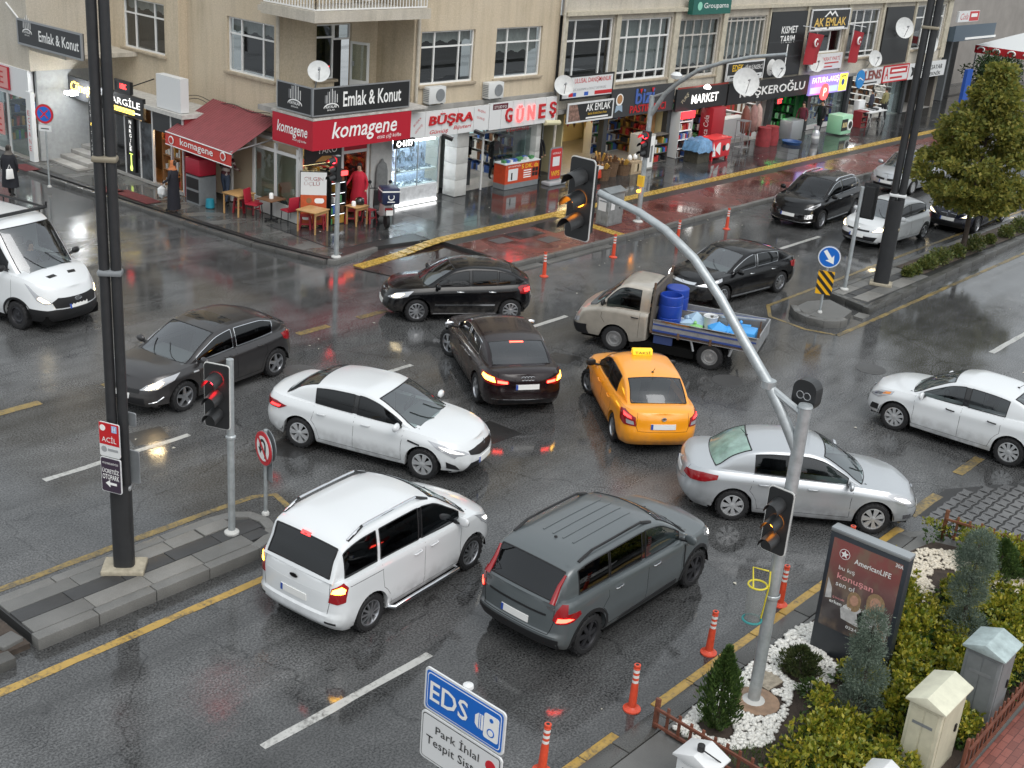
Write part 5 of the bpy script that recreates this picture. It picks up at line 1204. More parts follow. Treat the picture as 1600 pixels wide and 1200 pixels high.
FB.sign('shop_sign','long black butcher sign with white serif KÖŞKEROĞLU letters',48.85,56.1,2.08,3.0,M_BOARD,.25,.12); FB.txt('KÖŞKEROĞLU',52.75,2.56,5.9,.62,M_INKW,bold=.01,ext=.02)
FB.sign('led_sign','small glowing red sign under the butcher fascia',53.0,53.55,1.85,2.1,M_BOARD,.45,.08); FB.txt('ET',53.27,1.97,.4,.2,M_LITRED,bold=.05)
FB.sign('lit_sign','glowing violet and white phone shop sign with yellow end',56.2,60.1,1.98,2.92,glow('sign_violet',(.30,.22,.62),.45),.3,.10); FB.txt('FATURA-AKIŞ',57.75,2.66,2.7,.36,glow('lit_pink',(1,.7,1),.9),bold=.04); FB.art(R4(59.2,60.05,2.02,2.88),glow('lit_lemon',(.95,.85,.1),.45),'panel'); FB.art(R4(56.3,59.1,2.05,2.35),glow('lit_blue',(.45,.55,1),.5),'panel'); FB.art(circle(.16,16,59.6,2.45),mat('letter_blue',()),'emblem',dd=.008); FB.art(R4(59.35,59.85,2.72,2.77),M_INKK,'text_line',dd=.008)
FB.sign('round_sign','round glowing red hanging sign in front of the violet shop sign',57.25,57.3,2.0,2.05,M_BOARD,.6,.02); FB.art(circle(.40,22,57.3,2.15),M_LITR,'disc',.06); FB.txt('P',57.3,2.15,.3,.4,glow('lit_peach',(1,.6,.4),2),dd=.062)
FB.sign('round_sign','round blue sign left of the white LENS fascia',61.2,61.25,2.35,2.4,M_BWHITE,.5,.02); FB.art(circle(.46,24,61.2,2.5),mat('round_blue',(.02,.22,.55),.4),'disc',.06); FB.art([(60.9,2.52),(61.1,2.6),(61.5,2.45),(61.5,2.41),(61.1,2.55),(60.9,2.47)],M_INKW,'wave',dd=.064)
FB.sign('shop_sign','white LENS optician fascia with brown red letters',61.8,64.2,2.05,2.92,M_BWHITE,.2,.1); FB.txt('LENS',63.1,2.58,1.9,.48,mat('letter_brick',(.25,.06,.05),.5),bold=.03,ext=.03); FB.art(R4(62.0,63.7,2.14,2.21),M_INKK,'text_line')
FB.sign('shop_sign','red and white sign with letter A next to the LENS fascia',64.25,67.3,2.08,2.95,M_BWHITE,.25,.1,M_INKR); FB.art(R4(65.0,67.1,2.5,2.85),M_INKR,'panel'); FB.art(R4(65.2,66.9,2.6,2.72),M_INKW,'text_line',dd=.008); FB.txt('A',64.65,2.55,.45,.6,M_INKR,bold=.03); FB.art(R4(65.1,66.6,2.24,2.34),M_INKR,'text_line')
FB.sign('shop_sign','white computer shop sign with black figure behind the right lamp post',67.35,72.2,2.05,2.9,M_BWHITE,.25,.1); FB.txt('BİLGİSAYAR',70.4,2.62,2.8,.34,M_INKK,bold=.02); FB.txt('TEKNİK',70.8,2.24,1.8,.26,M_INKK,bold=.02); FB.art([(67.7,2.2),(68.1,2.3),(68.5,2.2),(68.4,2.5),(68.6,2.75),(68.1,2.65),(67.6,2.75),(67.8,2.5)],M_INKK)
FB.sign('shop_sign','tall black KISMET TARIM panel covering an upper bay',52.15,55.4,3.05,5.98,M_BOARD,.02,.10); FB.txt('KISMET\nTARIM',53.9,4.95,1.5,.75,M_INKW,bold=.02); FB.art(R4(53.9,53.98,3.2,4.5),M_INKW,'pole'); FB.art(circle(.38,20,52.7,3.5),M_INKW,'disc')
for zz in(3.9,4.6):FB.art(R4(52.2,55.3,zz,zz+.05),M_BOARDG,'ridge')
FB.sign('shop_sign','black and gold AK EMLAK sign with roof emblem on the upper floor',55.65,59.5,5.05,6.02,M_BOARD,.12,.10,M_BWHITE); FB.txt('AK EMLAK',57.6,5.42,3.2,.40,mat('letter_gold2',(.75,.50,.12),.4),bold=.03); FB.art(R4(56.1,57.3,5.1,5.17),M_INKW,'text_line'); FB.art(R4(57.5,59.1,5.1,5.17),M_INKW,'text_line')
FB.art([(56.9,5.66),(57.4,5.95),(57.65,5.80),(57.9,5.95),(58.3,5.66),(58.15,5.66),(57.9,5.85),(57.65,5.70),(57.4,5.85),(57.05,5.66)],M_INKW)
FB.sign('shop_sign','white party office sign with red lettering below the flag',56.2,59.55,3.12,3.88,M_BWHITE,.1,.08); FB.txt('DEMOKRAT PARTİ',58.05,3.66,2.5,.24,M_INKR); FB.art(R4(56.9,59.2,3.40,3.46),M_INKR,'text_line'); FB.art(R4(57.4,58.6,3.22,3.28),M_INKR,'text_line')
FB.sign('shop_sign','green insurance box sign at the top edge of the office block',45.05,47.95,6.08,6.75,mat('sign_green',(.01,.11,.085),.4),.2,.25); FB.txt('Groupama',46.8,6.40,1.9,.28,M_INKW); FB.art(circle(.17,18,45.55,6.42),mat('leaf_green',(.25,.6,.45),.4))
FB.sign('shop_sign','film and printing sign with yellow and white words over the butcher',48.7,51.85,3.12,3.92,M_BOARD,.12,.1,M_BWHITE); FB.txt('EDEK',49.6,3.66,.9,.28,M_INKY,bold=.02); FB.txt('FİLM SÜNGERCİ',51.0,3.66,1.5,.26,M_INKW); FB.art(R4(48.8,51.75,3.18,3.36),M_BWHITE,'panel'); FB.art(R4(49.0,51.5,3.24,3.29),M_INKK,'text_line',dd=.008)
FB.sign('shop_sign','black upper panel behind the satellite dish on the far bay',63.95,67.2,3.0,5.95,M_BOARD,.02,.08)
FB.art(R4(64.0,67.1,4.3,4.36),M_BOARDG,'ridge')
dish('large white satellite dish over the start of the butcher sign',(49.3,29.0,3.15),.62,(-.6,-.78,.35),(49.6,29.75,2.9))
dish('small satellite dish at the joint left of the white consultancy sign',(36.95,29.35,3.75),.38,(-.6,-.75,.4),(37.2,29.85,3.7))
dish('white satellite dish on the black upper panel',(65.3,29.35,4.9),.55,(-.5,-.8,.3),(65.3,29.8,4.7))
dish('white satellite dish behind the right lamp post',(68.6,29.3,4.0),.6,(-.5,-.8,.3),(68.6,29.8,3.8))
dish('round dish below the flag on the party office',(56.25,29.4,3.55),.45,(-.5,-.8,.4),(56.2,29.85,3.4))
dish('dish leaning beside the KISMET panel',(52.6,29.35,3.5),.42,(-.3,-.9,.2),(52.6,29.75,3.4))
dish('dish under the far window bay',(62.6,29.4,3.45),.42,(-.4,-.85,.3),(62.6,29.8,3.3))
def flag(label,x,z,h,wd):
 t=thing('flag',label,'flag',(x,29.3,z)); b=MB(); nu,nv=12,10
 for j in range(nv+1):
  for i in range(nu+1):
   fu,fv=i/nu,j/nv; b.v.append((fu*wd*(1-.25*fv)+.12*fv,.10*sin(fu*7+fv*2)*(.4+fv),-fv*h-.18*fu*(1-fv)))
 for j in range(nv):
  for i in range(nu):k=j*(nu+1)+i; b.f.append((k,k+1,k+nu+2,k+nu+1))
 b.build('cloth',mat('flag_red',(.30,.012,.02),.7),t,smooth=80)
 MB().tube([(0,.55,.25),(wd*.6,-.25,.15)],.02,6).build('flag_pole',M_ALU,t)
 cx,cz=wd*.42,-h*.32; ring= [(cx+.17*cos(a),-.12,cz+.17*sin(a))for a in[2*pi*(i/20)+.6 for i in range(16)]]; MB().tube(ring,[.01+.035*sin(pi*i/15)for i in range(16)],6).build('crescent',M_INKW,t)
 st_= [((.07 if i%2==0 else .03)*cos(pi*i/5+pi/2),(.07 if i%2==0 else .03)*sin(pi*i/5+pi/2))for i in range(10)]; MB().prism(st_,(cx+.1,-.13,cz-.06),(1,0,0),(0,0,1),(0,-.01,0)).build('star',M_INKW,t)
flag('red flag with white crescent hanging left of the party office window',55.0,5.05,1.5,1.6); flag('narrow red flag with crescent hanging right of the party office window',59.6,5.0,1.6,1.2)
M_DK=mat('shop_dark_wall',(.10,.09,.08),.8)
room(b2,37.9,44.7,29.95,4.2,2.58,back=mat('cream_wall',(.55,.48,.28),.7),lamp=M_TUBEW,lamps=3,rows=1); room(b2,44.9,48.7,29.95,4,2.58,back=mat('market_red',(.30,.02,.025),.5),side=mat('market_red',()),lamp=M_TUBE,lamps=2)
room(b2,48.95,53.3,29.95,4,2.58,lamp=M_TUBE,lamps=3); room(b2,53.4,56.9,29.95,4,2.58,back=mat('green_wall',(.03,.20,.05),.5),side=mat('green_wall',()),lamp=M_TUBEG,lamps=2,rows=2); room(b2,57.0,61.1,29.95,4,2.58,lamp=M_TUBE,lamps=2,back=M_STONEG); room(b2,61.2,67.9,29.95,4,2.58,lamp=M_TUBE,lamps=3,back=M_STONEG); room(b2,68.0,72.2,29.95,4,2.58,back=M_DK,side=M_DK)
shelf('shop_shelf','green lit shelf deep inside the green shop',53.7,56.6,33.3,33.7,SC,2.3,5,mat('green_wall',()),[GOODS[3],GOODS[6],GOODS[2]],'shelf',17)
shelf('shop_shelf','pale shelf with phones inside the phone shop',57.4,60.6,33.3,33.7,SC,2.2,5,M_ALUW,GOODS[2:],'shelf',18)
sideshelf('tall shelf of packets along the right wall of the pastirma shop',44.65,30.3,33.6,6,M_WOOD,[GOODS[5],GOODS[1],GOODS[0],GOODS[6]],53)
sideshelf('shelf of snacks along the red right wall of the market',48.65,30.3,33.6,6,M_BLK,GOODS,54)
sideshelf('chilled shelf along the right wall of the butcher',53.25,30.3,33.6,4,M_ALUW,[GOODS[0],GOODS[2],GOODS[5]],55,lit=M_LITW)
sideshelf('green lit shelf along the right wall of the green shop',56.85,30.2,33.6,5,mat('green_frame',(.02,.09,.03),.5),[GOODS[3],GOODS[6],GOODS[6],GOODS[2]],56)
sideshelf('shelf of boxes on the right wall of the phone shop',61.05,30.3,33.6,5,M_ALUW,[GOODS[2],GOODS[6],GOODS[4]],57)
sideshelf('lit frame rack on the right wall of the optician',67.85,30.3,33.6,6,M_BWHITE,[GOODS[6],GOODS[2],GOODS[5]],58,lit=M_LITW)
for i in range(9):tag(MB().lathe([(0,-.55-.1*(i%3)),(.05+.02*(i%2),-.4),(.05,-.1),(.01,0)],8,(38.3+.55*i,30.05+.12*(i%2),2.5)).build('hanging_string',GOODS[(0,5,1)[i%3]],smooth=60),'string of dried food hanging in the spice shop opening, %s from the left'% ['first','second','third','fourth','fifth','sixth','seventh','eighth','ninth'][i],'dried food','strings of dried food')
tag(MB().box((49.6,30.4,SC),(52.4,31.0,1.15)).build('meat_counter',M_BWHITE,bevel=.02),'white meat counter inside the butcher','counter')
for x in(40.35,44.8,48.8,53.35,56.95,61.15,67.95):part(b2,MB().box((x-.14,29.75,SC),(x+.14,30.0,2.6)),'pier',M_BOARDG)
for x0,x1 in((57.1,58.9),(58.95,61.0),(65.9,67.8)):part(b2,MB().box((x0,29.92,SC),(x1,29.94,2.3)),'shop_pane',M_SHOPGL); part(b2,MB().box((x0-.04,29.9,SC),(x0+.04,29.96,2.3)),'shopfront_post',M_ALUW)
part(b2,MB().box((57.0,29.88,SC),(61.1,30.0,SC+.22)),'stall_riser',M_ALUW)
shelf('shop_shelf','dark shelf of dried goods at the back of the spice shop',39.6,40.9,33.6,34.0,SC,2.3,6,M_WOOD,GOODS,'shelf',11); shelf('shop_shelf','white rack of packets inside the pastirma shop',42.2,44.5,31.8,32.2,SC,2.4,5,M_ALUW,GOODS[2:],'shelf',12); shelf('shop_shelf','low dark stand of packets at the pastirma shop front',43.0,44.3,29.3,29.7,SC,1.3,3,M_DK,GOODS,'shelf',13)
fr=shelf('drinks_fridge','tall white drinks fridge with bottles under the MARKET sign',45.05,46.05,29.35,29.95,SC,2.1,5,M_BWHITE,GOODS,'fridge',14,lit=M_LITW)
tag(MB().box((45.05,29.28,1.82),(46.05,29.345,2.12)).build('fridge_header',glow('cola_red_lit',(.9,.04,.05),.9)),'red lit header board of the drinks fridge','board')
tag(MB().box((47.55,29.3,SC),(48.55,29.95,2.1)).build('cola_fridge',mat('cola_red',(.34,.012,.02),.35),bevel=.02),'dark red drinks fridge side panel beside the butcher shop','fridge'); text('Coca Cola',(47.54,29.62,1.15),(0,0,1),(0,1,0),1.2,.25,M_INKW,bpy.data.objects['cola_fridge'])
ice=thing('ice_cream_freezer','red ice cream freezer with white swirls standing outside the market','freezer',(46.75,28.55,ZP)); M_ICE=mat('freezer_red',(.62,.02,.03),.3); MB().box((-.7,-.36,.12),(.7,.36,.88)).build('cabinet',M_ICE,ice,bevel=.03); MB().box((-.73,-.39,.88),(.73,.39,.95)).build('lid',mat('freezer_lid',(.72,.05,.05),.25),ice,bevel=.02)
for sx in(-.6,.6):[MB().box((sx-.05,sy-.05,0),(sx+.05,sy+.05,.12)).build('foot',M_ICE,ice)for sy in(-.28,.28)]
MB().prism([(.35*cos(a)-.1,.45+.33*sin(a))for a in[pi*.55+i*.14 for i in range(11)]]+[(-.05,.2),(-.1,.75)],(0,-.362,0),UX,UZ,(0,-.006,0)).build('swirl',M_INKW,ice); MB().prism([(a,b)for a,b in circle(.13,14,.2,.5)],(0,-.362,0),UX,UZ,(0,-.006,0)).build('emblem',M_INKK,ice); MB().prism(circle(.16,14,.48,.52),(0,-.362,0),UX,UZ,(0,-.004,0)).build('emblem',M_INKW,ice); MB().prism([(-.66,.2),(-.42,.2),(-.5,.5),(-.66,.8)],(0,-.362,0),UX,UZ,(0,-.006,0)).build('swirl',M_INKW,ice)
bl=thing('covered_crate','goods crate under a crumpled blue sheet beside the red freezer','crate',(45.5,28.6,ZP)); MB().box((-.45,-.35,.0),(.45,.35,.5)).build('crate',mat('crate_dark',(.06,.055,.04),.7,var=.5,vscale=9),bl)
b=MB(); R_=random.Random(3); n=9
for j in range(n+1):
 for i in range(n+1):
  x,y= -.6+1.2*i/n,-.5+1.0*j/n; e=max(abs(x)/.6,abs(y)/.5); z=.98-.5*max(0,e-.72)/.28+R_.uniform(-.05,.05); b.v.append((x,y,z))
for j in range(n):
 for i in range(n):k=j*(n+1)+i; b.f.append((k,k+1,k+n+2,k+n+1))
b.build('sheet',mat('blue_sheet',(.12,.25,.42),.35,var=.4,vscale=6),bl,smooth=50); MB().box((-.42,-.32,.5),(.42,.32,.9)).build('goods',mat('crate_dark',()),bl)
for i,(x,y,h)in enumerate(((38.6,29.2,.9),(39.2,29.0,1.15),(39.8,28.9,1.0),(38.9,28.6,.8),(40.4,28.75,.75))):
 t=thing('wicker_basket',['tall brown basket of dried goods at the spice shop doorway','largest brown basket with wooden utensils outside the spice shop','brown basket behind the pale wooden crate','low brown basket nearest the flats door','short brown basket beside the steel cabinet'][i],'basket',(x,y,ZP)); MB().lathe([(.0,0),(.26,0),(.33,h*.55),(.36,h*.6),(.31,h*.6),(.28,h*.5)],16,cap=False).build('body',mat('wicker',(.13,.075,.04),.8,var=.4,vscale=20),t)
 for k in range(7):a=k*.9; MB().tube([(0+.1*cos(a),.1*sin(a),h*.5),(.22*cos(a),.22*sin(a),h*(.75+.05*(k%3)))],.05,6).build('item',random.choice([GOODS[5],M_WOOD,GOODS[1]]),t)
cr=thing('wooden_crate','pale wooden crate with two white gourds outside the spice shop','crate',(41.0,28.75,ZP)); MB().box((-.35,-.25,0),(.35,.25,.5)).build('box',mat('pale_wood',(.36,.27,.17),.7,var=.2),cr)
for sx in(-.18,.18):MB().lathe([(0,0),(.09,.05),(.1,.14),(.06,.22),(0,.26)],12,(sx,0,.5)).build('gourd',M_INKW,cr,smooth=60)
for sx in(-.15,.05):MB().box((sx,-.262,.1),(sx+.3,-.252,.4)).build('panel',mat('pale_wood2',(.5,.4,.26),.7),cr)
tag(MB().box((41.6,28.75,ZP),(42.5,29.4,1.55)).build('steel_cabinet',mat('cab_beige',(.42,.41,.37),.5),bevel=.02),'tall beige cooler cabinet standing outside the pastirma shop','cabinet')
cd_=bpy.data.objects['steel_cabinet']; MB().box((41.66,28.735,ZP+.08),(42.44,28.749,1.48)).build('door_frame',M_INKW,cd_); MB().box((41.82,28.725,ZP+.2),(42.02,28.734,1.4)).build('door_glass',M_GLOSSBLK,cd_); MB().box((42.2,28.725,ZP+.3),(42.34,28.734,1.1)).build('door_sticker',M_ALU,cd_)
ab=thing('pavement_sign','red poster stand with rounded top on a grey foot outside the flats door','pavement sign',(36.6,29.15,ZP)); MB().box((-.5,-.22,0),(.5,.22,.14)).build('foot',mat('foot_grey',(.35,.36,.37),.5),ab,bevel=.04); MB().prism(rrect(.72,1.25,.12,4,0,.78),(0,-.02,0),UX,UZ,(0,.05,0)).build('panel',M_GREYP,ab); MB().prism(rrect(.64,1.15,.08,4,0,.78),(0,-.03,0),UX,UZ,(0,.008,0)).build('poster',mat('poster_red',(.48,.03,.03),.4),ab); MB().box((-.2,-.036,.7),(.2,-.031,1.05)).build('picture',M_BWHITE,ab); text('WPS',(0,-.032,.42),UX,UZ,.5,.2,M_INKY,ab,bold=.03); text('VESİKALIK',(0,-.032,1.2),UX,UZ,.5,.10,M_INKW,ab)
for i,(x,y)in enumerate(((38.0,28.4),(38.55,28.6))):
 t=thing('toy_cart',['red and white pull cart nearest the flats door','red pull cart next to the baskets'][i],'cart',(x,y,ZP)); MB().box((-.18,-.14,.12),(.18,.14,.48)).build('box',mat('cart_red',(.60,.06,.03),.4),t,bevel=.02); MB().box((-.17,-.15,.48),(.17,.13,.58)).build('lid',M_BWHITE,t); MB().tube([(0,.16,.3),(.15,.25,.9),(-.15,.25,.9),(0,.16,.3)],.02,6).build('handle',M_BLK,t)
 for sx in(-.19,.19):MB().lathe([(0,-.02),(.09,-.02),(.09,.02),(0,.02)],12,(sx,0,.09),axis='x').build('wheel',M_TYRE,t)
for i,(x,c_)in enumerate(((50.3,(.20,.06,.04)),(51.0,(.30,.16,.14)),(51.4,(.42,.28,.24)))):
 tag(MB().lathe([(0,-1.3),(.16,-1.2),(.22,-.7),(.16,-.2),(.04,0)],10,(x,29.3,2.0)).build('hanging_meat',mat('meat%d'%i,c_,.6,var=.3),smooth=60),['dark red side of meat hanging at the butcher','pink side of meat hanging at the butcher','pale side of meat hanging furthest right at the butcher'][i],'meat')
for i,x in enumerate((51.5,52.2)):tag(MB().lathe([(0,0),(.33,0),(.36,.35),(.30,.75),(.32,.85),(.26,.86)],14,(x,28.9,ZP)).build('red_sack',mat('sack_red',(.26,.03,.035),.7,var=.2),smooth=50),['dark red sack at the butcher, left one of two','dark red sack at the butcher, right one of two'][i],'sack')
mc=thing('metal_rack','thin grey wire stand between the market and the butcher','rack',(49.2,28.7,ZP))
for sx,sy in((-.25,-.2),(.25,-.2),(-.25,.2),(.25,.2)):MB().tube([(sx,sy,0),(sx,sy,1.4)],.02,6).build('leg',M_ALU,mc)
for z in(.2,.7,1.38):MB().box((-.27,-.22,z),(.27,.22,z+.02)).build('shelf_board',M_ALU,mc)
tag(MB().box((53.7,28.7,ZP),(54.8,29.4,1.1)).build('steel_bin',mat('steel_box',(.36,.37,.38),.35,.5),bevel=.05),'grey steel chest at the green shop','chest'); tag(MB().lathe([(0,0),(.4,0),(.48,.14),(.44,.14),(.38,.05),(0,.05)],18,(53.3,28.4,ZP)).build('wash_tub',mat('tub_blue',(.03,.08,.22),.4),smooth=40),'low blue plastic tub on the wet pavement','tub')
gb=thing('gas_cylinder','silver gas cylinder standing in front of the green shop','gas cylinder',(54.6,27.9,ZP)); MB().lathe([(.16,0),(.18,.03),(.18,.5),(.12,.62),(.06,.66),(.06,.7)],16).build('tank',mat('gas_silver',(.55,.56,.58),.3,.6),gb,smooth=50); MB().lathe([(.12,.66),(.13,.82),(.10,.82),(.10,.66)],14,cap=False).build('collar',mat('gas_silver',()),gb); MB().lathe([(.185,.25),(.185,.36)],16,cap=False).build('band',M_INKW,gb); MB().lathe([(0,.7),(.03,.7),(.03,.78),(0,.78)],8).build('valve',M_CHROME,gb)
ms=thing('display_machine','mint green box with round door and black panel outside the phone shop','machine',(58.1,28.5,ZP)); MB().box((-.55,-.4,.06),(.55,.4,.98)).build('casing',mat('mint',(.36,.66,.44),.4),ms,bevel=.03); MB().box((-.55,-.415,.25),(.05,-.405,.82)).build('panel',M_INKK,ms); MB().lathe([(.27,-.02),(.27,.01),(.20,.02),(0,.01)],20,(.30,-.41,.5),axis='y').build('round_door',M_INKW,ms); MB().lathe([(.18,-.035),(.18,.0),(0,0)],18,(.30,-.415,.5),axis='y').build('door_glass',M_INKK,ms)
for i in range(3):MB().box((-.46+i*.16,-.422,.42),(-.36+i*.16,-.416,.66)).build('figure',mat('gold_fig',(.6,.5,.25),.4),ms)
tb=thing('folding_table','white folding table with crossed legs outside the optician','table',(62.4,28.9,ZP)); MB().box((-1.0,-.38,.72),(1.0,.38,.77)).build('top',M_BWHITE,tb,bevel=.01)
for sx in(-.75,.75):
 for sy in(-1,1):MB().tube([(sx-.22*sy,sy*.3,0),(sx+.15*sy,sy*.3,.72)],.02,6).build('leg',M_ALUW,tb)
for i,(x,c_)in enumerate(((-.5,M_BWHITE),(-.1,M_ALU),(.2,M_INKK),(.5,M_BWHITE))):MB().box((x-.15,-.2,.77),(x+.12,.15,.80+.03*i)).build('box',c_,tb)
tag(MB().box((62.0,29.5,ZP),(62.7,29.8,1.3)).build('white_panel',M_BWHITE,bevel=.01),'white panel leaning behind the folding table','panel'); shelf('dark_stand','dark slatted stand left of the folding table',60.9,61.6,28.7,29.2,ZP,.95,3,M_CAFEW,GOODS[5:],'stand',21)
hz=thing('low_building','grey plastered building beyond the office block at the top right','building',(0,0,0)); MB().box((74.5,34,0),(110,60,14)).build('wall',mat('plaster_grey',(.27,.25,.23),.85,var=.15,vscale=.6),hz); MB().box((72.5,31.5,0),(78.5,36,4.2)).build('annexe_wall',mat('annexe_dark',(.07,.07,.07),.8,var=.3),hz); MB().prism([(0,0),(2.2,0),(2.2,.15),(0,.9)],(72.4,29.4,3.9),(0,1,0),UZ,(6,0,0)).build('annexe_roof',mat('roof_blue',(.07,.10,.13),.5),hz)
MB().box((74,29.37,3.96),(78.6,29.42,4.08)).build('roof_band',M_INKW,hz); MB().box((73.2,30.6,SC),(73.5,31.5,3.8)).build('post',M_GREYP,hz); MB().box((75.2,30.6,SC),(75.45,31.5,3.8)).build('post',M_GREYP,hz)
Fc=Fac((0,29.7,0),(1,0,0),(0,-1,0)); Fc.sign('shop_sign','small white and red drinks sign high beyond the office block',72.9,75.9,4.95,5.55,M_BWHITE,0,.12); Fc.art(R4(74.5,75.85,4.98,5.52),M_INKR,'panel'); Fc.txt('Cola',73.75,5.25,1.1,.36,M_INKR,shear=.3); Fc.art(R4(74.7,75.6,5.2,5.4),M_INKW,'text_line',dd=.008)
tag(MB().box((74.2,28.9,SC),(75.0,29.1,2.3)).build('blue_banner_panel',M_INKB),'upright dark blue banner panel beyond the shops','banner')
cp=thing('parasol_canopy','white market canopy with red drinks valance at the right edge','canopy',(82,26.2,0)); za,zb_=3.35,2.75
MB().add([(78.4,24.8,za),(86,24.8,za),(86,30.4,za),(78.4,30.4,za),(82,27.6,za+1.3)],[(0,1,4),(1,2,4),(2,3,4),(3,0,4)]).build('roof',mat('canvas_white',(.62,.64,.64),.7),cp).location= (-82,-26.2,0)
for a,b_ in(((78.4,24.8),(86,24.8)),((78.4,30.4),(78.4,24.8))):
 MB().add([(*a,za),(*b_,za),(*b_,zb_+.15),(*a,zb_+.15)],[(0,1,2,3)]).build('valance',mat('valance_cola',(.50,.02,.03),.5),cp).location= (-82,-26.2,0)
for k in range(6):
 t_=MB().tube([(78.36,30.0-.95*k+.22*cos(a),3.12+.14*sin(a))for a in[i*pi/8 for i in range(11)]],.05,5).build('roundel',M_INKW,cp); t_.location= (-82,-26.2,0)
for x,y in((78.5,24.9),(85.9,24.9),(78.5,30.3),(85.9,30.3)):MB().tube([(x-82,y-26.2,SC),(x-82,y-26.2,za)],.05,8).build('post',M_ALU,cp)
dish('dark satellite dish on the grey plaster wall at the top right',(79.3,33.5,5.0),.5,(-.5,-.8,.3),(79.3,34,4.9),M_GREYP)
def prof(kind,xf,xr,wb,H,belt=.93,deck=.97,hood=.80,nose=.66,cowl=None,wsl=.80,rb=None,rsl=.72,rh=None,bump=0.):
 cw=cowl if cowl is not None else wb/2-.12
 top= [(xr,deck-.06),(xr+.3,deck),(-wb/2+.35,belt+.03),(0,belt+.005),(wb/2-.6,belt-.015),(cw-.02,belt-.045),(xf-.55,hood),(xf-.18,nose+.06),(xf,nose)]
 if kind=='sedan':
  r=rb if rb is not None else xr+.52
  gh= [(r,deck+.012),(r+rsl*.5,lerp(deck,H,.62)),(r+rsl,H-.06),(r+rsl+.45,H-.012),(cw-wsl-.35,H),(cw-wsl,H-.055),(cw-wsl*.5,lerp(belt,H,.52)),(cw,belt-.02)]
  return dict(top=top,gh=gh,ws=(cw-wsl+.03,cw-.03),rw=(r+.04,r+rsl-.05))
 r=rb if rb is not None else xr+.06; top[0]= (xr,deck-.03); top[1]= (xr+.3,deck)
 h1=rh or H-.10
 gh= [(r,deck+.005),(r+rsl*.5,lerp(deck,h1,.58)),(r+rsl,h1),(r+rsl+.5,H-.02),(cw-wsl-.5,H),(cw-wsl,H-.06),(cw-wsl*.5,lerp(belt,H,.52)),(cw,belt-.02)]
 return dict(top=top,gh=gh,ws=(cw-wsl+.03,cw-.03),rw=(r+.03,r+rsl-.04))
VEH= {}
def lit_head(c,poly,inner,lit=M_HEADLIT,ind=None):
 for sg in(1,-1):
  p= [(a*sg,b)for a,b in poly]; o=c.patch('front',p,'headlight',M_LAMP,.007,step=.07)
  c.patch('front',[(a*sg,b)for a,b in inner],'bulb',lit or M_LAMPIN,.012,parent=o,step=.07,thick=0)
def tails(c,poly,m=M_RED,inners=()):
 for sg in(1,-1):
  o=c.patch('rear',[(a*sg,b)for a,b in poly],'tail_light',m,.008,step=.07)
  for nm,pl,mm in inners:c.patch('rear',[(a*sg,b)for a,b in pl],nm,mm,.013,parent=o,step=.07,thick=0)
def rect(a0,a1,b0,b1):return[(a0,b0),(a1,b0),(a1,b1),(a0,b1)]
def sidestrip(c,x0,x1,z0,z1,name,m,off=.012):c.patch('L',rect(x0,x1,z0,z1),name,m,off,step=.12,both=True)
wb=2.6; L=4.54; fo=.93; xf=wb/2+fo; xr=xf-L
c=Car('saloon_car','silver saloon with orange-red tail lamps passing behind the grey signal pole','car',paint('paint_silver',(.46,.48,.50),.5,.32),L=L,W=1.76,H=1.47,wb=wb,fo=fo,r=.315,rim='cap14',rimmat=M_HUBCAP,**prof('sedan',xf,xr,wb,1.47,hood=.83,nose=.68,wsl=.86,rsl=.74),win=[(-1.03,-.22),(-.12,.90)],pil=[(-.22,-.12)],seatmat=M_SEATL,glass={'rear_window':mat('misted_rear_glass',(.20,.31,.26),.3,coat=1,var=.35,vscale=5),('side_window',0):glassmat('smoked_glass',(.10,.11,.115))})
c.doors(-1.0,-.17,.86); c.mirrors(); c.handles([-.78,.12],.80)
lit_head(c,[(.50,.72),(.66,.66),(.98,.72),(1.22,.88),(1.20,.97),(.9,.95),(.62,.86)],[(.70,.74),(.92,.78),(1.05,.88),(.8,.86)],M_DRL)
tails(c,[(.46,.72),(.72,.66),(1.0,.70),(1.22,.80),(1.20,.90),(.9,.92),(.5,.88)])
c.patch('front',rect(-.42,.42,.62,.78),'grille',M_BLK); c.patch('front',rect(-.55,.55,.14,.34),'bumper_intake',M_BLK)
c.patch('front',[(.68,.22),(.9,.22),(.92,.36),(.74,.38)],'fog_lamp',M_LAMPIN,both=True)
c.plate(-1,.72); c.plate(1,.45); c.emblem(1,.66,.055,kind='oval'); c.emblem(-1,.86,.055,kind='oval'); c.antenna(-1.1)
c.line('rear',[(-.55,.98),(-.56,.60),(-.30,.52),(.30,.52),(.56,.60),(.55,.98)],.008,'boot_seam'); c.line('front',[(-.8,.60),(0,.58),(.8,.60)],.008,'bonnet_seam')
c.place((1140,810),(1357,831)); VEH['corolla']=c
wb=2.711; L=4.63; fo=.93; xf=wb/2+fo; xr=xf-L
c=Car('saloon_car','white saloon with diamond badge nose turning in the middle of the crossing','car',paint('paint_white',(.66,.68,.69),0,.3),L=L,W=1.81,H=1.45,wb=wb,fo=fo,r=.32,rim='cap14',rimmat=M_HUBCAP,**prof('sedan',xf,xr,wb,1.45,belt=.95,deck=1.0,hood=.84,nose=.70,wsl=.92,rsl=.80,rb=xr+.46),win=[(-1.12,-.20),(-.08,.98)],pil=[(-.20,-.08)],crease=.012,glass={'side_window':M_TINT})
c.doors(-1.05,-.14,.92); c.mirrors(); c.handles([-.85,.12],.84)
lit_head(c,[(.50,.70),(.78,.64),(.84,.56),(.92,.64),(1.15,.76),(1.28,.92),(.95,.90),(.6,.80)],[(.62,.72),(.9,.74),(1.1,.84),(.85,.82)],M_DRL)
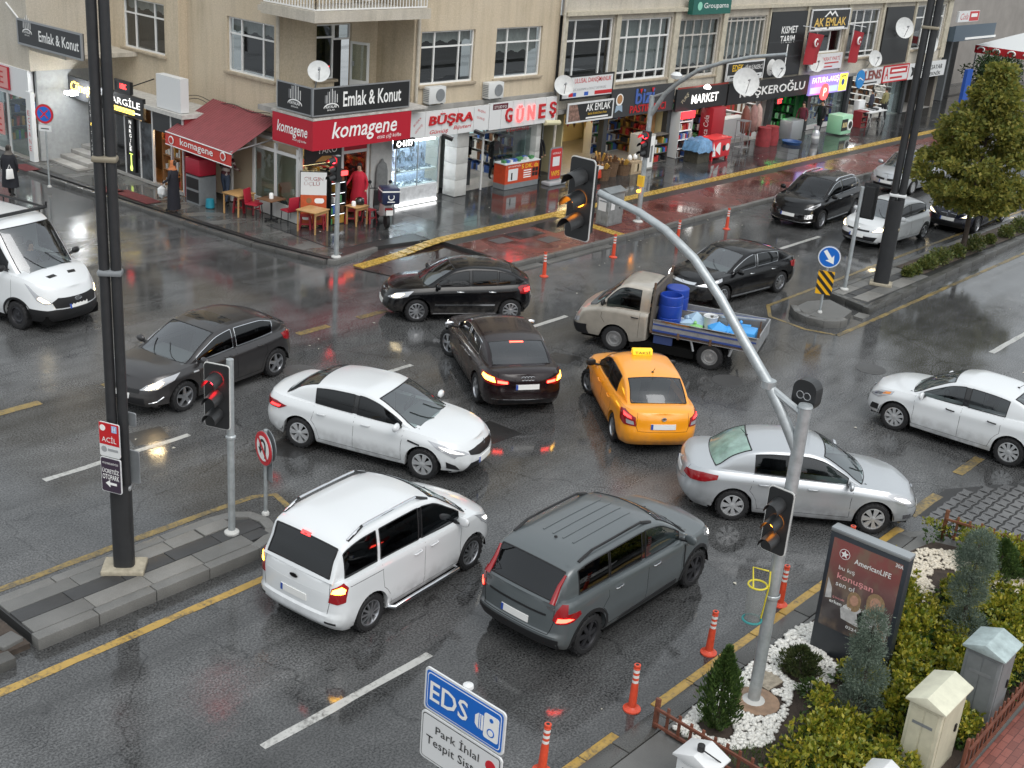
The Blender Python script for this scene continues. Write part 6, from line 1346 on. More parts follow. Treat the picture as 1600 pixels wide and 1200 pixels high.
tails(c,[(.30,.74),(.8,.66),(1.12,.68),(1.28,.80),(1.0,.86),(.5,.84)],M_RED,[('brake_bulb',[(.85,.70),(1.1,.72),(1.15,.78),(.9,.78)],M_REDLIT)])
c.patch('front',[(-.48,.66),(-.2,.56),(.2,.56),(.48,.66),(.5,.80),(.2,.86),(-.2,.86),(-.5,.80)],'grille',M_BLK); c.patch('front',[(-.62,.10),(.62,.10),(.5,.36),(-.5,.36)],'bumper_intake',M_BLK)
c.patch('front',[(.72,.16),(1.0,.22),(1.02,.42),(.84,.34)],'corner_vent',M_BLK,both=True)
c.plate(1,.40); c.plate(-1,.62); c.emblem(1,.64,.07,kind='diamond'); c.emblem(-1,.84,.05,kind='diamond')
c.patch('L',[(1.02,.74),(1.28,.69),(1.28,.72),(1.04,.77)],'wing_vent',M_BLK,.008,both=True)
c.line('rear',[(-.6,.98),(-.58,.60),(-.30,.50),(.30,.50),(.58,.60),(.6,.98)],.008,'boot_seam')
c.place((472,697),(660,746)); VEH['megane']=c
wb=2.82; L=4.73; fo=.89; xf=wb/2+fo; xr=xf-L
c=Car('saloon_car','near-black saloon seen from behind with both amber and red tail lamps glowing','car',paint('paint_black_red',(.010,.004,.005),0,.2,.6,.2),L=L,W=1.84,H=1.43,wb=wb,fo=fo,r=.335,rim='twin',**prof('sedan',xf,xr,wb,1.43,belt=.94,deck=1.0,hood=.86,nose=.72,wsl=.88,rsl=.74,rb=xr+.50),win=[(-1.16,-.22),(-.10,1.0)],pil=[(-.22,-.10)],trim=M_CHROME,steer=radians(24),glass={'side_window':M_TINT,'rear_window':glassmat('grey_rear_glass',(.18,.19,.21),.03,2.0)})
c.doors(-1.1,-.16,.98); c.mirrors(M_CHROME); c.handles([-.85,.15],.82)
tails(c,[(.40,.74),(.66,.64),(1.0,.66),(1.22,.78),(1.2,.90),(.9,.91),(.42,.84)],M_RED,[('indicator_bulb',[(.70,.73),(1.0,.74),(1.14,.80),(1.10,.87),(.74,.86)],M_AMBERY),('brake_bulb',rect(.44,.66,.73,.81),M_REDBRK)])
lit_head(c,[(.5,.70),(.9,.66),(1.2,.84),(1.1,.93),(.6,.86)],[(.7,.74),(.95,.78),(.9,.86)],M_DRL)
c.patch('front',rect(-.5,.5,.3,.84),'grille',M_BLK); c.patch('rear',rect(-.62,.62,.06,.16),'bumper_diffuser',M_BLK); c.line('rear',[(-.78,.2),(0,.18),(.78,.2)],.02,'chrome_strip',M_CHROME)
c.plate(-1,.72); c.emblem(-1,.90,.052,kind='four'); c.plate(1,.42)
c.line('rear',[(-.64,.98),(-.64,.62),(-.60,.46),(.60,.46),(.64,.62),(.64,.98)],.008,'boot_seam')
c.patch('top',rect(xr+.50+.74-.13,xr+.50+.74-.09,-.22,.22),'brake_lamp',M_REDBRK,.008,step=.1)
c.place((747,626),(704,556),); VEH['audi']=c
wb=2.5; L=4.28; fo=.80; xf=wb/2+fo; xr=xf-L
c=Car('taxi','yellow taxi saloon with roof sign stopped beside the pickup truck','taxi',paint('paint_taxi',(.90,.33,.006),0,.32),L=L,W=1.695,H=1.47,wb=wb,fo=fo,r=.30,rim='five',**prof('sedan',xf,xr,wb,1.47,belt=.93,deck=1.0,hood=.84,nose=.70,wsl=.84,rsl=.66,rb=xr+.44),win=[(-1.0,-.20),(-.08,.88)],pil=[(-.20,-.08)],steer=radians(22),glass={'side_window':glassmat('smoked_glass',(.10,.11,.115)),'rear_window':glassmat('rear_glass_clear',(.45,.5,.5),.03,1.9)},seatmat=M_SEATL)
c.doors(-.95,-.14,.85); c.mirrors(M_BLK); c.handles([-.75,.12],.80)
tails(c,[(.56,.60),(.86,.58),(1.02,.66),(1.06,.92),(.86,.96),(.58,.86)],M_RED,[('reverse_bulb',[(.60,.64),(.78,.63),(.80,.74),(.62,.74)],M_LAMP),('brake_bulb',[(.66,.80),(.88,.82),(.9,.9),(.68,.86)],M_REDLIT)])
lit_head(c,[(.45,.70),(.9,.66),(1.1,.86),(.6,.88)],[(.6,.74),(.85,.76),(.8,.84)],M_DRL)
c.plate(-1,.72); c.plate(1,.42); c.patch('front',rect(-.4,.4,.58,.74),'grille',M_BLK); c.antenna(xr+.44+.66+.15,l=.2)
c.line('rear',[(-.54,.98),(-.56,.60),(-.52,.46),(.52,.46),(.56,.60),(.54,.98)],.008,'boot_seam'); c.emblem(-1,.88,.05,kind='oval',sy=.6)
p=c.ghp(-.02,0); o=MB().prism([(-.10,0),(.10,0),(.06,.13),(-.06,.13)],p+Vector((0,-.22,.0)),(1,0,0),(0,0,1),(0,.44,0)).build('roof_sign',mat('taxi_sign',(.9,.55,.02),.4,emit=(.9,.5,.02),estr=.3),c.t,bevel=.015)
for sg in(1,-1):text('TAKSİ',(p.x+sg*.085,0,p.z+.065),(0,sg,0),(-sg*.3,0,1),.34,.075,M_BLK,o,depth=.008)
c.place((962,690),(921,612)); VEH['taxi']=c
wb=2.525; L=4.40; fo=.86; xf=wb/2+fo; xr=xf-L
c=Car('saloon_car','white saloon with black door handles driving in at the right edge','car',paint('paint_white',()),L=L,W=1.735,H=1.52,wb=wb,fo=fo,r=.32,rim='cap9',rimmat=M_HUBCAP,**prof('sedan',xf,xr,wb,1.52,belt=.97,deck=1.04,hood=.88,nose=.74,wsl=.92,rsl=.76,rb=xr+.42),win=[(-1.08,-.20),(-.06,.98)],pil=[(-.20,-.06)])
c.doors(-1.0,-.13,.90); c.mirrors(); c.handles([-.80,.10],.86,M_BLK)
lit_head(c,[(.55,.70),(.9,.68),(1.15,.86),(1.1,.96),(.8,.92)],[(.72,.76),(.9,.78),(1.0,.88),(.8,.86)],M_LAMPIN)
c.patch('front',[(.95,.82),(1.1,.86),(1.06,.93),(.94,.9)],'indicator',M_AMBOFF,.012,both=True)
c.patch('front',rect(-.5,.5,.32,.52),'lower_grille',M_BLK); c.patch('front',rect(-.42,.42,.62,.76),'grille',M_BLK); c.patch('front',[(.72,.2),(.98,.24),(1.0,.44),(.8,.44)],'fog_lamp',M_BLK,both=True)
tails(c,[(.5,.7),(.9,.68),(1.1,.8),(.9,.92),(.5,.88)]); c.plate(1,.46); c.plate(-1,.7); c.emblem(1,.62,.06,kind='bow'); c.antenna(-.98)
c.place((1572,726),(1395,670)); VEH['aveo']=c
wb=2.7; L=4.64; fo=.90; xf=wb/2+fo; xr=xf-L
P_BLACK=paint('paint_black',(.004,.004,.005),0,.15,.55,.15)
c=Car('saloon_car','black fastback saloon with chrome window line waiting behind the pickup truck','car',P_BLACK,L=L,W=1.80,H=1.42,wb=wb,fo=fo,r=.325,rim='multi',**prof('sedan',xf,xr,wb,1.42,belt=.93,deck=1.0,hood=.84,nose=.70,wsl=.92,rsl=1.0,rb=xr+.34),win=[(-1.28,-.20),(-.08,1.0)],pil=[(-.20,-.08)],trim=M_CHROME,crease=.012,glass={'side_window':M_TINT})
c.doors(-1.1,-.14,.92); c.mirrors(); c.handles([-.88,.12],.82,M_CHROME)
lit_head(c,[(.42,.80),(.8,.74),(1.25,.86),(1.2,.97),(.8,.93)],[(.5,.82),(.9,.83),(1.1,.9),(.8,.9)],M_DRL)
c.patch('front',[(-.42,.82),(.42,.82),(.44,.92),(-.44,.92)],'chrome_bar',M_CHROME,.014); c.patch('front',rect(-.6,.6,.44,.78),'grille',M_GLOSSBLK); c.patch('front',[(.62,.16),(.95,.2),(.98,.5),(.8,.46)],'corner_vent',M_BLK,both=True)
tails(c,[(.6,.72),(1.0,.62),(1.2,.72),(1.2,.9),(.9,.9)],M_RED); c.plate(1,.45); c.plate(-1,.6); c.emblem(1,.66,.05,kind='ring')
sidestrip(c,-.85,.95,.24,.27,'sill_strip',M_CHROME)
c.place((1208,457),(1128,478)); VEH['civic']=c
wb=2.47; L=3.97; fo=.83; xf=wb/2+fo; xr=xf-L
hp=prof('hatch',xf,xr,wb,1.46,belt=.94,deck=1.0,hood=.86,nose=.72,wsl=.84,rsl=.56,rh=1.34)
c=Car('hatchback_car','black hatchback with silver multi-spoke wheels crossing left below the shops','car',P_BLACK,L=L,W=1.68,H=1.46,wb=wb,fo=fo,r=.305,rim='turbine',**hp,win=[(-1.45,-.95),(-.90,-.18),(-.08,.90)],pil=[(-.95,-.90),(-.18,-.08)],glass={'side_window':M_TINT,'rear_window':M_TINT})
c.doors(-.92,-.13,.82); c.mirrors(P_BLACK); c.handles([-.72,.12],.82,M_CHROME)
lit_head(c,[(.46,.70),(.8,.66),(1.08,.74),(1.12,.93),(.7,.9)],[(.62,.74),(.85,.73),(.95,.84),(.7,.85)],M_HEADLIT)
tails(c,[(.5,.70),(.85,.68),(.98,.72),(1.0,.92),(.85,.98),(.52,.94)],M_RED,[('brake_bulb',rect(.62,.85,.76,.88),M_REDLIT)])
c.patch('front',rect(-.45,.45,.66,.78),'grille',M_GLOSSBLK); c.patch('front',rect(-.55,.55,.15,.4),'bumper_intake',M_BLK); c.plate(1,.42); c.plate(-1,.62); c.emblem(1,.68,.05); c.emblem(-1,.86,.05)
sidestrip(c,-.80,.78,.46,.50,'rubbing_strip',M_CHROME,.014); sidestrip(c,-.84,.82,.235,.25,'sill_strip',M_CHROME)
c.place((796,501),(648,502)); VEH['polo']=c
c=Car('hatchback_car','white three-door style hatchback with lit headlamps behind the big right lamp post','car',paint('paint_white',()),L=L,W=1.68,H=1.46,wb=wb,fo=fo,r=.305,rim='twin',**hp,win=[(-1.40,-.18),(-.08,.90)],pil=[(-.18,-.08)],glass={'side_window':M_TINT,'rear_window':M_TINT})
c.doors(-.92,-.13,.82); c.mirrors(); c.handles([-.72,.12],.82)
lit_head(c,[(.42,.72),(.8,.66),(1.1,.78),(1.12,.93),(.7,.9)],[(.52,.74),(.85,.73),(1.0,.84),(.7,.86)],M_HEADLIT)
tails(c,rect(.6,1.0,.7,.94)); c.patch('front',rect(-.42,.42,.70,.80),'grille',M_BLK); c.patch('front',[(-.62,.14),(.62,.14),(.74,.42),(-.74,.42)],'bumper_intake',M_BLK); c.patch('front',rect(-.7,.7,.07,.12),'lip',M_CHROME)
c.plate(1,.44); c.emblem(1,.66,.055); c.place_wheel((1438,373),-1,176,1); VEH['polo2']=c
wb=2.685; L=4.42; fo=.96; xf=wb/2+fo; xr=xf-L
c=Car('hatchback_car','dark grey hatchback with bright headlamp and sunroof behind the left lamp post','car',paint('paint_anthracite',(.030,.028,.029),.3,.3,.7),L=L,W=1.81,H=1.51,wb=wb,fo=fo,r=.33,rim='five',**prof('hatch',xf,xr,wb,1.51,belt=.97,deck=1.04,hood=.90,nose=.74,wsl=.96,rsl=.62,rh=1.36,cowl=wb/2-.05),win=[(-1.42,-.20),(-.08,1.05)],pil=[(-.20,-.08)],trim=M_CHROME,sunroof=[(-.35,.12,4)],glass={'side_window':M_TINT,'rear_window':M_TINT,'windscreen':glassmat('pale_windscreen',(.62,.68,.67),.03,2.3)})
c.doors(-1.05,-.14,.95); c.mirrors(); c.handles([-.85,.12],.88)
lit_head(c,[(.48,.70),(.85,.66),(1.2,.80),(1.28,.95),(.9,.92),(.6,.84)],[(.60,.73),(.85,.73),(.95,.82),(.7,.83)],glow('headlight_bright',(1.0,.72,.36),60.0))
tails(c,[(.6,.70),(.95,.68),(1.12,.78),(1.1,.94),(.8,.94)],M_RED); c.patch('front',rect(-.48,.48,.58,.72),'grille',M_BLK); c.line('front',[(-.5,.70),(0,.66),(.5,.70)],.03,'chrome_bar',M_CHROME)
c.patch('front',rect(-.6,.6,.14,.40),'bumper_intake',M_BLK); c.line('front',[(.68,.22),(.85,.26),(1.0,.38)],.03,'fog_trim',M_CHROME); c.line('front',[(-.68,.22),(-.85,.26),(-1.0,.38)],.03,'fog_trim',M_CHROME)
c.plate(1,.46); c.plate(-1,.7); c.emblem(1,.70,.055); c.patch('L',rect(.96,1.10,.80,.83),'side_repeater',M_LAMP,.008,both=True)
c.place((428,586),(284,641)); VEH['astra']=c
wb=2.489; L=4.16; fo=.85; xf=wb/2+fo; xr=xf-L
pv=prof('van',xf,xr,wb,1.74,belt=1.05,deck=1.08,hood=.96,nose=.78,wsl=1.02,rsl=.26,rh=1.62,cowl=wb/2+.12)
c=Car('family_van','white tall family van with roof rails and black glass waiting at the stop','van',paint('paint_white',()),L=L,W=1.764,H=1.74,wb=wb,fo=fo,r=.315,rim='multi',**pv,win=[(-1.78,-1.08),(-1.0,-.06),(.04,1.10)],pil=[(-.06,.04)],tumble=.13,gtr=.01,inset=.015,cr=.04,rcrown=.045,glass={'side_window':M_TINT,'rear_window':M_TINT},nr=26,plan=(.05,.01),rt=[(0,.08),(.12,.0),(.28,0),(.32,.03),(.7,.03),(1,.06)],wt=[(0,.93),(.1,.97),(.3,1),(.6,.99),(.85,.985),(.94,.98),(1,.955)])
c.doors(-1.02,-.01,.92,rear_curve=True); c.mirrors(x=.82); c.handles([-.20,.20],.93)
tails(c,[(.66,.60),(.80,.58),(.93,.62),(.96,.90),(.86,1.0),(.70,.90)],M_RED,[('indicator_bulb',[(.70,.80),(.90,.80),(.91,.88),(.84,.94),(.72,.88)],M_AMBERY)])
lit_head(c,[(.5,.66),(.85,.62),(1.1,.80),(1.2,.98),(.9,.92)],[(.7,.72),(.95,.78),(1.05,.88),(.85,.86)],M_DRL); c.patch('front',rect(-.5,.5,.5,.7),'grille',M_BLK)
c.plate(-1,.70); c.plate(1,.45); c.emblem(-1,.98,.075,m=M_BLK,kind='oval'); c.rails(M_CHROME,-1.62,.28,.93,.07,M_BLK)
c.patch('top',rect(xr+.27,xr+.305,-.13,.13),'brake_lamp',M_REDLIT,.012,step=.1)
c.line('rear',[(-.66,.98),(-.68,.60),(-.64,.32),(.64,.32),(.68,.60),(.66,.98)],.009,'tailgate_seam'); c.line('rear',[(-.62,.78),(0,.76),(.62,.78)],.014,'tailgate_crease',paint('paint_white',()))
for sg in(1,-1):
 o=MB().tube([(-.82,sg*.80,.22),(-.78,sg*.93,.24),(.80,sg*.93,.24),(.84,sg*.80,.22)],.035,8).build('side_step',M_CHROME,c.t,smooth=60)
 c.patch('rear',rect(*(sorted((sg*.62,sg*.80))),.12,.16),'bumper_vent',M_BLK)
c.line('L',[(-1.0,.98),(-1.72,.99)],.012,'slide_rail')
c.place((571,982),(728,886)); VEH['courier']=c
wb=2.897; L=4.55; fo=.86; xf=wb/2+fo; xr=xf-L
pv=prof('van',xf,xr,wb,1.64,belt=1.04,deck=1.06,hood=.98,nose=.82,wsl=.95,rsl=.34,rh=1.53,cowl=wb/2-.02)
P_SLATE=paint('paint_slate',(.085,.099,.104),.15,.32,.8)
c=Car('estate_car','slate grey estate with black wheel trims and lit red lamps beside the white van','car',P_SLATE,L=L,W=1.784,H=1.64,wb=wb,fo=fo,r=.34,rim='dark',rimmat=M_RIMD,**pv,win=[(-1.72,-.98),(-.94,-.06),(.06,1.12)],pil=[(-.98,-.94),(-.06,.06)],tumble=.17,gtr=.03,inset=.02,cr=.06,rcrown=.05,low=.24,glass={'side_window':M_TINT,'rear_window':M_TINT,('side_window',2):M_SGLASS},nr=22,plan=(.05,.015),wt=[(0,.93),(.1,.965),(.22,.985),(.42,1),(.62,.99),(.8,.985),(.92,.97),(1,.93)],rt=[(0,.06),(.14,.0),(.28,0),(.34,.04),(.7,.05),(1,.08)])
c.doors(-1.05,0,1.0); c.mirrors(); c.handles([-.78,.22],.92,M_CHROME); c.cladding(M_BLK,.055); c.rails(M_BLK,-1.62,.30,.92,.055)
for sg in(1,-1):
 o=c.patch('rear',[(sg*a,b)for a,b in[(.66,.66),(.74,.58),(1.0,.62),(1.16,.72),(1.12,.80),(.88,.80),(.86,.98),(.76,1.0),(.70,.86)]],'tail_light',M_RED,.008,step=.07)
 c.patch('rear',[(sg*a,b)for a,b in[(.72,.62),(.86,.64),(1.0,.68),(.9,.72),(.74,.72)]],'brake_bulb',M_REDBRK,.014,parent=o,step=.07,thick=0)
 P= [c.ghp(lerp(pv['rw'][0]-.03,pv['rw'][1]-.02,t),.94)for t in(0,.3,.6,1)]
 MB().tube([(p.x-.012,p.y*sg,p.z)for p in P],[.05,.045,.035,.02],6).build('tail_light_column',M_RED,c.t,smooth=60)
c.patch('rear',rect(-.8,.8,.02,.22),'bumper_skid',M_BLK); c.patch('rear',rect(-.55,.55,.70,.745),'plate_recess',M_BLK); c.plate(-1,.66); c.plate(1,.5)
lit_head(c,[(.45,.72),(.85,.68),(1.1,.86),(1.0,.95),(.6,.9)],[(.6,.77),(.9,.78),(.95,.86),(.7,.85)],M_DRL); c.patch('front',rect(-.5,.5,.58,.8),'grille',M_BLK)
c.line('rear',[(-.66,.98),(-.68,.60),(-.62,.30),(.62,.30),(.68,.60),(.66,.98)],.009,'tailgate_seam'); c.antenna(-1.35,l=.05)
c.patch('L',[(-.72,.30),(.88,.30),(.86,.40),(.2,.38),(-.62,.36)],'door_cladding',M_BLK,.012,step=.12,both=True)
c.patch('L',rect(1.02,1.05,.55,.95),'wing_vent',M_BLK,.008,both=True); c.patch('L',rect(1.10,1.22,.92,.95),'badge',M_CHROME,.008,both=True)
for vv in(-.42,-.14,.14,.42):c.patch('top',rect(-1.3,.15,vv-.02,vv+.02),'roof_rib',P_SLATE,.010,step=.16,thick=.012)
c.place((908,1018),(1074,912)); VEH['jogger']=c
wb=2.765; L=4.78; fo=.95; xf=wb/2+fo; xr=xf-L
c=Car('suv_car','large black crossover with chrome roof rails waiting by the red pavers','car',P_BLACK,L=L,W=1.89,H=1.66,wb=wb,fo=fo,r=.355,rim='multi',**prof('hatch',xf,xr,wb,1.64,belt=1.06,deck=1.12,hood=.99,nose=.84,wsl=.95,rsl=.62,rh=1.50),win=[(-1.55,-.20),(-.08,1.0)],pil=[(-.20,-.08)],trim=M_CHROME,crease=.016,low=.24,glass={'side_window':M_TINT,'rear_window':M_TINT,'windscreen':glassmat('dark_windscreen',(.22,.24,.25))})
c.doors(-1.05,-.14,.9); c.mirrors(); c.handles([-.85,.12],.94,M_CHROME); c.rails(M_CHROME,-1.5,.25,.95,.03)
lit_head(c,[(.55,.80),(.85,.74),(1.2,.86),(1.2,.94),(.8,.9)],[(.62,.80),(.9,.8),(1.05,.88),(.8,.86)],M_LAMPIN)
c.patch('front',rect(-.55,.55,.28,.56),'grille',M_GLOSSBLK); c.line('front',[(-.85,.12),(-.5,.06),(.5,.06),(.85,.12)],.03,'chrome_lip',M_CHROME)
for t_ in(.30,.36,.42,.48):c.line('front',[(.62,t_),(.92,t_+.02)],.016,'vent_bar',M_CHROME); c.line('front',[(-.62,t_),(-.92,t_+.02)],.016,'vent_bar',M_CHROME)
tails(c,rect(.5,1.1,.76,.86)); c.plate(1,.52); sidestrip(c,-.85,.9,.27,.30,'sill_strip',M_CHROME)
c.place((1334,336),(1272,361),head=183); VEH['byd']=c
wb=2.69; L=4.50; fo=.88; xf=wb/2+fo; xr=xf-L
c=Car('saloon_car','silver saloon behind the white hatchback half hidden by the tree','car',paint('paint_silver',()),L=L,W=1.78,H=1.46,wb=wb,fo=fo,r=.315,rim='cap9',rimmat=M_HUBCAP,**prof('sedan',xf,xr,wb,1.46,hood=.84,nose=.72,wsl=.88),win=[(-1.05,-.20),(-.1,.92)],pil=[(-.2,-.1)])
c.doors(-1.0,-.15,.86); c.mirrors(); c.handles([-.8,.12],.8)
lit_head(c,[(.52,.68),(.85,.66),(1.1,.86),(.95,.92),(.65,.86)],[(.64,.73),(.85,.75),(.8,.84)],M_LAMP); c.patch('front',[(-.46,.66),(-.06,.60),(-.06,.76),(-.44,.78)],'grille',M_BLK); c.patch('front',[(.46,.66),(.06,.60),(.06,.76),(.44,.78)],'grille',M_BLK)
c.patch('front',rect(-.55,.55,.14,.34),'bumper_intake',M_BLK); c.plate(1,.48); c.emblem(1,.68,.06,kind='diamond'); tails(c,rect(.6,1.05,.7,.94))
c.place_wheel((1421,304),1,180,1); VEH['renault']=c
wb=2.89; L=4.84; fo=.82; xf=wb/2+fo; xr=xf-L
c=Car('saloon_car','dark blue saloon with twin kidney grille parked in view under the tree','car',paint('paint_night_blue',(.008,.010,.020),.2,.25,.6,.2),L=L,W=1.85,H=1.47,wb=wb,fo=fo,r=.335,rim='multi',**prof('sedan',xf,xr,wb,1.47,hood=.86,nose=.74,wsl=.88),win=[(-1.15,-.22),(-.1,1.0)],pil=[(-.22,-.1)],glass={'side_window':M_TINT})
c.doors(-1.1,-.16,.95); c.mirrors(); c.handles([-.85,.14],.82)
lit_head(c,[(.42,.70),(.85,.68),(1.2,.90),(1.0,.94),(.6,.86)],[(.5,.73),(.8,.74),(.95,.84),(.7,.83)],M_HEADLIT)
for sg in(1,-1):
 o=c.patch('front',[(sg*a,b)for a,b in[(.03,.68),(.26,.70),(.28,.86),(.05,.88)]],'kidney_grille',M_BLK,.01); pts= [(sg*a,b)for a,b in[(.03,.68),(.26,.70),(.28,.86),(.05,.88),(.03,.68)]]
 c.line('front',pts,.02,'grille_rim',M_CHROME)
c.patch('front',rect(-.6,.6,.14,.36),'bumper_intake',M_BLK); c.plate(1,.52); c.emblem(1,.74,.04,kind='disc'); tails(c,rect(.5,1.1,.7,.94))
c.patch('front',[(1.22,.80),(1.30,.80),(1.30,.86),(1.22,.86)],'indicator',M_AMBOFF,both=True)
c.place((1565,347),(1517,364),head=183); VEH['bmw']=c
wb=2.6; L=4.3; fo=.88; xf=wb/2+fo; xr=xf-L
c=Car('hatchback_car','white car half cut by the right edge behind the tree crown','car',paint('paint_white',()),L=L,W=1.78,H=1.48,wb=wb,fo=fo,r=.315,rim='cap9',rimmat=M_HUBCAP,**prof('hatch',xf,xr,wb,1.48,hood=.88,nose=.74,wsl=.9,rsl=.5,rh=1.36),win=[(-1.4,-.2),(-.1,.95)],pil=[(-.2,-.1)])
c.doors(-1.0,-.15,.88); c.mirrors(); c.handles([-.8,.12],.86)
lit_head(c,[(.45,.72),(.85,.68),(1.15,.88),(.95,.94),(.6,.88)],[(.55,.76),(.85,.76),(.9,.86),(.65,.84)],M_HEADLIT); c.patch('front',rect(-.4,.4,.66,.78),'grille',M_BLK); c.patch('front',rect(-.6,.6,.14,.4),'bumper_intake',M_BLK); c.plate(1,.46)
tails(c,rect(.6,1.05,.7,.94)); c.place_wheel((1602,316),1,180,1); VEH['white_far']=c
wb=3.3; L=5.53; fo=1.02; xf=wb/2+fo; xr=xf-L
c=Car('panel_van','white panel van with black grille and lit headlamps at the left edge','van',paint('paint_white',()),L=L,W=2.06,H=2.40,wb=wb,fo=fo,r=.345,rim='steel',rimmat=M_RIMD,top=[(xr,1.30),(xr+.3,1.32),(0,1.32),(1.2,1.30),(1.75,1.28),(2.15,1.16),(2.45,1.05),(xf,.98)],gh=[(xr+.04,2.28),(xr+.3,2.38),(0,2.40),(.75,2.38),(1.02,2.26),(1.42,1.80),(1.86,1.27)],ws=(1.03,1.83),rw=(xr+.05,xr+.06),win=[(.45,1.55)],tumble=.10,inset=.02,gtr=0,cf=.26,low=.28,crown=.08,ft=[(0,-.10),(.12,-.02),(.3,0),(.42,-.02),(.7,-.06),(1,-.16)],nf=7,wt=[(0,.95),(.1,.98),(.3,1),(.6,.99),(.9,.97),(1,.93)],glass={'windscreen':glassmat('pale_windscreen',()),'side_window':M_TINT},seatmat=M_SEATL)
c.line('L',[(1.5,1.27),(1.5,.8),(1.35,.40)]); c.mirrors(M_BLK,x=1.35,z=1.46)
for sg in(1,-1):
 o=c.patch('front',[(sg*a,b)for a,b in[(.62,.60),(.82,.54),(1.0,.60),(1.22,.92),(1.12,.90),(.95,.76)]],'headlight',M_LAMP,.008); c.patch('front',[(sg*a,b)for a,b in[(.70,.60),(.85,.58),(.98,.66),(.92,.72),(.78,.66)]],'bulb',M_HEADLIT,.014,parent=o,thick=0)
 c.patch('hood',[(2.05,sg*.25),(2.14,sg*.22),(2.14,sg*.50),(2.05,sg*.52)],'bonnet_vent',M_BLK,.006,step=.2)
c.patch('front',[(-.60,.44),(.60,.44),(.66,.62),(.5,.76),(-.5,.76),(-.66,.62)],'grille',M_BLK,.014); c.emblem(1,.78,.10,kind='oval')
c.patch('front',[(-1.25,.0),(1.25,.0),(1.25,.34),(.8,.36),(.6,.40),(-.6,.40),(-.8,.36),(-1.25,.34)],'bumper',M_BLK,.016); c.plate(1,.62); c.cladding(M_BLK,.05)
z0=2.47
for sg in(1,-1):MB().tube([(-2.4,sg*.80,z0),(.70,sg*.80,z0)],.03,6).build('roof_rack_bar',M_BLK,c.t); [MB().tube([(x,sg*.80,z0-.16),(x,sg*.80,z0)],.02,6).build('rack_foot',M_BLK,c.t)for x in(-2.0,-.8,.5)]
MB().tube([(.70,-.84,z0),(.70,.84,z0)],.045,8).build('roof_rack_front',M_BLK,c.t); [MB().tube([(.70,sg*.84,z0-.03),(.70,sg*.84,z0+.13)],.03,6).build('rack_post',M_BLK,c.t)for sg in(1,-1)]
MB().tube([(1.62,.55,1.55),(1.45,.1,1.62)],.012,5).build('wiper_arm',M_BLK,c.t)
van=c
fl=G(24,514); hd=radians(-90+16)
c.place_wheel((33,513),1,-79,-1); VEH['transit']=c
wb=2.43; L=2.0; fo=1.16; xf=wb/2+fo; xr=xf-L
P_TRUCK=mat('paint_worn_silver',(.46,.42,.36),.30,.45,.8,var=.12,vscale=4)
c=Car('pickup_truck','worn silver dropside pickup truck loaded with a blue barrel and bags','truck',P_TRUCK,L=L,W=1.70,H=1.80,wb=wb,fo=fo,r=.33,rim='steel',rimmat=mat('steel_wheel',(.30,.30,.30),.45,.5),top=[(xr,1.13),(1.0,1.13),(1.6,1.10),(1.95,1.03),(2.2,.93),(xf,.86)],gh=[(xr+.02,1.75),(xr+.2,1.78),(1.0,1.79),(1.16,1.75),(1.27,1.68),(1.62,1.36),(1.98,1.02)],ws=(1.25,1.94),rw=(xr+.03,xr+.04),win=[(.66,1.60)],tumble=.09,inset=.01,gtr=0,cf=.12,cr=0.,rcrown=.04,low=.34,nf=16,nr=60,plan=(.04,0),crown=.03,wt=[(0,.96),(.15,.99),(.5,1),(.85,.99),(1,.955)],ft=[(0,-.06),(.3,0),(.6,-.02),(1,-.14)],rt=[(0,0),(1,.0)],nowiper=False,glass={'side_window':M_SGLASS})
c.line('L',[(.62,1.12),(.62,.48)]); c.line('L',[(1.58,1.08),(1.60,.85),(1.50,.72)]); c.line('L',[(.62,.70),(1.62,.74)],.012,'body_crease',P_TRUCK)
c.mirrors(M_BLK,x=1.55,z=1.25); c.handles([.74],.98,M_BLK)
c.patch('front',[(-1.1,-.0),(1.1,-.0),(1.12,.36),(.6,.42),(-.6,.42),(-1.12,.36)],'bumper',M_BLK,.03); lit_head(c,[(.5,.46),(.72,.44),(.9,.5),(.9,.68),(.6,.66)],rect(.58,.80,.5,.62),M_LAMP)
T=c.t; bw=.85; x0,x1=xr-.05,-2.30; zf=.74
M_WOODB=mat('worn_board',(.10,.085,.07),.8,var=.3); M_STEELW=mat('worn_steel_side',(.36,.37,.38),.4,.5,var=.2,vscale=5); M_BLUEST=mat('blue_stripe',(.03,.06,.22),.5); M_RUST=mat('rusty_frame',(.12,.07,.045),.8,var=.4)
MB().box((x1,-bw,zf-.06),(x0,bw,zf)).build('bed_floor',M_RUST,T)
MB().box((x0-.04,-bw,zf),(x0+.02,bw,1.80)).build('headboard',M_WOODB,T)
MB().tube([(x0-.01,-bw,1.80),(x0-.01,-bw,1.96)],.03,6).build('headboard_post',M_RUST,T); MB().tube([(x0-.01,bw,1.80),(x0-.01,bw,1.96)],.03,6).build('headboard_post',M_RUST,T)
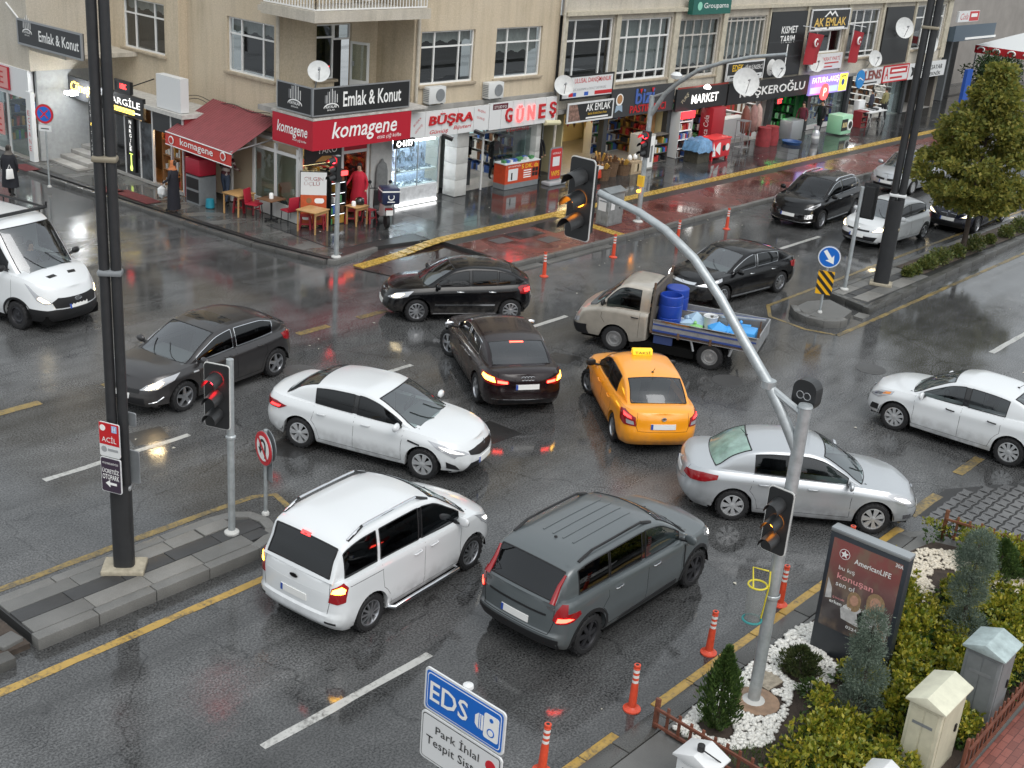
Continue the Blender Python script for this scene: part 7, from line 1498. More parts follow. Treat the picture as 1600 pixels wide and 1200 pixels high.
for sg in(1,-1):
 ds=MB().box((x1,sg*bw,zf-.08),(x0-.06,sg*(bw-.03),zf+.30)).build('dropside',M_STEELW,T)
 for za,zb_,mm,nm in((.00,.05,M_BLUEST,'stripe'),(.16,.20,M_BLUEST,'stripe'),(.26,.30,M_CHROME,'top_rail')):
  MB().box((x1+.01,sg*(bw+.004),zf+za),(x0-.07,sg*(bw+.016),zf+zb_)).build(nm,mm,ds)
 for xx in(-.4,-1.2,-2.1):MB().box((xx-.03,sg*(bw+.017),zf-.10),(xx+.03,sg*(bw+.03),zf+.06)).build('hinge',M_RUST,ds)
 MB().tube([(-.70,sg*.80,zf-.04),(-.80,sg*.80,.40)],.03,6).build('mudguard_stay',M_STEELW,T); MB().tube([(-1.75,sg*.80,zf-.04),(-1.68,sg*.80,.45)],.03,6).build('mudguard_stay',M_STEELW,T)
 MB().box((-.25,sg*.72,.42),(.22,sg*.80,.62)).build('side_tank',mat('tank_blue',(.03,.05,.14),.5),T)
MB().box((x1-.03,-bw,zf-.08),(x1,bw,zf+.30)).build('tailboard',M_STEELW,T)
MB().box((x1+.1,-.35,.50),(.4,.35,.68)).build('chassis',M_UNDER,T); MB().box((x1,-.8,.46),(x1+.05,.8,.58)).build('rear_lamp_bar',M_BLK,T)
MB().tube([(x1-.02,.78,zf+.30),(x1-.02,.78,zf+.72)],.02,6).build('tailboard_post',M_RUST,T)
c.place((1110,577),(955,546)); VEH['truck']=c
# ================================================================== street furniture
M_GALV=mat('galvanised',(.42,.45,.46),.42,.5,var=.18,vscale=7)
M_POLE=mat('post_charcoal',(.030,.031,.033),.42,.2,var=.15)
M_STRAP=mat('post_strap',(.27,.24,.18),.5,.4)
M_SIGBLK=mat('signal_black',(.022,.023,.024),.35)
M_LENSOFF=mat('lens_dark',(.02,.02,.02),.2,coat=.5)
M_SIGR=glow('signal_red',(1,.02,.03),14); M_SIGA=glow('signal_amber',(1,.30,.02),7)
M_BORDR=mat('board_border',(.70,.70,.68),.4)
def local(t):
 return lambda b,nm,m,p=None,**k:b.build(nm,m,p or t,**k)
def signal(parent,y,z,x=0.,sc=1.,lit=(1,0,0),face=-1,board=True,bw=.44):
 """three-lamp head looking along -X (face=-1): y, z of its centre, relative to the pole"""
 w_,h_=.40*sc,.98*sc; f=face
 hd=MB().box((x,y-.15*sc,z-.46*sc),(x-f*.16,y+.15*sc,z+.46*sc)).build('signal_head',M_SIGBLK,parent)
 if board:
  MB().prism(rrect(bw,h_*1.12,.05,3,y,z),(x+f*.002,0,0),(0,1,0),(0,0,1),(f*.012,0,0)).build('backboard',M_SIGBLK,hd)
  for(a,b_)in((rrect(bw+.03,h_*1.12+.03,.06,3,y,z),0),)[:1 if face<0 else 0]:MB().prism(a,(x-f*.012,0,0),(0,1,0),(0,0,1),(f*.010,0,0)).build('board_border',M_BORDR,hd)
 for i in range(3):
  zz=z+(.30-.30*i)*sc; xm=x+f*.02
  MB().lathe([(.105*sc,0),(.105*sc,f*.03),(0,f*.035)],18,(xm,y,zz),axis='x').build('lens',(M_SIGR if i==0 else(M_SIGA if i==1 else MATS['lens_dark']))if lit[i]else M_LENSOFF,hd,smooth=50)
  v=MB(); n=14
  for k in range(n+1):
   a=pi*(-.08+1.16*k/n); c,s_=cos(a)*.125*sc,sin(a)*.125*sc; v.v+= [(xm,y+c,zz+s_),(xm+f*.27*sc,y+c*.96,zz+s_-.05*sc)]
  for k in range(n):v.f.append((2*k,2*k+1,2*k+3,2*k+2))
  v.build('visor',M_SIGBLK,hd,smooth=60)
 return hd
def pole(parent,h,r,m=None,base=True,r1=None,nm='pole'):
 o=MB().tube([(0,0,0),(0,0,h)],[r,r1 or r],14).build(nm,m or M_GALV,parent,smooth=50)
 if base:MB().lathe([(r*2.1,0),(r*2.1,.03),(r*1.5,.06),(r*1.02,.07)],16,cap=False).build('base_flange',mat('flange_pale',(.50,.50,.48),.5),parent,smooth=40)
 return o
def lamp_post(label,loc,split,h,rot,wd,straps,base_m):
 t=thing('lamp_post',label,'lamp post',loc,rot,'tall twin-tube lamp posts'); prof= []
 n=20; b=MB(); base=0
 for z in(0,split):
  for k in range(n):a=2*pi*k/n; b.v.append((.11*cos(a)*wd/.3,(wd/2-.08)*(1 if sin(a)>0 else-1)*min(1,abs(sin(a))*3)+.08*sin(a),z))
 for k in range(n):b.f.append((k,(k+1)%n,n+(k+1)%n,n+k))
 b.f.append(tuple(range(n,2*n))); b.build('column',M_POLE,t,smooth=50)
 for sy in(-1,1):MB().tube([(0,sy*wd*.25,split-.05),(0,sy*wd*.25,h)],[wd*.24,wd*.22],12).build('tube',M_POLE,t,smooth=50)
 for z,m in straps:MB().box((-wd*.30,-wd*.53,z-.045),(wd*.30,wd*.53,z+.045)).build('strap',m,t,bevel=.03)
 MB().box((-.24,-.33,-.02),(.24,.33,.07)).build('base_plate',base_m,t,bevel=.02)
 return t
pl=lamp_post('tall charcoal twin-tube lamp post with parking signs on the left median',(9.38,15.45,ZL),1.5,11.0,radians(48),.33,[(6.55,M_STRAP),(4.9,M_GREYP),(1.45,M_ALU)],mat('base_cream',(.36,.32,.24),.6,var=.3))
lamp_post('tall charcoal twin-tube lamp post with a white band on the right median',(35.1,14.98,ZR),2.6,12.0,radians(22),.46,[(7.55,M_STRAP),(2.75,M_BWHITE),(1.75,M_STRAP)],mat('base_cream',()))
def plate_sign(name,label,cat,c,nrm,w_,h_,m,r=.03,back=None,th=.02):
 """flat sign plate centred at c, facing nrm; returns (thing, text function)"""
 nrm=Vector(nrm).normalized(); u_=Vector((0,0,1)).cross(nrm).normalized(); t=thing(name,label,cat,c)
 MB().prism(rrect(w_,h_,r),(0,0,0),u_,UZ,nrm*th).build('plate',m,t); MB().prism(rrect(w_,h_,r),-nrm*.006,u_,UZ,nrm*.005).build('plate_back',back or M_GREYP,t)
 def tx(s_,a,b_,ww,hh,mm,**k):return text(s_,u_*a+UZ*b_+nrm*th,u_,UZ,ww,hh,mm,t,**k)
 def ar(poly,mm,dd=.0,nm='mark'):return MB().prism(poly,nrm*(th+dd),u_,UZ,nrm*.004).build(nm,mm,t)
 return t,tx,ar
nL= (-.93,-.36,0)
t,tx,ar=plate_sign('hospital_sign','red ACİL hospital sign strapped to the left lamp post','sign',(9.2,15.38,2.52),nL,.36,.56,M_BWHITE); ar(R4(-.175,.175,-.08,.275),M_INKR); tx('ACİL',0,.02,.26,.11,M_INKW,depth=.008); ar(R4(.05,.14,.14,.25),mat('hblue',(.3,.45,.7),.4),.004); tx('H',.095,.195,.05,.08,M_INKW,depth=.012); ar(circle(.05,14,-.11,.19),M_INKW,.004); ar(circle(.05,14,-.10,-.16),M_INKG); ar(R4(-.03,.15,-.18,-.14),M_INKG)
t,tx,ar=plate_sign('parking_sign','dark ÜCRETSİZ OTOPARK sign below the red hospital sign','sign',(9.2,15.38,1.93),nL,.36,.58,M_BWHITE); ar(rrect(.34,.56,.03),mat('sign_plum',(.045,.03,.05),.4)); tx('MÜŞTERİLERİMİZE',0,.2,.28,.05,M_INKW,depth=.008); tx('ÜCRETSİZ',0,.08,.30,.09,M_INKW,depth=.008,bold=.02); tx('OTOPARK',0,-.03,.30,.09,M_INKW,depth=.008,bold=.02); ar([(-.1,-.14),(-.02,-.08),(-.02,-.12),(.1,-.12),(.1,-.16),(-.02,-.16),(-.02,-.2)],M_INKW,.004,'arrow')
t,tx,ar=plate_sign('rear_sign','dark backs of signs on the far side of the left lamp post','sign',(9.55,15.45,1.95),(.93,.36,0),.36,.55,M_GREYP)
t,tx,ar=plate_sign('rear_sign','small dark sign back higher on the left lamp post','sign',(9.55,15.45,2.75),(.93,.36,0),.3,.22,M_GREYP)
t=thing('traffic_signal','grey pole signal showing red with no arm on the left median','traffic light',(11.32,15.27,ZL),radians(24),'traffic signals'); pole(t,3.15,.06); MB().lathe([(.062,1.75),(.085,1.77),(.085,1.8),(.062,1.82)],14,cap=False).build('collar',M_GALV,t); signal(t,.17,2.52,-.12,1.0,(1,0,0)); [MB().obox((-.02,.1,z),(.08,.0,z),.03,.05).build('bracket',M_SIGBLK,t)for z in(2.2,2.85)]
t=thing('traffic_signal','big mast arm signal pole by the garden with two black heads','traffic light',(14.0,6.66,.10),0,'traffic signals'); pole(t,4.62,.088)
A_= [(0,.02,4.0),(-.03,.28,4.41),(-.03,.56,4.77),(-.04,1.03,5.26),(-.05,1.45,5.72),(-.05,1.93,6.14),(-.05,2.45,6.42),(-.05,2.9,6.56),(-.05,3.62,6.68)]
arm=MB().tube(A_,[.078,.074,.071,.068,.065,.062,.06,.056,.052],12).build('mast_arm',M_GALV,t,smooth=60); MB().tube([(0,.0,4.5),(-.03,.5,4.72)],.05,8).build('arm_brace',M_GALV,t); MB().lathe([(.10,-.05),(.10,.05)],14,(-.03,.56,4.77)).build('arm_collar',M_GALV,arm); MB().lathe([(0,0),(.10,0),(.09,.03),(0,.05)],14,(0,0,4.62)).build('pole_cap',M_GALV,t,smooth=50)
signal(t,3.85,6.56,-.18,1.05,(0,1,0),bw=.42); signal(t,.04,2.98,-.16,.86,(0,1,0),bw=.36)
MB().prism(rrect(.34,.42,.14,5,.10,4.72),(.10,0,0),(0,1,0),(0,0,1),(.18,0,0)).build('small_head',M_SIGBLK,t); [MB().tube([(.096,.1+.05*sx+.05*cos(a),4.72+.05*sin(a))for a in[2*pi*i/12 for i in range(13)]],.006,5).build('cycle_mark',M_INKG,t)for sx in(-1,1)]
MB().lathe([(.105,1.75),(.115,1.76),(.115,1.8),(.105,1.81)],14,cap=False).build('collar',M_GALV,t)
bk=thing('litter_ring','yellow wire litter ring with torn net strapped to the mast pole','litter bin',(13.84,6.72,1.55)); M_YW=mat('yellow_wire',(.62,.52,.03),.4)
MB().tube([(-.10+.13*cos(a),.05+.13*sin(a),.55)for a in[2*pi*i/18 for i in range(19)]],.014,6).build('ring',M_YW,bk); MB().tube([(.02,-.02,.75),(-.1,.16,.78),(-.22,.05,.56)],.012,6).build('hoop',M_YW,bk); MB().tube([(.03,-.04,.75),(-.02,-.08,.55),(.0,-.03,.0)],.012,6).build('stay',M_YW,bk); MB().lathe([(.13,.55),(.125,.25),(.10,.0)],16,(-.10,.05,0),cap=False).build('net',mat('net_grey',(.25,.26,.25),.8,alpha=.45),bk); MB().tube([(-.10+.13*cos(a),.05+.13*sin(a),.0)for a in[2*pi*i/18 for i in range(19)]],.016,6).build('rope',mat('rope_teal',(.03,.22,.22),.7),bk)
t=thing('traffic_signal','grey signal pole with long curved arm and a red head by the red pavers','traffic light',(34.83,23.9,ZP),0,'traffic signals'); pole(t,4.3,.085)
A_= [(0,-.05,3.7),(0,-.5,4.45),(0,-.95,4.87),(0,-1.7,5.40),(0,-2.55,5.75),(0,-3.5,6.05),(0,-4.7,6.30)]; MB().tube(A_,[.08,.075,.075,.07,.065,.06,.055],10).build('mast_arm',M_GALV,t,smooth=60); MB().tube([(0,0,4.25),(0,-.55,4.5)],.04,8).build('arm_brace',M_GALV,t); MB().lathe([(0,0),(.16,.04),(.2,.15),(.1,.24)],12,(0,-.85,4.95)).build('arm_lamp',M_BWHITE,t,smooth=50)
signal(t,-.02,2.70,-.16,.95,(1,0,0),board=False); MB().box((-.14,-.1,1.25),(-.02,.12,1.62)).build('button_box',M_INKY,t); MB().lathe([(.05,0),(.05,-.08),(0,-.1)],12,(-.14,0,1.1),axis='x').build('amber_lamp',M_SIGA,t)
t=thing('traffic_signal','slim grey signal pole with a red lamp at the corner kerb','traffic light',(23.5,26.56,ZP),0,'traffic signals'); pole(t,3.0,.07); signal(t,0.02,2.62,-.13,.8,(1,0,0),board=False)
t=thing('traffic_signal','grey pole with the black back of a signal on the right median','traffic light',(33.6,15.42,ZR),radians(8),'traffic signals'); pole(t,3.1,.06); signal(t,-.22,2.7,.12,.95,(0,0,0),face=1)
def disc_sign(name,label,loc,zc,r,nang,draw,h,back_plate=False,group=None):
 t=thing(name,label,'road sign',loc,0,group); pole(t,h,.032); n_=Vector((cos(radians(nang)),sin(radians(nang)),0)); u_=Vector((0,0,1)).cross(n_)
 MB().prism(circle(r,28),Vector((0,0,zc))+n_*.035,u_,UZ,n_*.015).build('disc',draw[0],t); MB().prism(circle(r+.012,28),Vector((0,0,zc))+n_*.02,u_,UZ,n_*.014).build('rim',M_ALU,t)
 def ar(poly,m,dd=0,nm='symbol'):return MB().prism(poly,Vector((0,0,zc))+n_*(.051+dd),u_,UZ,n_*.003).build(nm,m,t)
 draw[1](ar); return t,n_,u_
M_SRED=mat('sign_red_reflect',(.55,.02,.03),.35); M_SBLUE=mat('sign_blue_reflect',(.008,.13,.52),.35)
def noU(ar):
 ar(circle(.225,24),M_INKW); arc= [(.085*cos(a),.06+.085*sin(a))for a in[pi*i/10 for i in range(11)]]
 ar([(.115,-.16),(.115,.06)]+[(.115*cos(a),.06+.115*sin(a))for a in[pi*i/10 for i in range(11)]]+[(-.115,-.02),(-.16,-.02),(-.09,-.12),(-.02,-.02),(-.065,-.02),(-.065,.06)]+[(.065*cos(a),.06+.065*sin(a))for a in[pi-pi*i/10 for i in range(11)]]+[(.065,-.16)],M_INKK,.004)
 ar([(-.19,.15),(-.15,.19),(.19,-.15),(.15,-.19)],M_SRED,.008)
t,n_,u_=disc_sign('no_u_turn_sign','round red and white no U-turn sign at the tip of the left median',(12.15,15.42,ZL),1.28,.30,168,(M_SRED,noU),1.62); MB().prism(rrect(.34,.55,.02,2,0,.95),-n_*.05,u_,UZ,n_*.012).build('rear_plate',M_GREYP,t); MB().prism(circle(.29,24,0,1.32),-n_*.06,u_,UZ,n_*.012).build('rear_disc',M_GREYP,t)
def keepR(ar):
 ar(circle(.295,28)+circle(.275,28)[::-1]if False else circle(.30,28),M_INKW); ar(circle(.275,28),M_SBLUE,.003)
 d= (cos(radians(-52)),sin(radians(-52))); pn= (-d[1],d[0]); P=lambda a,b_:(a*d[0]+b_*pn[0],a*d[1]+b_*pn[1]); ar([P(-.22,-.05),P(.05,-.05),P(.02,-.14),P(.23,0),P(.02,.14),P(.05,.05),P(-.22,.05)],M_INKW,.006)
t,n_,u_=disc_sign('keep_right_sign','blue round arrow sign above a yellow chevron board on the island',(30.95,14.8,ZR),1.62,.30,205,(M_SBLUE,keepR),1.4)
cb=MB().prism(R4(-.22,.22,.55,1.22),n_*.035,u_,UZ,n_*.012).build('chevron_board',mat('board_yellow',(.80,.42,.01),.35),t)
for k in range(4):
 zb_=.55+.235*k-.25; pts= [(-.22,zb_+.44),(-.22,zb_+.56),(.22,zb_+.12),(.22,zb_)]; q= []
 for a,z in pts:q.append((a,min(1.22,max(.55,z))))
 if q[0][1]<1.22 or q[2][1]>.55:
  poly=pts
  for ax_z,keep in((.55,1),(1.22,-1)):
   out= []
   for i in range(len(poly)):
    p,r_=poly[i],poly[(i+1)%len(poly)]; ip,ir= (p[1]-ax_z)*keep>=0,(r_[1]-ax_z)*keep>=0
    if ip:out.append(p)
    if ip!=ir:f= (ax_z-p[1])/(r_[1]-p[1]); out.append((lerp(p[0],r_[0],f),ax_z))
   poly=out
   if not poly:break
  if len(poly)>=3:MB().prism(poly,n_*.048,u_,UZ,n_*.003).build('stripe',M_INKK,cb)
def noP(ar):
 ar(circle(.24,24),M_SBLUE); [ar([(.19*cos(a+.12),.19*sin(a+.12)),(.19*cos(a-.12),.19*sin(a-.12)),(.19*cos(a+pi+.12),.19*sin(a+pi+.12)),(.19*cos(a+pi-.12),.19*sin(a+pi-.12))],M_SRED,.004+.002*i)for i,a in enumerate((pi/4,3*pi/4))]
t,n_,u_=disc_sign('no_stopping_sign','blue and red no stopping sign on a thin pole by the pharmacy',(20.95,37.95,ZP),2.42,.31,212,(M_SRED,noP),2.6); MB().prism(R4(-.22,.22,1.86,2.06),n_*.035,u_,UZ,n_*.012).build('sub_plate',M_BWHITE,t); MB().prism(R4(-.14,.14,1.93,1.96),n_*.05,u_,UZ,n_*.003).build('arrow',M_INKK,t)
ed=thing('enforcement_sign','blue and white EDS camera sign on a grey post at the bottom edge','road sign',(8.06,6.95,.10)); pole(ed,3.02,.04); MB().lathe([(0,0),(.06,0),(.055,.03),(0,.05)],12,(0,0,3.02)).build('post_cap',M_BWHITE,ed,smooth=50)
uE,nE=Vector((0,-1,0)),Vector((-1,0,0)); O_=Vector((-.06,0,0))
MB().prism(rrect(1.12,.52,.05,4,.03,2.79),O_,uE,UZ,nE*.02).build('plate',M_BWHITE,ed); MB().prism(rrect(1.07,.47,.04,4,.03,2.79),O_+nE*.02,uE,UZ,nE*.003).build('blue_field',M_SBLUE,ed)
MB().prism(rrect(1.03,.43,.04,4,.03,2.79),O_+nE*.023,uE,UZ,nE*.002).build('inner_line',M_INKW,ed); MB().prism(rrect(1.01,.41,.035,4,.03,2.79),O_+nE*.025,uE,UZ,nE*.002).build('blue_field',M_SBLUE,ed); text('EDS',O_+uE*-.17+UZ*2.80+nE*.028,uE,UZ,.54,.24,M_INKW,ed,bold=.02)
MB().prism(rrect(.20,.30,.03,3,.42,2.79),O_+nE*.028,uE,UZ,nE*.003).build('camera_icon',M_INKW,ed); [MB().prism(circle(r_,16,.42,2.79+dz),O_+nE*.031,uE,UZ,nE*.003).build('camera_lens',M_SBLUE,ed)for r_,dz in((.05,-.06),(.025,.09))]; MB().prism(circle(.035,14,.42,2.73),O_+nE*.034,uE,UZ,nE*.003).build('camera_lens',M_INKW,ed)
MB().prism([(.20,2.74),(.24,2.70),(.31,2.70),(.31,2.88),(.24,2.88),(.20,2.84)],O_+nE*.028,uE,UZ,nE*.003).build('camera_hood',M_INKW,ed); [MB().box((-.093,-.25-.025*i,2.70),(-.091,-.258-.025*i,2.88)).build('hood_line',M_SBLUE,ed)for i in range(2)]
MB().prism(rrect(1.14,.60,.05,4,.02,2.20),O_,uE,UZ,nE*.02).build('plate',M_BWHITE,ed); MB().prism(rrect(1.10,.56,.04,4,.02,2.20),O_+nE*.02,uE,UZ,nE*.002).build('inner_line',M_INKK,ed); MB().prism(rrect(1.08,.54,.035,4,.02,2.20),O_+nE*.022,uE,UZ,nE*.002).build('white_field',M_BWHITE,ed)
text('Park İhlal',O_+uE*-.02+UZ*2.36+nE*.026,uE,UZ,.62,.13,M_INKK,ed); text('Tespit Sistemi',O_+uE*.0+UZ*2.16+nE*.026,uE,UZ,.92,.14,M_INKK,ed); MB().prism(circle(.07,18,.45,2.33),O_+nE*.026,uE,UZ,nE*.003).build('red_mark',M_SRED,ed)
M_BOL=mat('bollard_orange',(.62,.07,.03),.4,var=.12,vscale=12); M_BOLW=mat('bollard_band',(.68,.68,.66),.35)
bo=None
def bollard(label,x,y,h=.75,lean=0.):
 global bo
 if bo is None:
  bo=t=thing('bollard',label,'bollard',(x,y,0),0,'orange flexible bollards'); MB().lathe([(.13,0),(.13,.02),(.085,.035),(.06,.06),(.052,.40),(.045,.46),(.042,.72),(.048,.725),(.048,.75),(0,.752)],18).build('body',M_BOL,t,smooth=40)
  for z in(.46,.545,.63):MB().lathe([(.0455,z),(.0455,z+.045)],18,cap=False).build('band',M_BOLW,t)
  MB().lathe([(.025,.753),(.02,.757),(0,.757)],12).build('cap_hole',M_BLK,t); MB().lathe([(.044,.68),(.05,.69),(.044,.70)],18,cap=False).build('ridge',M_BOL,t); t.scale= (h/.75,)*3; t.rotation_euler= (lean,0,0)
 else:
  t=copy_tree(bo); t.location= (x,y,0); t['label']=label; t.scale= (h/.75,)*3; t.rotation_euler= (lean,lean*.5,random.random()*3)
for lb,(px,py),ln in(('orange bollard between the grey estate and the garden, second from the mast pole',(1107,1020),.02),('orange bollard just above the wooden fence corner',(987,1108),0),('orange bollard right behind the mast pole',(1218,945),-.02),('orange bollard cut by the bottom edge beside the camera sign',(846,1205),.03),('orange bollard hidden behind the billboard top',(1322,880),0),('orange bollard behind the tail of the black hatchback',(850,432),.02),('orange bollard at the kerb by the hanging signal head',(958,402),0),('orange bollard below the curved-arm signal pole',(1058,378),-.03),('orange bollard near the nose of the black crossover',(1135,358),.02)):p=G(px,py); bollard(lb,p.x,p.y,.75,ln)
bb=thing('billboard','dark framed advertising panel with a red family poster standing in the garden','billboard',(15.95,6.17,.12)); w_=.62
MB().box((-.09,-w_,0),(.09,w_,2.05)).build('case',mat('bb_case',(.028,.034,.042),.35),bb,bevel=.015); MB().box((-.10,-w_-.005,2.05),(.10,w_+.005,2.12)).build('top_rail',mat('bb_rail',(.34,.36,.37),.35,.5),bb,bevel=.015)
m,n,b_=nodes_of('poster_print'); L=n.links; tc=nd(n,'ShaderNodeTexCoord'); sx=nd(n,'ShaderNodeSeparateXYZ'); L.new(tc.outputs['Generated'],sx.inputs[0]); nz_=noise(n,tc.outputs['Generated'],3.2,3,.55); f_=maprange(n,sx.outputs['Z'],.25,.95,0,1,True); c1=mixc(n,f_,(.07,.06,.06),(.25,.085,.078)); c2=mixc(n,maprange(n,nz_,.42,.66,0,.8,True),c1,(.20,.15,.11)); L.new(c2,b_.inputs['Base Color']); b_.inputs['Roughness'].default_value=.12
fB=Fac((15.86,0,0),(0,-1,0),(-1,0,0))
MB().box((-.094,-w_+.07,.48),(-.0905,w_-.07,1.97)).build('poster',m,bb)
def bt(s_,a,z,ww,hh,mm,**k):return text(s_,(-.096,-a,z),(0,-1,0),UZ,ww,hh,mm,bb,**k)
def bp_(poly,mm,nm='print',dd=0):return MB().prism(poly,(-.0945-dd,0,0),(0,-1,0),UZ,(-.001,0,0)).build(nm,mm,bb)
bt('AmericanLIFE',.12,1.72,.58,.085,M_INKW,bold=.01); bt('bu kış',-.26,1.52,.26,.085,M_INKW); bt('konuşan',-.10,1.38,.58,.12,mat('poster_pink',(.75,.32,.32),.4),bold=.03); bt('sen ol',-.24,1.26,.30,.08,M_INKW); bt('erken tanı',-.26,.94,.36,.06,M_INKW,bold=.02); bt('çocuk',-.3,1.02,.2,.05,mat('poster_pink',())); bt('0224',-.02,.62,.18,.05,M_INKW,bold=.02); bt('30A',.50,1.93,.12,.06,M_INKW,bold=.02)
bp_(circle(.085,20,-.34,1.76),M_INKW,'ring'); bp_(circle(.076,20,-.34,1.76),mat('poster_maroon',(.20,.03,.04),.3),'ring',.001); bp_([((.07 if i%2==0 else .03)*cos(pi*i/5+pi/2)-.34,(.07 if i%2==0 else .03)*sin(pi*i/5+pi/2)+1.76)for i in range(10)],M_INKW,'star',.002)
M_PSK=mat('poster_skin',(.48,.27,.19),.35,var=.2,vscale=20); M_PHA=mat('poster_hair',(.30,.20,.11),.35,var=.3,vscale=20); M_PWH=mat('poster_cloth',(.50,.49,.48),.35,var=.25,vscale=12)
for cx,cz,sc in((-.06,1.10,1.0),(.27,1.18,1.3)):
 bp_([(cx-.15*sc,cz-.38*sc),(cx+.19*sc,cz-.42*sc),(cx+.2*sc,cz-.2*sc),(cx+.1*sc,cz-.08*sc),(cx-.08*sc,cz-.08*sc),(cx-.19*sc,cz-.22*sc)],M_PWH,'figure'); bp_([(cx+.11*sc*cos(a),cz+.01+.125*sc*sin(a)-(.08*sc if sin(a)< -.3 else 0))for a in[2*pi*i/16 for i in range(16)]],M_PHA,'figure',.001); bp_([(cx+.068*sc*cos(a),cz-.01+.088*sc*sin(a))for a in[2*pi*i/16 for i in range(16)]],M_PSK,'figure',.002)
bp_([(.33,.95),(.47,.78),(.52,.62),(.40,.70)],M_PSK,'figure',.001); bp_([(-.52,1.3),(-.44,1.15),(-.42,.98),(-.52,.95)],M_PWH,'figure')
def cabinet(label,x,y,z,w_,d,h,m,roofm,rot=0,sl=.12,name='utility_cabinet'):
 t=thing(name,label,'cabinet',(x,y,z),rot,'street utility cabinets'); MB().box((-w_/2,-d/2,0),(w_/2,d/2,h)).build('body',m,t,bevel=.01); MB().prism([(-d/2-.05,0),(d/2+.05,0),(d/2+.05,.03),(0,.03+sl),(-d/2-.05,.03)],(-w_/2-.05,0,h+.002),(0,1,0),UZ,(w_+.1,0,0)).build('roof',roofm,t,bevel=.008)
 MB().box((-w_/2-.008,-d/2+.05,.08),(-w_/2-.001,-.01,h-.06)).build('door',m,t); MB().box((-w_/2-.008,.01,.08),(-w_/2-.001,d/2-.05,h-.06)).build('door',m,t); MB().box((w_*.2,-d/2-.03,h*.5),(w_*.26,-d/2-.002,h*.6)).build('lock',M_BLK,t); MB().box((-w_*.4,-d/2-.008,.08),(w_*.4,-d/2-.001,h-.06)).build('door',m,t); MB().box((-w_/2-.012,-d*.3,h*.72),(-w_/2-.009,d*.3,h*.76)).build('vent',M_GREYP,t)
 return t
M_CABC=mat('cabinet_cream',(.50,.48,.36),.5,var=.1); M_CABG=mat('cabinet_grey',(.17,.185,.19),.5,var=.12); M_CABR=mat('cabinet_roof_worn',(.33,.40,.40),.5,var=.25)
cabinet('cream utility cabinet with pitched lid in front of the yellow shrubs',14.55,4.32,.12,.80,.46,1.10,M_CABC,mat('cream_lid',(.60,.59,.46),.5,var=.1)); cabinet('tall grey utility cabinet with pale worn lid at the right fence',16.05,4.22,.12,.56,.52,1.22,M_CABG,M_CABR); cabinet('small pale cabinet top just showing at the bottom edge',13.05,4.35,.12,.55,.4,.52,M_CABC,M_BWHITE)
t=cabinet('grey roadside cabinet with torn posters on the red pavers',33.75,24.35,ZP,.85,.5,1.12,mat('cab_far',(.20,.21,.21),.6,var=.25),M_CABG); MB().box((-.3,-.262,.55),(-.1,-.258,.85)).build('torn_poster',M_BWHITE,t); MB().box((-.428,-.15,.5),(-.434,.18,.95)).build('torn_poster',M_BWHITE,t)
t=cabinet('pale box camera housing with a cable at the bottom edge',11.75,6.15,.10,.34,.5,.55,M_BWHITE,M_BWHITE); MB().lathe([(0,.1),(.05,.08),(.05,0)],10,(-.05,0,.70)).build('knob',M_BLK,t); MB().tube([(-.05,0,.72),(-.1,-.15,.75),(.05,-.25,.6)],.01,5).build('cable',M_BLK,t)
M_FEN=mat('fence_brown',(.17,.065,.03),.6,var=.3,vscale=8); M_FEN2=mat('fence_red',(.15,.052,.03),.55,var=.3,vscale=8)
def fence(label,p,q,h,m,step=.17):
 L_=hypot(q[0]-p[0],q[1]-p[1]); t=thing('picket_fence',label,'fence',(p[0],p[1],.10),atan2(q[1]-p[1],q[0]-p[0])); n=int(L_/step)
 for z in(h*.22,h*.82):MB().box((0,-.02,z-.02),(L_,.012,z+.02)).build('rail',m,t)
 for i in range(n+1):
  x=L_*i/n; big=i in(0,n); hh=h*(1.15 if big else random.uniform(.95,1.03)); wd=.035 if big else .022; z0=0 if big else h*.08
  MB().box((x-wd,.013,z0),(x+wd,.038+(.02 if big else 0),hh)).build('post' if big else 'picket',m,t,bevel=.004)
fence('low brown picket fence at the bottom left corner of the garden',(12.42,7.30),(12.32,4.6),.42,M_FEN2,.19); fence('brown picket fence at the side street end of the garden',(20.95,6.85),(21.5,4.2),.52,M_FEN,.20); fence('reddish picket fence along the brick walk at the right edge',(14.7,3.82),(19.8,3.9),.50,M_FEN2,.16)
# ================================================================== planting
def leafmat(name,ca,cb,cc=None,rough=.5,trans=.25):
 m,n,b=nodes_of(name); L=n.links; g=nd(n,'ShaderNodeNewGeometry'); cr=nd(n,'ShaderNodeValToRGB'); L.new(g.outputs['Random Per Island'],cr.inputs[0])
 cr.color_ramp.elements[0].color= (*ca,1); cr.color_ramp.elements[1].color= (*cb,1)
 if cc:e=cr.color_ramp.elements.new(.8); e.color= (*cc,1)
 L.new(cr.outputs[0],b.inputs['Base Color']); b.inputs['Roughness'].default_value=rough
 tr=nd(n,'ShaderNodeBsdfTranslucent'); L.new(cr.outputs[0],tr.inputs[0]); mx=nd(n,'ShaderNodeMixShader'); mx.inputs[0].default_value=trans; out=n.nodes['Material Output']
 L.new(b.outputs[0],mx.inputs[1]); L.new(tr.outputs[0],mx.inputs[2]); L.new(mx.outputs[0],out.inputs[0]); return m
RNG=np.random.default_rng(5)
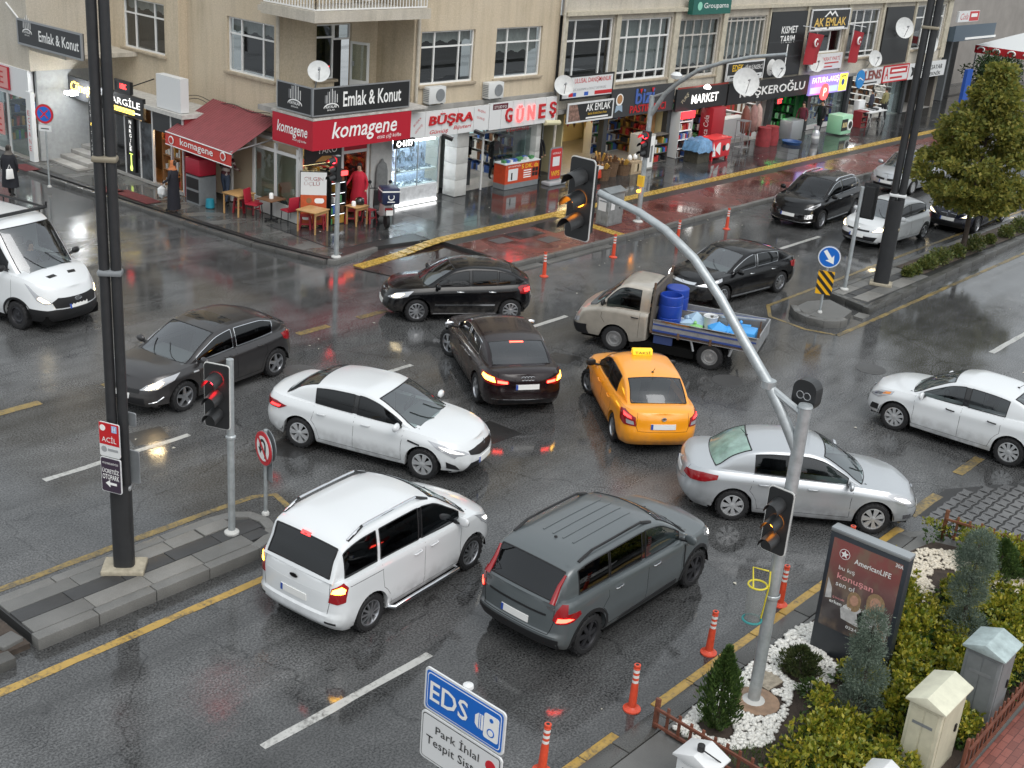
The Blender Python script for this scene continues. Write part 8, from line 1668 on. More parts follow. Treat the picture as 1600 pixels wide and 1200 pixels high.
def leaves(name,cen,dirs,size,m,parent=None,asp=.5,jit=.7,loc=None):
 """one small folded leaf (2 quads would be wasteful: a kite of 2 triangles) per centre, growing along dirs"""
 N=len(cen); d=dirs+RNG.normal(0,jit,(N,3)); d/=np.linalg.norm(d,axis=1)[:,None]+1e-9
 r=RNG.normal(0,1,(N,3)); s_=np.cross(d,r); s_/=np.linalg.norm(s_,axis=1)[:,None]+1e-9; nn=np.cross(d,s_)
 L_=size*RNG.uniform(.6,1.3,(N,1)); W_=L_*asp
 V=np.stack([cen,cen+d*L_*.5+s_*W_*.5+nn*L_*.08,cen+d*L_,cen+d*L_*.5-s_*W_*.5+nn*L_*.08],1).reshape(-1,3)
 me=bpy.data.meshes.new(name); me.vertices.add(4*N); me.vertices.foreach_set('co',V.ravel()); i=np.arange(N)*4
 F=np.stack([i,i+1,i+2,i,i+2,i+3],1).reshape(-1); me.loops.add(6*N); me.loops.foreach_set('vertex_index',F); me.polygons.add(2*N); me.polygons.foreach_set('loop_start',np.arange(2*N)*3); me.polygons.foreach_set('loop_total',np.full(2*N,3)); me.update(); me.validate()
 return link(name,me,m,parent,loc)
def ball(n,c,r,shell=.55):
 v=RNG.normal(0,1,(n,3)); v/=np.linalg.norm(v,axis=1)[:,None]; rr=RNG.uniform(shell,1,(n,1))**.7; return np.array(c)+v*rr*np.array(r),v
def inpoly(x,y,P):
 c=False; j=len(P)-1
 for i in range(len(P)):
  if(P[i][1]>y)!= (P[j][1]>y)and x< (P[j][0]-P[i][0])*(y-P[i][1])/(P[j][1]-P[i][1])+P[i][0]:c=not c
  j=i
 return c
LM_TREE=leafmat('tree_leaf',(.11,.15,.035),(.33,.28,.06),(.30,.28,.055),.6,.45)
tr=thing('median_tree','cone-shaped leafy tree turning yellow on the right median','tree',(41.4,15.05,ZR))
MB().tube([(0,0,-.05),(.02,0,.7),(-.03,.02,1.6),(.0,.0,3.2),(.02,0,5.0)],[.11,.085,.075,.05,.02],10).build('trunk',mat('bark',(.06,.045,.035),.9,var=.3,bump=.8),tr,smooth=60)
cs,ds= [],[]; rt_=random.Random(6); crown_r=pch([(1.45,.7),(2.0,1.65),(2.7,1.95),(3.6,1.45),(4.6,.9),(5.5,.42),(6.1,.08)])
for k in range(235):
 z=1.55+4.5*rt_.random()**1.15; a=rt_.uniform(0,2*pi); R_=crown_r(z); r_=R_*sqrt(rt_.uniform(.15,1))*rt_.uniform(.92,1.2); c= (r_*cos(a),r_*sin(a),z)
 if k<34:MB().tube([(0,0,max(.9,z-.5)),(c[0]*.6,c[1]*.6,z-.12),c],[.03,.02,.008],5).build('limb',MATS['bark'],tr)
 q_=rt_.uniform(.65,1.15); p,v=ball(int(170*q_),c,(.40*q_,.40*q_,.22*q_),.2); cs.append(p); ds.append(v*[1,1,.4]+np.array([c[0],c[1],.3])*.3)
leaves('crown',np.concatenate(cs),np.concatenate(ds),.155,LM_TREE,tr,.62)
LM_SHR=leafmat('shrub_leaf',(.035,.075,.015),(.09,.15,.03),(.16,.16,.04))
for i,(px,py)in enumerate(((1430,428),(1450,418),(1470,412),(1440,420),(1500,402),(1530,392),(1555,382),(1580,372),(1597,362),(1420,432))):
 p=G(px,py,ZR); rad=.22+.09*(i%3); q,v=ball(900,(0,0,rad*.55),(rad*1.25,rad*.85,rad*.75),.1); q[:,2]=np.abs(q[:,2])
 t=tag(thing('low_shrub','low green shrub in the right median bed, number %s from the lamp post'% ['two','four','five','three','six','seven','eight','nine','ten','one'][i],'shrub',(p.x,max(14.85,min(15.4,p.y)),ZR),0,'shrubs in the right median bed')); leaves('foliage',q,v+[0,0,.5],.09,LM_SHR,t); MB().tube([(0,0,-.02),(.02,0,.2)],.02,5).build('stem',MATS['bark'],t)
LM_DK=leafmat('dark_leaf',(.018,.045,.012),(.05,.09,.025))
for lb,x,y,h,r_,m in(('dark green rounded bush tree beyond the canopy',84.0,26.6,3.9,1.5,leafmat('bush_leaf',(.04,.09,.015),(.08,.14,.03))),('dark green bush beside the blue banner',77.3,28.6,3.2,1.4,LM_DK)):
 t=thing('bush_tree',lb,'tree',(x,y,ZP)); MB().tube([(0,0,0),(0,0,h*.6)],.09,8).build('trunk',MATS['bark'],t); cs,ds= [],[]
 for k in range(60):p,v=ball(110,(RNG.normal(0,r_*.42),RNG.normal(0,r_*.42),h*.58+RNG.normal(0,h*.17)),(.45,.45,.4),.2); cs.append(p); ds.append(v)
 leaves('crown',np.concatenate(cs),np.concatenate(ds),.17,m,t)
gd=tag(sheet('garden_bed',[(12.45,7.12),(19.6,7.12),(20.7,6.9),(21.2,5.6),(21.35,3.95),(12.3,3.95)],.125,mat('garden_soil',(.045,.032,.024),.9,var=.4,bump=.9),None,.02),kind='structure')
walk=tag(sheet('brick_walk',[(-20,3.80),(21.3,3.80),(21.3,-20),(-20,-20)],.115,M_REDBRICK,None,.01),kind='structure')
pebA= [G(x,y,.13)[:2]for x,y in((1052,1140),(1085,1108),(1150,1062),(1172,1040),(1240,982),(1282,972),(1268,1005),(1308,1040),(1300,1066),(1268,1080),(1238,1078),(1232,1110),(1202,1165),(1150,1172),(1095,1165))]
pebB= [G(x,y,.13)[:2]for x,y in((1402,872),(1440,858),(1492,862),(1505,878),(1560,896),(1600,905),(1640,925),(1600,940),(1545,922),(1500,898),(1462,886),(1452,905),(1462,925),(1440,945),(1415,950))]
holesP= [(13.05,6.68,.26),(15.11,6.55,.28),(14.0,6.6,.36),(14.55,6.75,.24)]
ico=bmesh.new(); bmesh.ops.create_icosphere(ico,subdivisions=1,radius=1); IV=np.array([v.co[:]for v in ico.verts]); IF= [[v.index for v in f_.verts]for f_ in ico.faces]; ico.free()
def pebbles(name,label,P,n,m,r0,r1):
 x0,x1=min(p[0]for p in P),max(p[0]for p in P); y0,y1=min(p[1]for p in P),max(p[1]for p in P); V,F= [],[]; k=0
 while k<n:
  x,y=random.uniform(x0,x1),random.uniform(y0,y1)
  if not inpoly(x,y,P)or any(hypot(x-a,y-b_)<r_ for a,b_,r_ in holesP):k+=.3; continue
  s_=random.uniform(r0,r1); a=random.uniform(0,pi); q=IV*(1+RNG.uniform(-.12,.12,IV.shape))*[s_*random.uniform(1,1.6),s_,s_*.7]; ca,sa=cos(a),sin(a)
  q=np.stack([q[:,0]*ca-q[:,1]*sa+x,q[:,0]*sa+q[:,1]*ca+y,q[:,2]+.135+random.uniform(0,.02)],1); o=len(V); V+=q.tolist(); F+= [[i+o for i in f_]for f_ in IF]; k+=1
 me=bpy.data.meshes.new(name); me.from_pydata(V,[],F)
 for p in me.polygons:p.use_smooth=True
 return tag(link(name,me,m),label,'pebbles',kind='stuff')
M_PEB=mat('pebble_white',(.66,.65,.61),.5,var=.25,vscale=25); M_PEB2=mat('pebble_cream',(.60,.54,.44),.5,var=.25,vscale=25)
pebbles('white_pebbles','bed of white pebbles round the mast pole and the small conifers',pebA,2600,M_PEB,.020,.042); pebbles('cream_pebbles','curved band of cream pebbles behind the billboard',pebB,2300,M_PEB2,.022,.045)
sheet('pole_footing',circle(.34,20,14.0,6.62),.142,mat('footing',(.26,.17,.11),.5,var=.3),gd,.02); sheet('sunken_cover',[(14.35,6.62),(14.75,6.58),(14.8,6.92),(14.4,6.95)],.145,mat('cover_brick',(.30,.26,.20),.6,var=.4,vscale=14),gd,.02); sheet('stone_disc',circle(.42,20,18.25,6.42),.16,M_SLABD,gd,.04)
for k in range(3):MB().tube([(18.25+(.12+.1*k)*cos(a),6.42+(.12+.1*k)*sin(a),.162)for a in[i*pi/9 for i in range(19)]],.012,5).build('disc_groove',M_SLABM,gd)
LM_EU=leafmat('euonymus_leaf',(.10,.15,.015),(.50,.40,.05),(.32,.30,.03),.4); LM_EUG=leafmat('euonymus_green',(.020,.055,.012),(.06,.11,.02),None,.4)
cs,ds,cg,dg= [],[],[],[]; rg=random.Random(12); k=0; skip= [(15.95,6.17,.45),(14.62,5.38,.25),(17.75,5.2,.25),(14.55,4.32,.5),(16.05,4.22,.4),(13.15,4.25,.4)]+holesP
while k<560:
 x,y=rg.uniform(12.55,21.2),rg.uniform(4.05,6.95)
 if any(inpoly(x+o_,y+o_,P_)for P_ in(pebA,pebB)for o_ in(0,.22,.4))or any(hypot(x-a,y-b_)<r_ for a,b_,r_ in skip):continue
 if y>6.35 and not(16.6<x<19):
  if rg.random()<.85:continue
 k+=1; h=.20+.26*rg.random()+.14*sin(x*2.1)*sin(y*2.7+1); rr=rg.uniform(.13,.24)
 p,v=ball(46,(x,y,.12+h*.55),(rr,rr,h*.55),.3); cg.append(p); dg.append(v)
 for j in range(rg.randint(5,8)):
  a=rg.uniform(0,2*pi); q=rg.uniform(0,rr); top=np.array((x+q*cos(a),y+q*sin(a),.14+h*rg.uniform(.85,1.15))); n_=12; p,v=ball(n_,top,(.05,.05,.07),.1); cs.append(p); ds.append(v*.8+[0,0,.8])
tag(leaves('yellow_ground_cover',np.concatenate(cs),np.concatenate(ds),.075,LM_EU,None,.6),'yellow tipped evergreen ground cover filling the garden bed','ground cover',kind='stuff'); tag(leaves('green_ground_cover',np.concatenate(cg),np.concatenate(dg),.075,LM_EUG,None,.6),'darker green leaves under the yellow ground cover','ground cover',kind='stuff')
gp= [(x,y)for x,y in((rg.uniform(12.5,13.3),rg.uniform(4.3,7.0))for _ in range(1500))]; gp= [(x,y)for x,y in gp if not inpoly(x,y,pebA)]
tag(leaves('grass_tuft',np.array([(x,y,.13)for x,y in gp]),np.tile([0,0,1.],(len(gp),1)),.09,leafmat('grass_blade',(.05,.10,.02),(.12,.17,.04)),None,.12,.35),'short grass at the corner inside the low picket fence','grass',kind='stuff')
LM_JUN=leafmat('juniper_blue',(.085,.125,.09),(.20,.25,.195),None,.6); LM_THU=leafmat('thuja_green',(.030,.070,.015),(.085,.14,.028),None,.6); LM_DWF=leafmat('dwarf_green',(.03,.055,.015),(.085,.10,.03),None,.6)
def topiary(label,x,y,balls,m,lean=0.):
 t=thing('juniper_topiary',label,'topiary',(x,y,.12)); h=balls[-1][0]; MB().tube([(0,0,0),(.03,0,h*.5),(-.02,.02,h)],[.035,.03,.015],8).build('trunk',MATS['bark'],t)
 for z,r_,rz in balls:
  p,v=ball(int(5200*r_/.3),(RNG.uniform(-.04,.04),RNG.uniform(-.04,.04),z),(r_,r_,rz),.55); p+=RNG.normal(0,.035,p.shape); leaves('foliage',p,v+[0,0,.35],.042,m,t,.28,.5)
topiary('blue green tiered juniper standing in front of the billboard',14.62,5.38,[(.30,.33,.26),(.82,.29,.22),(1.26,.22,.19),(1.62,.17,.25)],LM_JUN); topiary('blue green tiered juniper right of the billboard',17.75,5.2,[(.36,.34,.28),(.98,.28,.20),(1.45,.30,.22),(1.78,.22,.24)],LM_JUN)
def conifer(label,x,y,h,r_,m,n=4200,up=1.2,size=.07):
 t=thing('small_conifer',label,'conifer',(x,y,.12)); MB().tube([(0,0,0),(0,0,h*.7)],[.03,.01],6).build('trunk',MATS['bark'],t); z=RNG.uniform(.02,1,n); a=RNG.uniform(0,2*pi,n); prof_=np.sin(np.clip(z,0,1)**.65*pi*.96+.12)*r_; q=np.sqrt(RNG.uniform(.25,1,n))*prof_*(1+.25*np.sin(a*5+z*9)); c=np.stack([q*np.cos(a),q*np.sin(a),z*h],1)
 leaves('foliage',c,np.stack([np.cos(a)*.5,np.sin(a)*.5,np.full(n,up)],1),size,m,t,.3,.3)
conifer('upright green conifer on the white pebbles beside the mast pole',13.05,6.68,1.30,.26,LM_THU,5200,size=.08); conifer('round dwarf conifer on the pebbles in front of the billboard',15.11,6.55,.44,.30,LM_DWF,2600,.7); conifer('dark green dwarf conifer by the side street fence',20.3,5.55,.75,.36,LM_THU,3200,.8); conifer('small green plant beside the sunken cover',14.7,6.15,.28,.18,LM_THU,500,.5)
rl=random.Random(21); b=MB()
for k in range(150):
 if k<95:x,y,z=rl.uniform(12,46),rl.choice((rl.uniform(21.6,22.9),rl.uniform(16.2,22),rl.uniform(8,13.5))),.006
 else:x,y,z=rl.uniform(24.5,50),rl.uniform(23.4,29),ZP+.012
 s_=rl.uniform(.015,.05); a=rl.uniform(0,3); c,q=cos(a)*s_,sin(a)*s_; b.add([(x-c,y-q,z),(x+q*.6,y-c*.6,z+rl.uniform(0,.02)),(x+c,y+q,z),(x-q*.6,y+c*.6,z+rl.uniform(0,.02))],[(0,1,2,3)])
tag(b.build('litter',mat('litter_pale',(.42,.40,.34),.6,var=.5,vscale=3)),'scattered pale scraps and leaves on the wet road and pavement','litter',kind='stuff')
# ================================================================== cafe furniture, scooter, cargo
M_TWOOD=mat('table_wood',(.46,.27,.11),.45,var=.15,vscale=6); M_REDCH=mat('chair_red',(.34,.012,.03),.5)
def table(label,x,y,wd,d,h,rot=0,mt=None):
 t=thing('cafe_table',label,'table',(x,y,ZP),rot,'cafe tables'); m=mt or M_TWOOD; MB().box((-wd/2,-d/2,h-.035),(wd/2,d/2,h)).build('top',m,t,bevel=.008)
 if mt:MB().tube([(0,0,.03),(0,0,h-.035)],.035,8).build('column',M_BLK,t); [MB().obox((0,0,.04),(.28*cos(a),.28*sin(a),.015),.05,.03).build('foot',M_BLK,t)for a in(0,pi/2,pi,3*pi/2)]
 else:
  for sx in(-1,1):
   for sy in(-1,1):MB().box((sx*(wd/2-.05)-.02,sy*(d/2-.05)-.02,0),(sx*(wd/2-.05)+.02,sy*(d/2-.05)+.02,h-.035)).build('leg',m,t)
  for sy in(-1,1):MB().box((-wd/2+.07,sy*(d/2-.05)-.012,h-.12),(wd/2-.07,sy*(d/2-.05)+.012,h-.036)).build('apron',m,t)
 return t
def chair(label,x,y,rot):
 t=thing('red_chair',label,'chair',(x,y,ZP),rot,'red cafe chairs'); MB().box((-.21,-.21,.43),(.21,.21,.48)).build('seat',M_REDCH,t,bevel=.02); MB().prism([(-.24,.46),(-.19,.46),(-.24,.92),(-.29,.92)],(0,-.2,0),(1,0,0),UZ,(0,.4,0)).build('backrest',M_REDCH,t,bevel=.02)
 for sx in(-.17,.17):
  for sy in(-.17,.17):MB().tube([(sx*1.15,sy*1.15,0),(sx,sy,.43)],.014,6).build('leg',M_BLK,t)
def stool(label,x,y):
 t=thing('plastic_stool',label,'stool',(x,y,ZP),random.random(),'red plastic stools'); m=mat('stool_red',(.30,.02,.03),.4); MB().box((-.16,-.16,.40),(.16,.16,.43)).build('seat',m,t,bevel=.01)
 for sx in(-1,1):
  for sy in(-1,1):MB().obox((sx*.17,sy*.17,0),(sx*.13,sy*.13,.40),.05,.03).build('leg',m,t)
 MB().box((-.14,-.155,.15),(.14,-.145,.2)).build('rail',m,t); MB().box((-.155,-.14,.15),(-.145,.14,.2)).build('rail',m,t)
table('pale wooden table under the awning edge, behind the striped jumper',24.1,31.95,.75,.75,.70,.1); table('brown square table on a black pedestal between two red chairs',24.45,30.75,.65,.65,.72,.1,mat('table_brown',(.16,.08,.04),.4)); table('pale wooden table in front of the food poster',24.75,29.1,.75,.75,.70,.25); table('small pale wooden table beside the delivery scooter',26.45,28.95,.6,.5,.62,.1)
chair('red padded chair left of the pedestal table',24.2,31.3,-1.2); chair('red padded chair right of the pedestal table',24.65,30.1,1.5)
for lb,x,y in(('red stool under the table by the awning, left',24.25,32.15),('red stool under the table by the awning, right',24.5,31.75),('red stool beneath the poster table, left',24.75,29.45),('red stool beneath the poster table, right',25.15,29.25),('red stool under the scooter-side table',26.4,29.2),('red stool right of the scooter-side table',26.95,28.9)):stool(lb,x,y)
def ontab(name,label,x,y,z,prof_,m,cat):tag(MB().lathe(prof_,12).build(name,m,None,smooth=50,loc=(x,y,z)),label,cat)
ontab('napkin_box','white napkin holder on the pedestal table',24.45,30.75,ZP+.72,[(0,0),(.07,0),(.07,.14),(.05,.17),(0,.17)],M_INKW,'napkin holder'); ontab('napkin_box','white napkin holder on the scooter-side table',26.3,28.95,ZP+.62,[(0,0),(.07,0),(.07,.13),(.05,.15),(0,.15)],M_INKW,'napkin holder'); ontab('helmet','black helmet resting on the scooter-side table',26.6,29.0,ZP+.62,[(.14,0),(.16,.08),(.13,.19),(.06,.23),(0,.24)],M_GLOSSBLK,'helmet')
ps=thing('poster_stand','tall food poster board in white and orange beside the drinks fridge','poster',(25.15,29.55,ZP),radians(-38)); MB().box((-.42,-.03,.05),(.42,.03,1.75)).build('board',M_BLK,ps); MB().box((-.40,-.036,1.0),(.40,-.031,1.72)).build('print',M_BWHITE,ps); MB().box((-.40,-.036,.08),(.40,-.031,.998)).build('print',mat('poster_orange2',(.50,.09,.03),.4,var=.2,vscale=5),ps); text('ÇILGIN\nÜÇLÜ',(0,-.032,1.42),UX,UZ,.6,.3,M_INKR,ps,bold=.02)
for i,(a,z)in enumerate(((.18,.82),(.18,.52),(-.2,.28))):MB().prism(rrect(.3,.16,.07,4,a,z),(0,-.036,0),UX,UZ,(0,-.004,0)).build('price_mark',M_INKW,ps); MB().prism(circle(.09,12,a-.32 if a>0 else a+.35,z),(0,-.036,0),UX,UZ,(0,-.004,0)).build('wrap',mat('wrap_brown',(.25,.12,.05),.5),ps)
fr=shelf('drinks_fridge','black drinks fridge with lit bottles at the corner cafe',25.6,26.25,29.25,29.8,ZP,1.85,5,M_BLK,GOODS,'fridge',31,gh=.75,lit=glow('fridge_strip',(.9,.95,1),2)); tag(MB().box((25.6,29.2,1.70),(26.25,29.245,1.84)).build('fridge_header',M_LITR),'red lit strip on top of the black cafe fridge','board')
FKo=Fac((0,29.85,0),(1,0,0),(0,-1,0)); FKo.sign('shop_sign','dark TAKO food board above the cafe fridge',25.0,26.5,2.02,2.6,M_BOARD,.0,.05); FKo.txt('TAKO',25.9,2.42,.8,.2,M_INKW); FKo.art([(25.4,2.08),(26.4,2.06),(26.3,2.2),(25.7,2.25)],mat('tako_food',(.4,.22,.06),.5),'picture')
rb=thing('fabric_box','red fabric box on a grey two-tier stand under the awning','box',(23.95,33.75,ZP)); MB().box((-.34,-.38,.95),(.34,.38,1.5)).build('red_box',M_REDCH,rb,bevel=.05); MB().box((-.33,-.36,0),(.33,.36,.92)).build('stand',M_GREYP,rb); [MB().box((-.335,-.33,z),(-.331,.33,z+.36)).build('stand_panel',M_BLK,rb)for z in(.06,.5)]
tag(MB().lathe([(.12,0),(.15,.03),(.13,.3),(.03,.32)],10,(23.75,33.0,ZP)).build('dustpan',mat('pan_teal',(.02,.22,.30),.4),smooth=40),'teal plastic dustpan beside the grey stand','dustpan')
jk=thing('hanging_coat','grey coat hanging on the wall pier by the cafe door','coat',(28.2,29.72,1.0)); MB().lathe([(.26,-.45),(.27,.0),(.26,.5),(.20,.72),(.07,.82),(.05,.9)],14).build('coat',mat('coat_grey',(.13,.135,.135),.9,var=.2,bump=.4),jk,smooth=60); jk.scale= (1,.35,1)
sc=thing('delivery_scooter','delivery scooter with a navy trunk parked at the cafe corner','scooter',(27.2,28.6,ZP),radians(62)); M_NAVY=mat('trunk_navy',(.012,.02,.06),.4)
for x in(-.62,.62):w__=MB().lathe([(.16,-.05),(.24,-.05),(.26,0),(.24,.05),(.16,.05)],22,(x,0,.26),axis='y').build('wheel',M_TYRE,sc,smooth=50); MB().lathe([(0,-.04),(.16,-.04),(.16,.04),(0,.04)],16,(x,0,.26),axis='y').build('rim',M_ALU,w__)
MB().prism([(-.75,.45),(-.3,.30),(.2,.28),(.25,.34),(-.1,.40),(-.15,.72),(-.75,.78)],(0,-.13,0),UX,UZ,(0,.26,0)).build('body',mat('scooter_white',(.5,.5,.5),.3,coat=.5),sc,bevel=.04); MB().prism([(.25,.3),(.5,.42),(.42,1.0),(.36,1.0),(.38,.5)],(0,-.18,0),UX,UZ,(0,.36,0)).build('leg_shield',M_BLK,sc,bevel=.03); MB().prism([(-.75,.78),(-.1,.74),(-.1,.82),(-.7,.87)],(0,-.14,0),UX,UZ,(0,.28,0)).build('seat',M_BLK,sc,bevel=.03)
MB().tube([(.62,0,.26),(.5,0,.6),(.40,0,1.05)],.03,8).build('fork',M_BLK,sc); MB().tube([(.3,-.34,1.08),(.40,-.1,1.06),(.40,.1,1.06),(.3,.34,1.08)],.018,6).build('handlebar',M_BLK,sc); [MB().tube([(.36,s_*.25,1.08),(.32,s_*.33,1.25)],.008,5).build('mirror_stem',M_BLK,sc)and MB().lathe([(0,0),(.06,0),(.06,.015),(0,.015)],12,(.31,s_*.34,1.28),axis='x').build('mirror',M_BLK,sc)for s_ in(-1,1)]
tk=MB().box((-1.05,-.28,.88),(-.5,.28,1.38)).build('trunk',M_NAVY,sc,bevel=.03); MB().box((-1.06,-.285,1.27),(-.49,.285,1.31)).build('trunk_band',M_INKW,tk); MB().tube([(-1.056,.09*cos(a),1.12+.09*sin(a))for a in[pi*.8+i*.15 for i in range(30)]],.016,5).build('trunk_logo',M_INKW,tk); MB().box((-1.06,-.12,.95),(-1.052,.12,.98)).build('trunk_text',M_INKW,tk); MB().box((-.93,-.11,.50),(-.90,.11,.66)).build('number_plate',M_PLATE,sc); MB().box((-.86,-.12,.62),(-.80,.12,.72)).build('tail_light',M_RED,sc); MB().tube([(-.1,.12,.3),(-.15,.25,.02)],.012,5).build('side_stand',M_BLK,sc)
TR=VEH['truck'].t; mw=Matrix.Translation(TR.location)@Matrix.Rotation(TR.rotation_euler.z,4,'Z')
def cargo(name,label,cat,lx,ly,z=.745):p=mw@Vector((lx,ly,z)); return thing(name,label,cat,p,TR.rotation_euler.z)
M_BAR=mat('barrel_blue',(.012,.05,.33),.35)
for lb,x,y,lid in(('open blue plastic barrel at the near side of the truck bed',-.02,.40,False),('closed blue plastic barrel behind the open one on the truck',.0,-.30,True)):
 t=cargo('plastic_barrel',lb,'barrel',x,y); MB().lathe([(.27,0),(.29,.03),(.30,.3),(.29,.31),(.30,.33),(.30,.62),(.29,.63),(.30,.65),(.29,.84),(.27,.86)]+([(0,.86)]if lid else[(.255,.86),(.255,.65),(0,.65)]),24).build('body',M_BAR,t,smooth=40)
 if not lid:MB().lathe([(0,0),(.08,.02),(.05,.1),(0,.13)],7,(.02,.0,.65)).build('paper',M_INKW,t)
t=cargo('bucket','white plastic bucket between the bags on the truck','bucket',-1.0,.15,.85); MB().lathe([(0,0),(.15,0),(.18,.30),(.19,.31),(.18,.32),(.16,.30),(.14,.05)],18).build('body',M_BWHITE,t,smooth=40); MB().tube([(.18*cos(a),.02,.30+.1*sin(a))for a in[pi*i/10 for i in range(11)]],.006,5).build('handle',M_ALU,t)
M_BAGS= [mat('bag_blue',(.06,.33,.72),.35),mat('bag_pale',(.36,.50,.62),.35),mat('bag_white',(.55,.60,.62),.35),mat('bag_green',(.25,.55,.18),.4)]
rg=random.Random(3); names= ['pale blue','sky blue','white','green','bright blue','crumpled blue','light blue','torn blue','flat blue','folded blue']
for i,(x,y,s_,k)in enumerate(((-.45,.25,.26,1),(-.62,.0,.30,1),(-.68,.38,.2,3),(-.3,-.1,.22,2),(-1.25,.3,.26,0),(-1.5,.15,.24,0),(-1.3,-.25,.3,1),(-1.75,.3,.25,0),(-1.9,.1,.20,0),(-1.7,-.2,.24,0))):
 v=IV*(1+np.random.default_rng(i).uniform(-.38,.3,IV.shape))*[s_*1.2,s_,s_*.75]; v[:,2]=np.maximum(v[:,2]+s_*.45,0); b=MB(); b.add(v.tolist(),IF); t=cargo('plastic_bag','%s plastic bag in the truck bed, %s row'% (names[i],'front' if x> -.9 else 'rear'),'bag',x,y); b.build('bag',M_BAGS[k],t); MB().lathe([(.03,0),(.05,.05),(.01,.1)],7,(0,0,s_*1.0)).build('knot',M_BAGS[k],t)
t=cargo('polystyrene_board','bright blue foam board leaning in the rear of the truck bed','board',-1.98,.35,.78); MB().box((-.2,-.28,.0),(.22,.28,.28)).build('board',M_BAGS[0],t,bevel=.02); t=cargo('plank','long steel edged plank lying across the far side of the truck','plank',-1.15,-.55,1.08); MB().obox((-1.1,0,0),(1.0,.1,-.12),.16,.03).build('plank',M_STEELW,t); MB().obox((-1.1,-.06,.017),(1.0,.04,-.103),.03,.006).build('stripe',M_BLUEST,t)
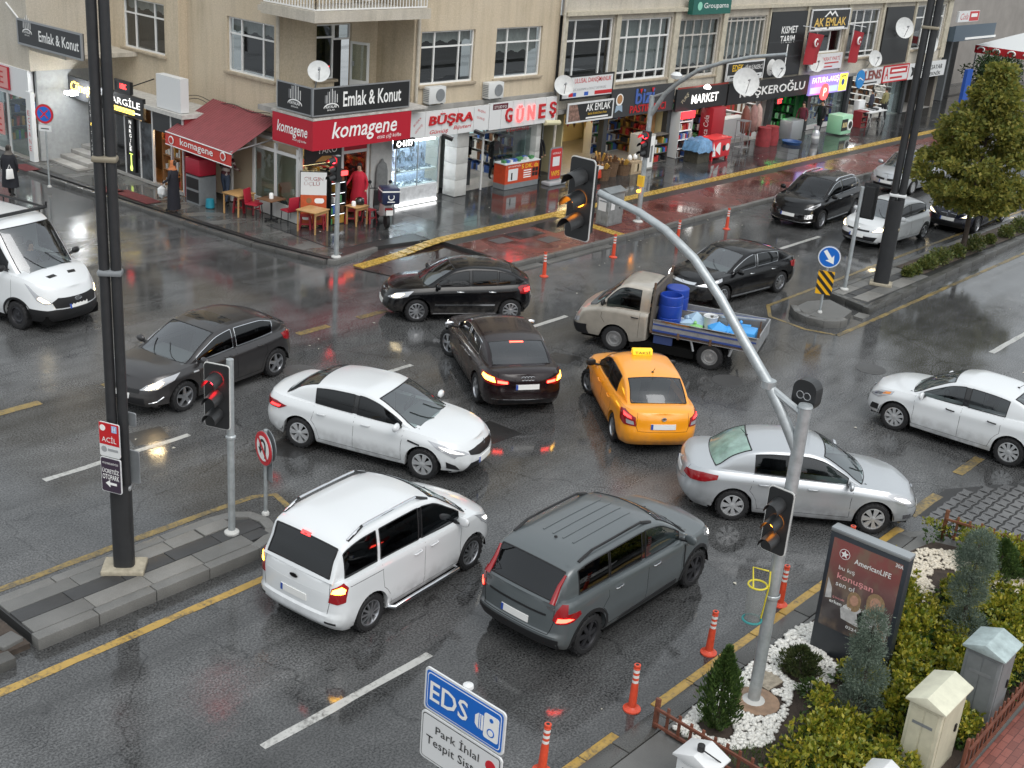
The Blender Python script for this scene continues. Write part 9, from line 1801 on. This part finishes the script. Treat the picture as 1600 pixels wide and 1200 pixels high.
# ================================================================== people
def person(label,x,y,z,head,H=1.70,top=(.1,.1,.1),bot=(.03,.03,.03),hair=(.02,.015,.012),skin=(.42,.25,.17),arms=((.12,.05),(.12,.05)),legs=(.12,-.12),seated=False,coat=None,scarf=None,lean=0.,stripes=None,bend=0.):
 """skinned figure facing +X locally; arms = (forward, outward) of each hand, legs = stride"""
 t=thing('person',label,'person',(x,y,z),radians(head)); s_=H/1.7; me=bpy.data.meshes.new('body'); V,E,R_= [],[],[]
 def av(p,r,parent=None):
  V.append(tuple(c*s_ for c in p)); R_.append(r*s_)
  if parent is not None:E.append((parent,len(V)-1))
  return len(V)-1
 hz=.92 if not seated else .50; bx=lambda zz:lean*(zz-hz)+bend*max(0,zz-hz)**1.5
 pel=av((0,0,hz),.125); ch=av((bx(hz+.28),0,hz+.28),.135,pel); sh=av((bx(hz+.48),0,hz+.48),.10,ch); nk=av((bx(hz+.57),0,hz+.57),.05,sh); hb=av((bx(hz+.62)+.02,0,hz+.64),.078,nk); ht=av((bx(hz+.7)+.02,0,hz+.74),.072,hb)
 for i,sy in enumerate((1,-1)):
  fw,ou=arms[i]; s0=av((bx(hz+.46),sy*.19,hz+.45),.058,sh); e=av((bx(hz+.2)-.03+fw*.35,sy*(.23+ou*.6),hz+.19+max(0,fw-.2)*.25),.044,s0); h_=av((bx(hz)+fw,sy*(.21+ou),hz-.03+max(0,fw-.12)*.7),.034,e); av((bx(hz)+fw+.06,sy*(.20+ou),hz-.09+max(0,fw-.12)*.75),.03,h_)
  hp_=av((0,sy*.095,hz-.07),.095,pel); lg=legs[i]
  if seated:kn=av((.42,sy*.12,.48),.07,hp_); an=av((.44,sy*.12,.09),.048,kn)
  else:kn=av((lg*.55+.03,sy*.10,.49),.066,hp_); an=av((lg,sy*.10,.09),.046,kn)
  av(((lg if not seated else .44)+.14,sy*.115,.035),.036,an)
 me.from_pydata(V,E,[]); ob=link('body',me,None,t); md=ob.modifiers.new('s','SKIN');
 for i,sv in enumerate(me.skin_vertices[0].data):sv.radius= (R_[i],R_[i]*(1.25 if i in(0,1,2)else 1)); sv.use_root=i==0
 sb=ob.modifiers.new('b','SUBSURF'); sb.levels=1; sb.render_levels=1
 bpy.context.view_layer.update(); m2=bpy.data.meshes.new_from_object(ob.evaluated_get(bpy.context.evaluated_depsgraph_get())); ob.modifiers.clear(); ob.data=m2; m2.materials.clear()
 for c in((*top,'top'),(*bot,'bot'),(*skin,'skin'),((.02,.02,.02),'shoe')):m2.materials.append(mat('%s_%s'% (c[-1],'_'.join('%.3f'%q for q in(c[:3]if len(c)==4 else c[0]))),c[:3]if len(c)==4 else c[0],.85))
 if stripes:m2.materials.append(mat('stripe_pale',stripes,.85))
 hx=bx(hz+.62)
 for p in m2.polygons:
  c=p.center/s_; p.use_smooth=True; hand=abs(c.y)>.17 and c.z<hz+.02+.6*max(0,arms[0][0])and(c.x>.05)and not seated
  p.material_index=2 if c.z>hz+.555 else(3 if c.z<.085 else(1 if c.z<hz+.02 and abs(c.y)<.21 else(2 if hand and c.z<hz-.0+max(0,arms[0 if c.y>0 else 1][0]-.12)*.7-.02 else(4 if stripes and int((c.z-hz)/.06)%3==0 else 0))))
 hm=mat('hair_%.3f'%hair[0],hair,.8); b=MB().lathe([(.074,-.03),(.088,.03),(.083,.08),(.055,.125),(0,.14)],14); b.v= [(vx*1.1-.022,vy*.95,vz)if vx<.045 else(.045+(vx-.045)*.3-.01,vy*.95,max(vz,.075))for vx,vy,vz in b.v]; o=b.build('hair',hm,t,smooth=70); o.location= ((hx+.02)*s_,0,(hz+.68)*s_); o.scale= (s_,)*3
 for sy in(1,-1):e=MB().lathe([(0,-.011),(.011,0),(0,.011)],8).build('eye',M_INKK,t); e.location= ((hx+.098)*s_,sy*.03*s_,(hz+.695)*s_)
 n_=MB().prism([(0,0),(.028,.0),(.004,.05)],(0,-.012,0),UX,UZ,(0,.024,0)).build('nose',m2.materials[2],t); n_.location= ((hx+.088)*s_,0,(hz+.645)*s_)
 if scarf:b=MB().lathe([(.16,-.17),(.105,-.10),(.093,-.02),(.098,.05),(.088,.10),(.05,.14),(0,.15)],16); b.v= [(min(vx,.062)if vz> -.06 else vx,vy,vz)for vx,vy,vz in b.v]; o=b.build('headscarf',mat('scarf_%.2f'%scarf[0],scarf,.8,var=.3,vscale=14),t,smooth=70); o.location= ((hx+.02)*s_,0,(hz+.68)*s_); o.scale= (s_,)*3
 if coat:
  zlo,col=coat; b=MB().lathe([(.27,zlo),(.255,zlo+.25),(.22,hz),(.205,hz+.25),(.215,hz+.40),(.15,hz+.50),(.075,hz+.555)],20,cap=False); b.v= [(vx*.80+bx(max(hz,vz))+.01*sin(9*atan2(vy,vx)),vy*(1.05+.02*sin(7*atan2(vy,vx))),vz)for vx,vy,vz in b.v]; o=b.build('coat',mat('coat_%s'%'_'.join('%.3f'%q for q in col),col,.85,bump=.3,bscale=18),t,smooth=70); o.scale= (s_,)*3
 return t
p=G(18,306); person('person in a long black coat and dark scarf walking off with a white bag',p.x,p.y,0,40,1.62,(.015,.016,.02),(.02,.02,.02),scarf=(.10,.09,.08),coat=(.32,(.012,.013,.018)),arms=((.05,.05),(.05,.05)))
bg_=thing('hand_bag','white carrier bag hanging from the walking person in black','bag',(19.5,37.75,.62)); MB().prism([(-.13,0),(.13,0),(.10,.32),(-.10,.32)],(0,-.04,0),UX,UZ,(0,.08,0)).build('bag',M_INKW,bg_,bevel=.02); MB().tube([(-.06,0,.32),(0,0,.46),(.06,0,.32)],.008,5).build('handle',M_INKW,bg_)
p=G(272,330,ZP); person('person in a black robe and orange headscarf carrying white bags',p.x,p.y,ZP,120,1.60,(.012,.012,.018),(.012,.012,.016),scarf=(.42,.14,.05),coat=(.10,(.010,.010,.016)),arms=((.25,.1),(.15,.05)))
for i,(dx,dy)in enumerate(((-.22,.32),(-.12,.42))):
 v=IV*(1+np.random.default_rng(i+40).uniform(-.3,.3,IV.shape))*[.15,.15,.2]; t=thing('carrier_bag',['white carrier bag held by the robed person, nearest the road','smaller white carrier bag held against the robe'][i],'bag',(p.x+dx,p.y+dy,.75-.1*i)); MB().add(v.tolist(),IF).build('bag',M_BWHITE,t); MB().tube([(0,0,.15),(.05,-.08,.35)],.012,5).build('handle',M_BWHITE,t)
person('person in a striped jumper leaning over the stand under the awning',24.55,33.25,ZP,20,1.72,(.09,.025,.03),(.05,.07,.11),stripes=(.42,.36,.33),lean=.35,arms=((.35,.1),(.35,.1)))
person('person in a red raincoat standing in the cafe doorway',27.1,29.6,ZP,205,1.75,(.42,.012,.03),(.40,.012,.03),hair=(.012,.01,.01),coat=(.42,(.45,.014,.035)),arms=((.22,.12),(.3,.12)))
person('seated person in a tan coat at the cafe window',25.35,31.2,ZP,250,1.68,(.24,.15,.06),(.03,.03,.035),seated=True,coat=(.38,(.22,.14,.06)))
person('person in a maroon jumper and black trousers by the gas cylinder',54.9,28.9,ZP,190,1.74,(.10,.012,.025),(.012,.012,.015),arms=((.2,.05),(.1,.05))); person('person dressed all in black outside the green lit shop',56.4,28.7,ZP,170,1.74,(.012,.012,.015),(.012,.012,.015)); person('person in an olive vest looking into the optician',64.4,29.2,ZP,80,1.74,(.22,.20,.09),(.02,.02,.022)); person('person in dark clothes beside the olive vest',63.4,29.5,ZP,100,1.66,(.03,.032,.05),(.02,.02,.022))
person('person in a dark suit at the flats doorway, left one',36.55,30.15,ZP,230,1.75,(.012,.012,.014),(.012,.012,.014)); person('person in a dark suit at the flats doorway, right one',36.95,30.35,ZP,240,1.70,(.014,.014,.016),(.012,.012,.014)); person('dark haired person behind the photo shop counter',35.1,30.9,ZP,250,1.70,(.02,.02,.022),(.02,.02,.02))
for key,lb,lx,ly,lz in(('astra','driver of the dark grey hatchback',.25,.38,.32),('truck','driver of the silver pickup truck',.72,.38,.42),('transit','driver of the white panel van',.75,.45,.62)):
 T_=VEH[key].t; m_=Matrix.Translation(T_.location)@Matrix.Rotation(T_.rotation_euler.z,4,'Z'); q=m_@Vector((lx-.25,ly,lz-.22)); person(lb,q.x,q.y,q.z,degrees(T_.rotation_euler.z),1.62,(.06,.07,.09),(.03,.03,.03),seated=True,arms=((.42,.0),(.42,.0)))
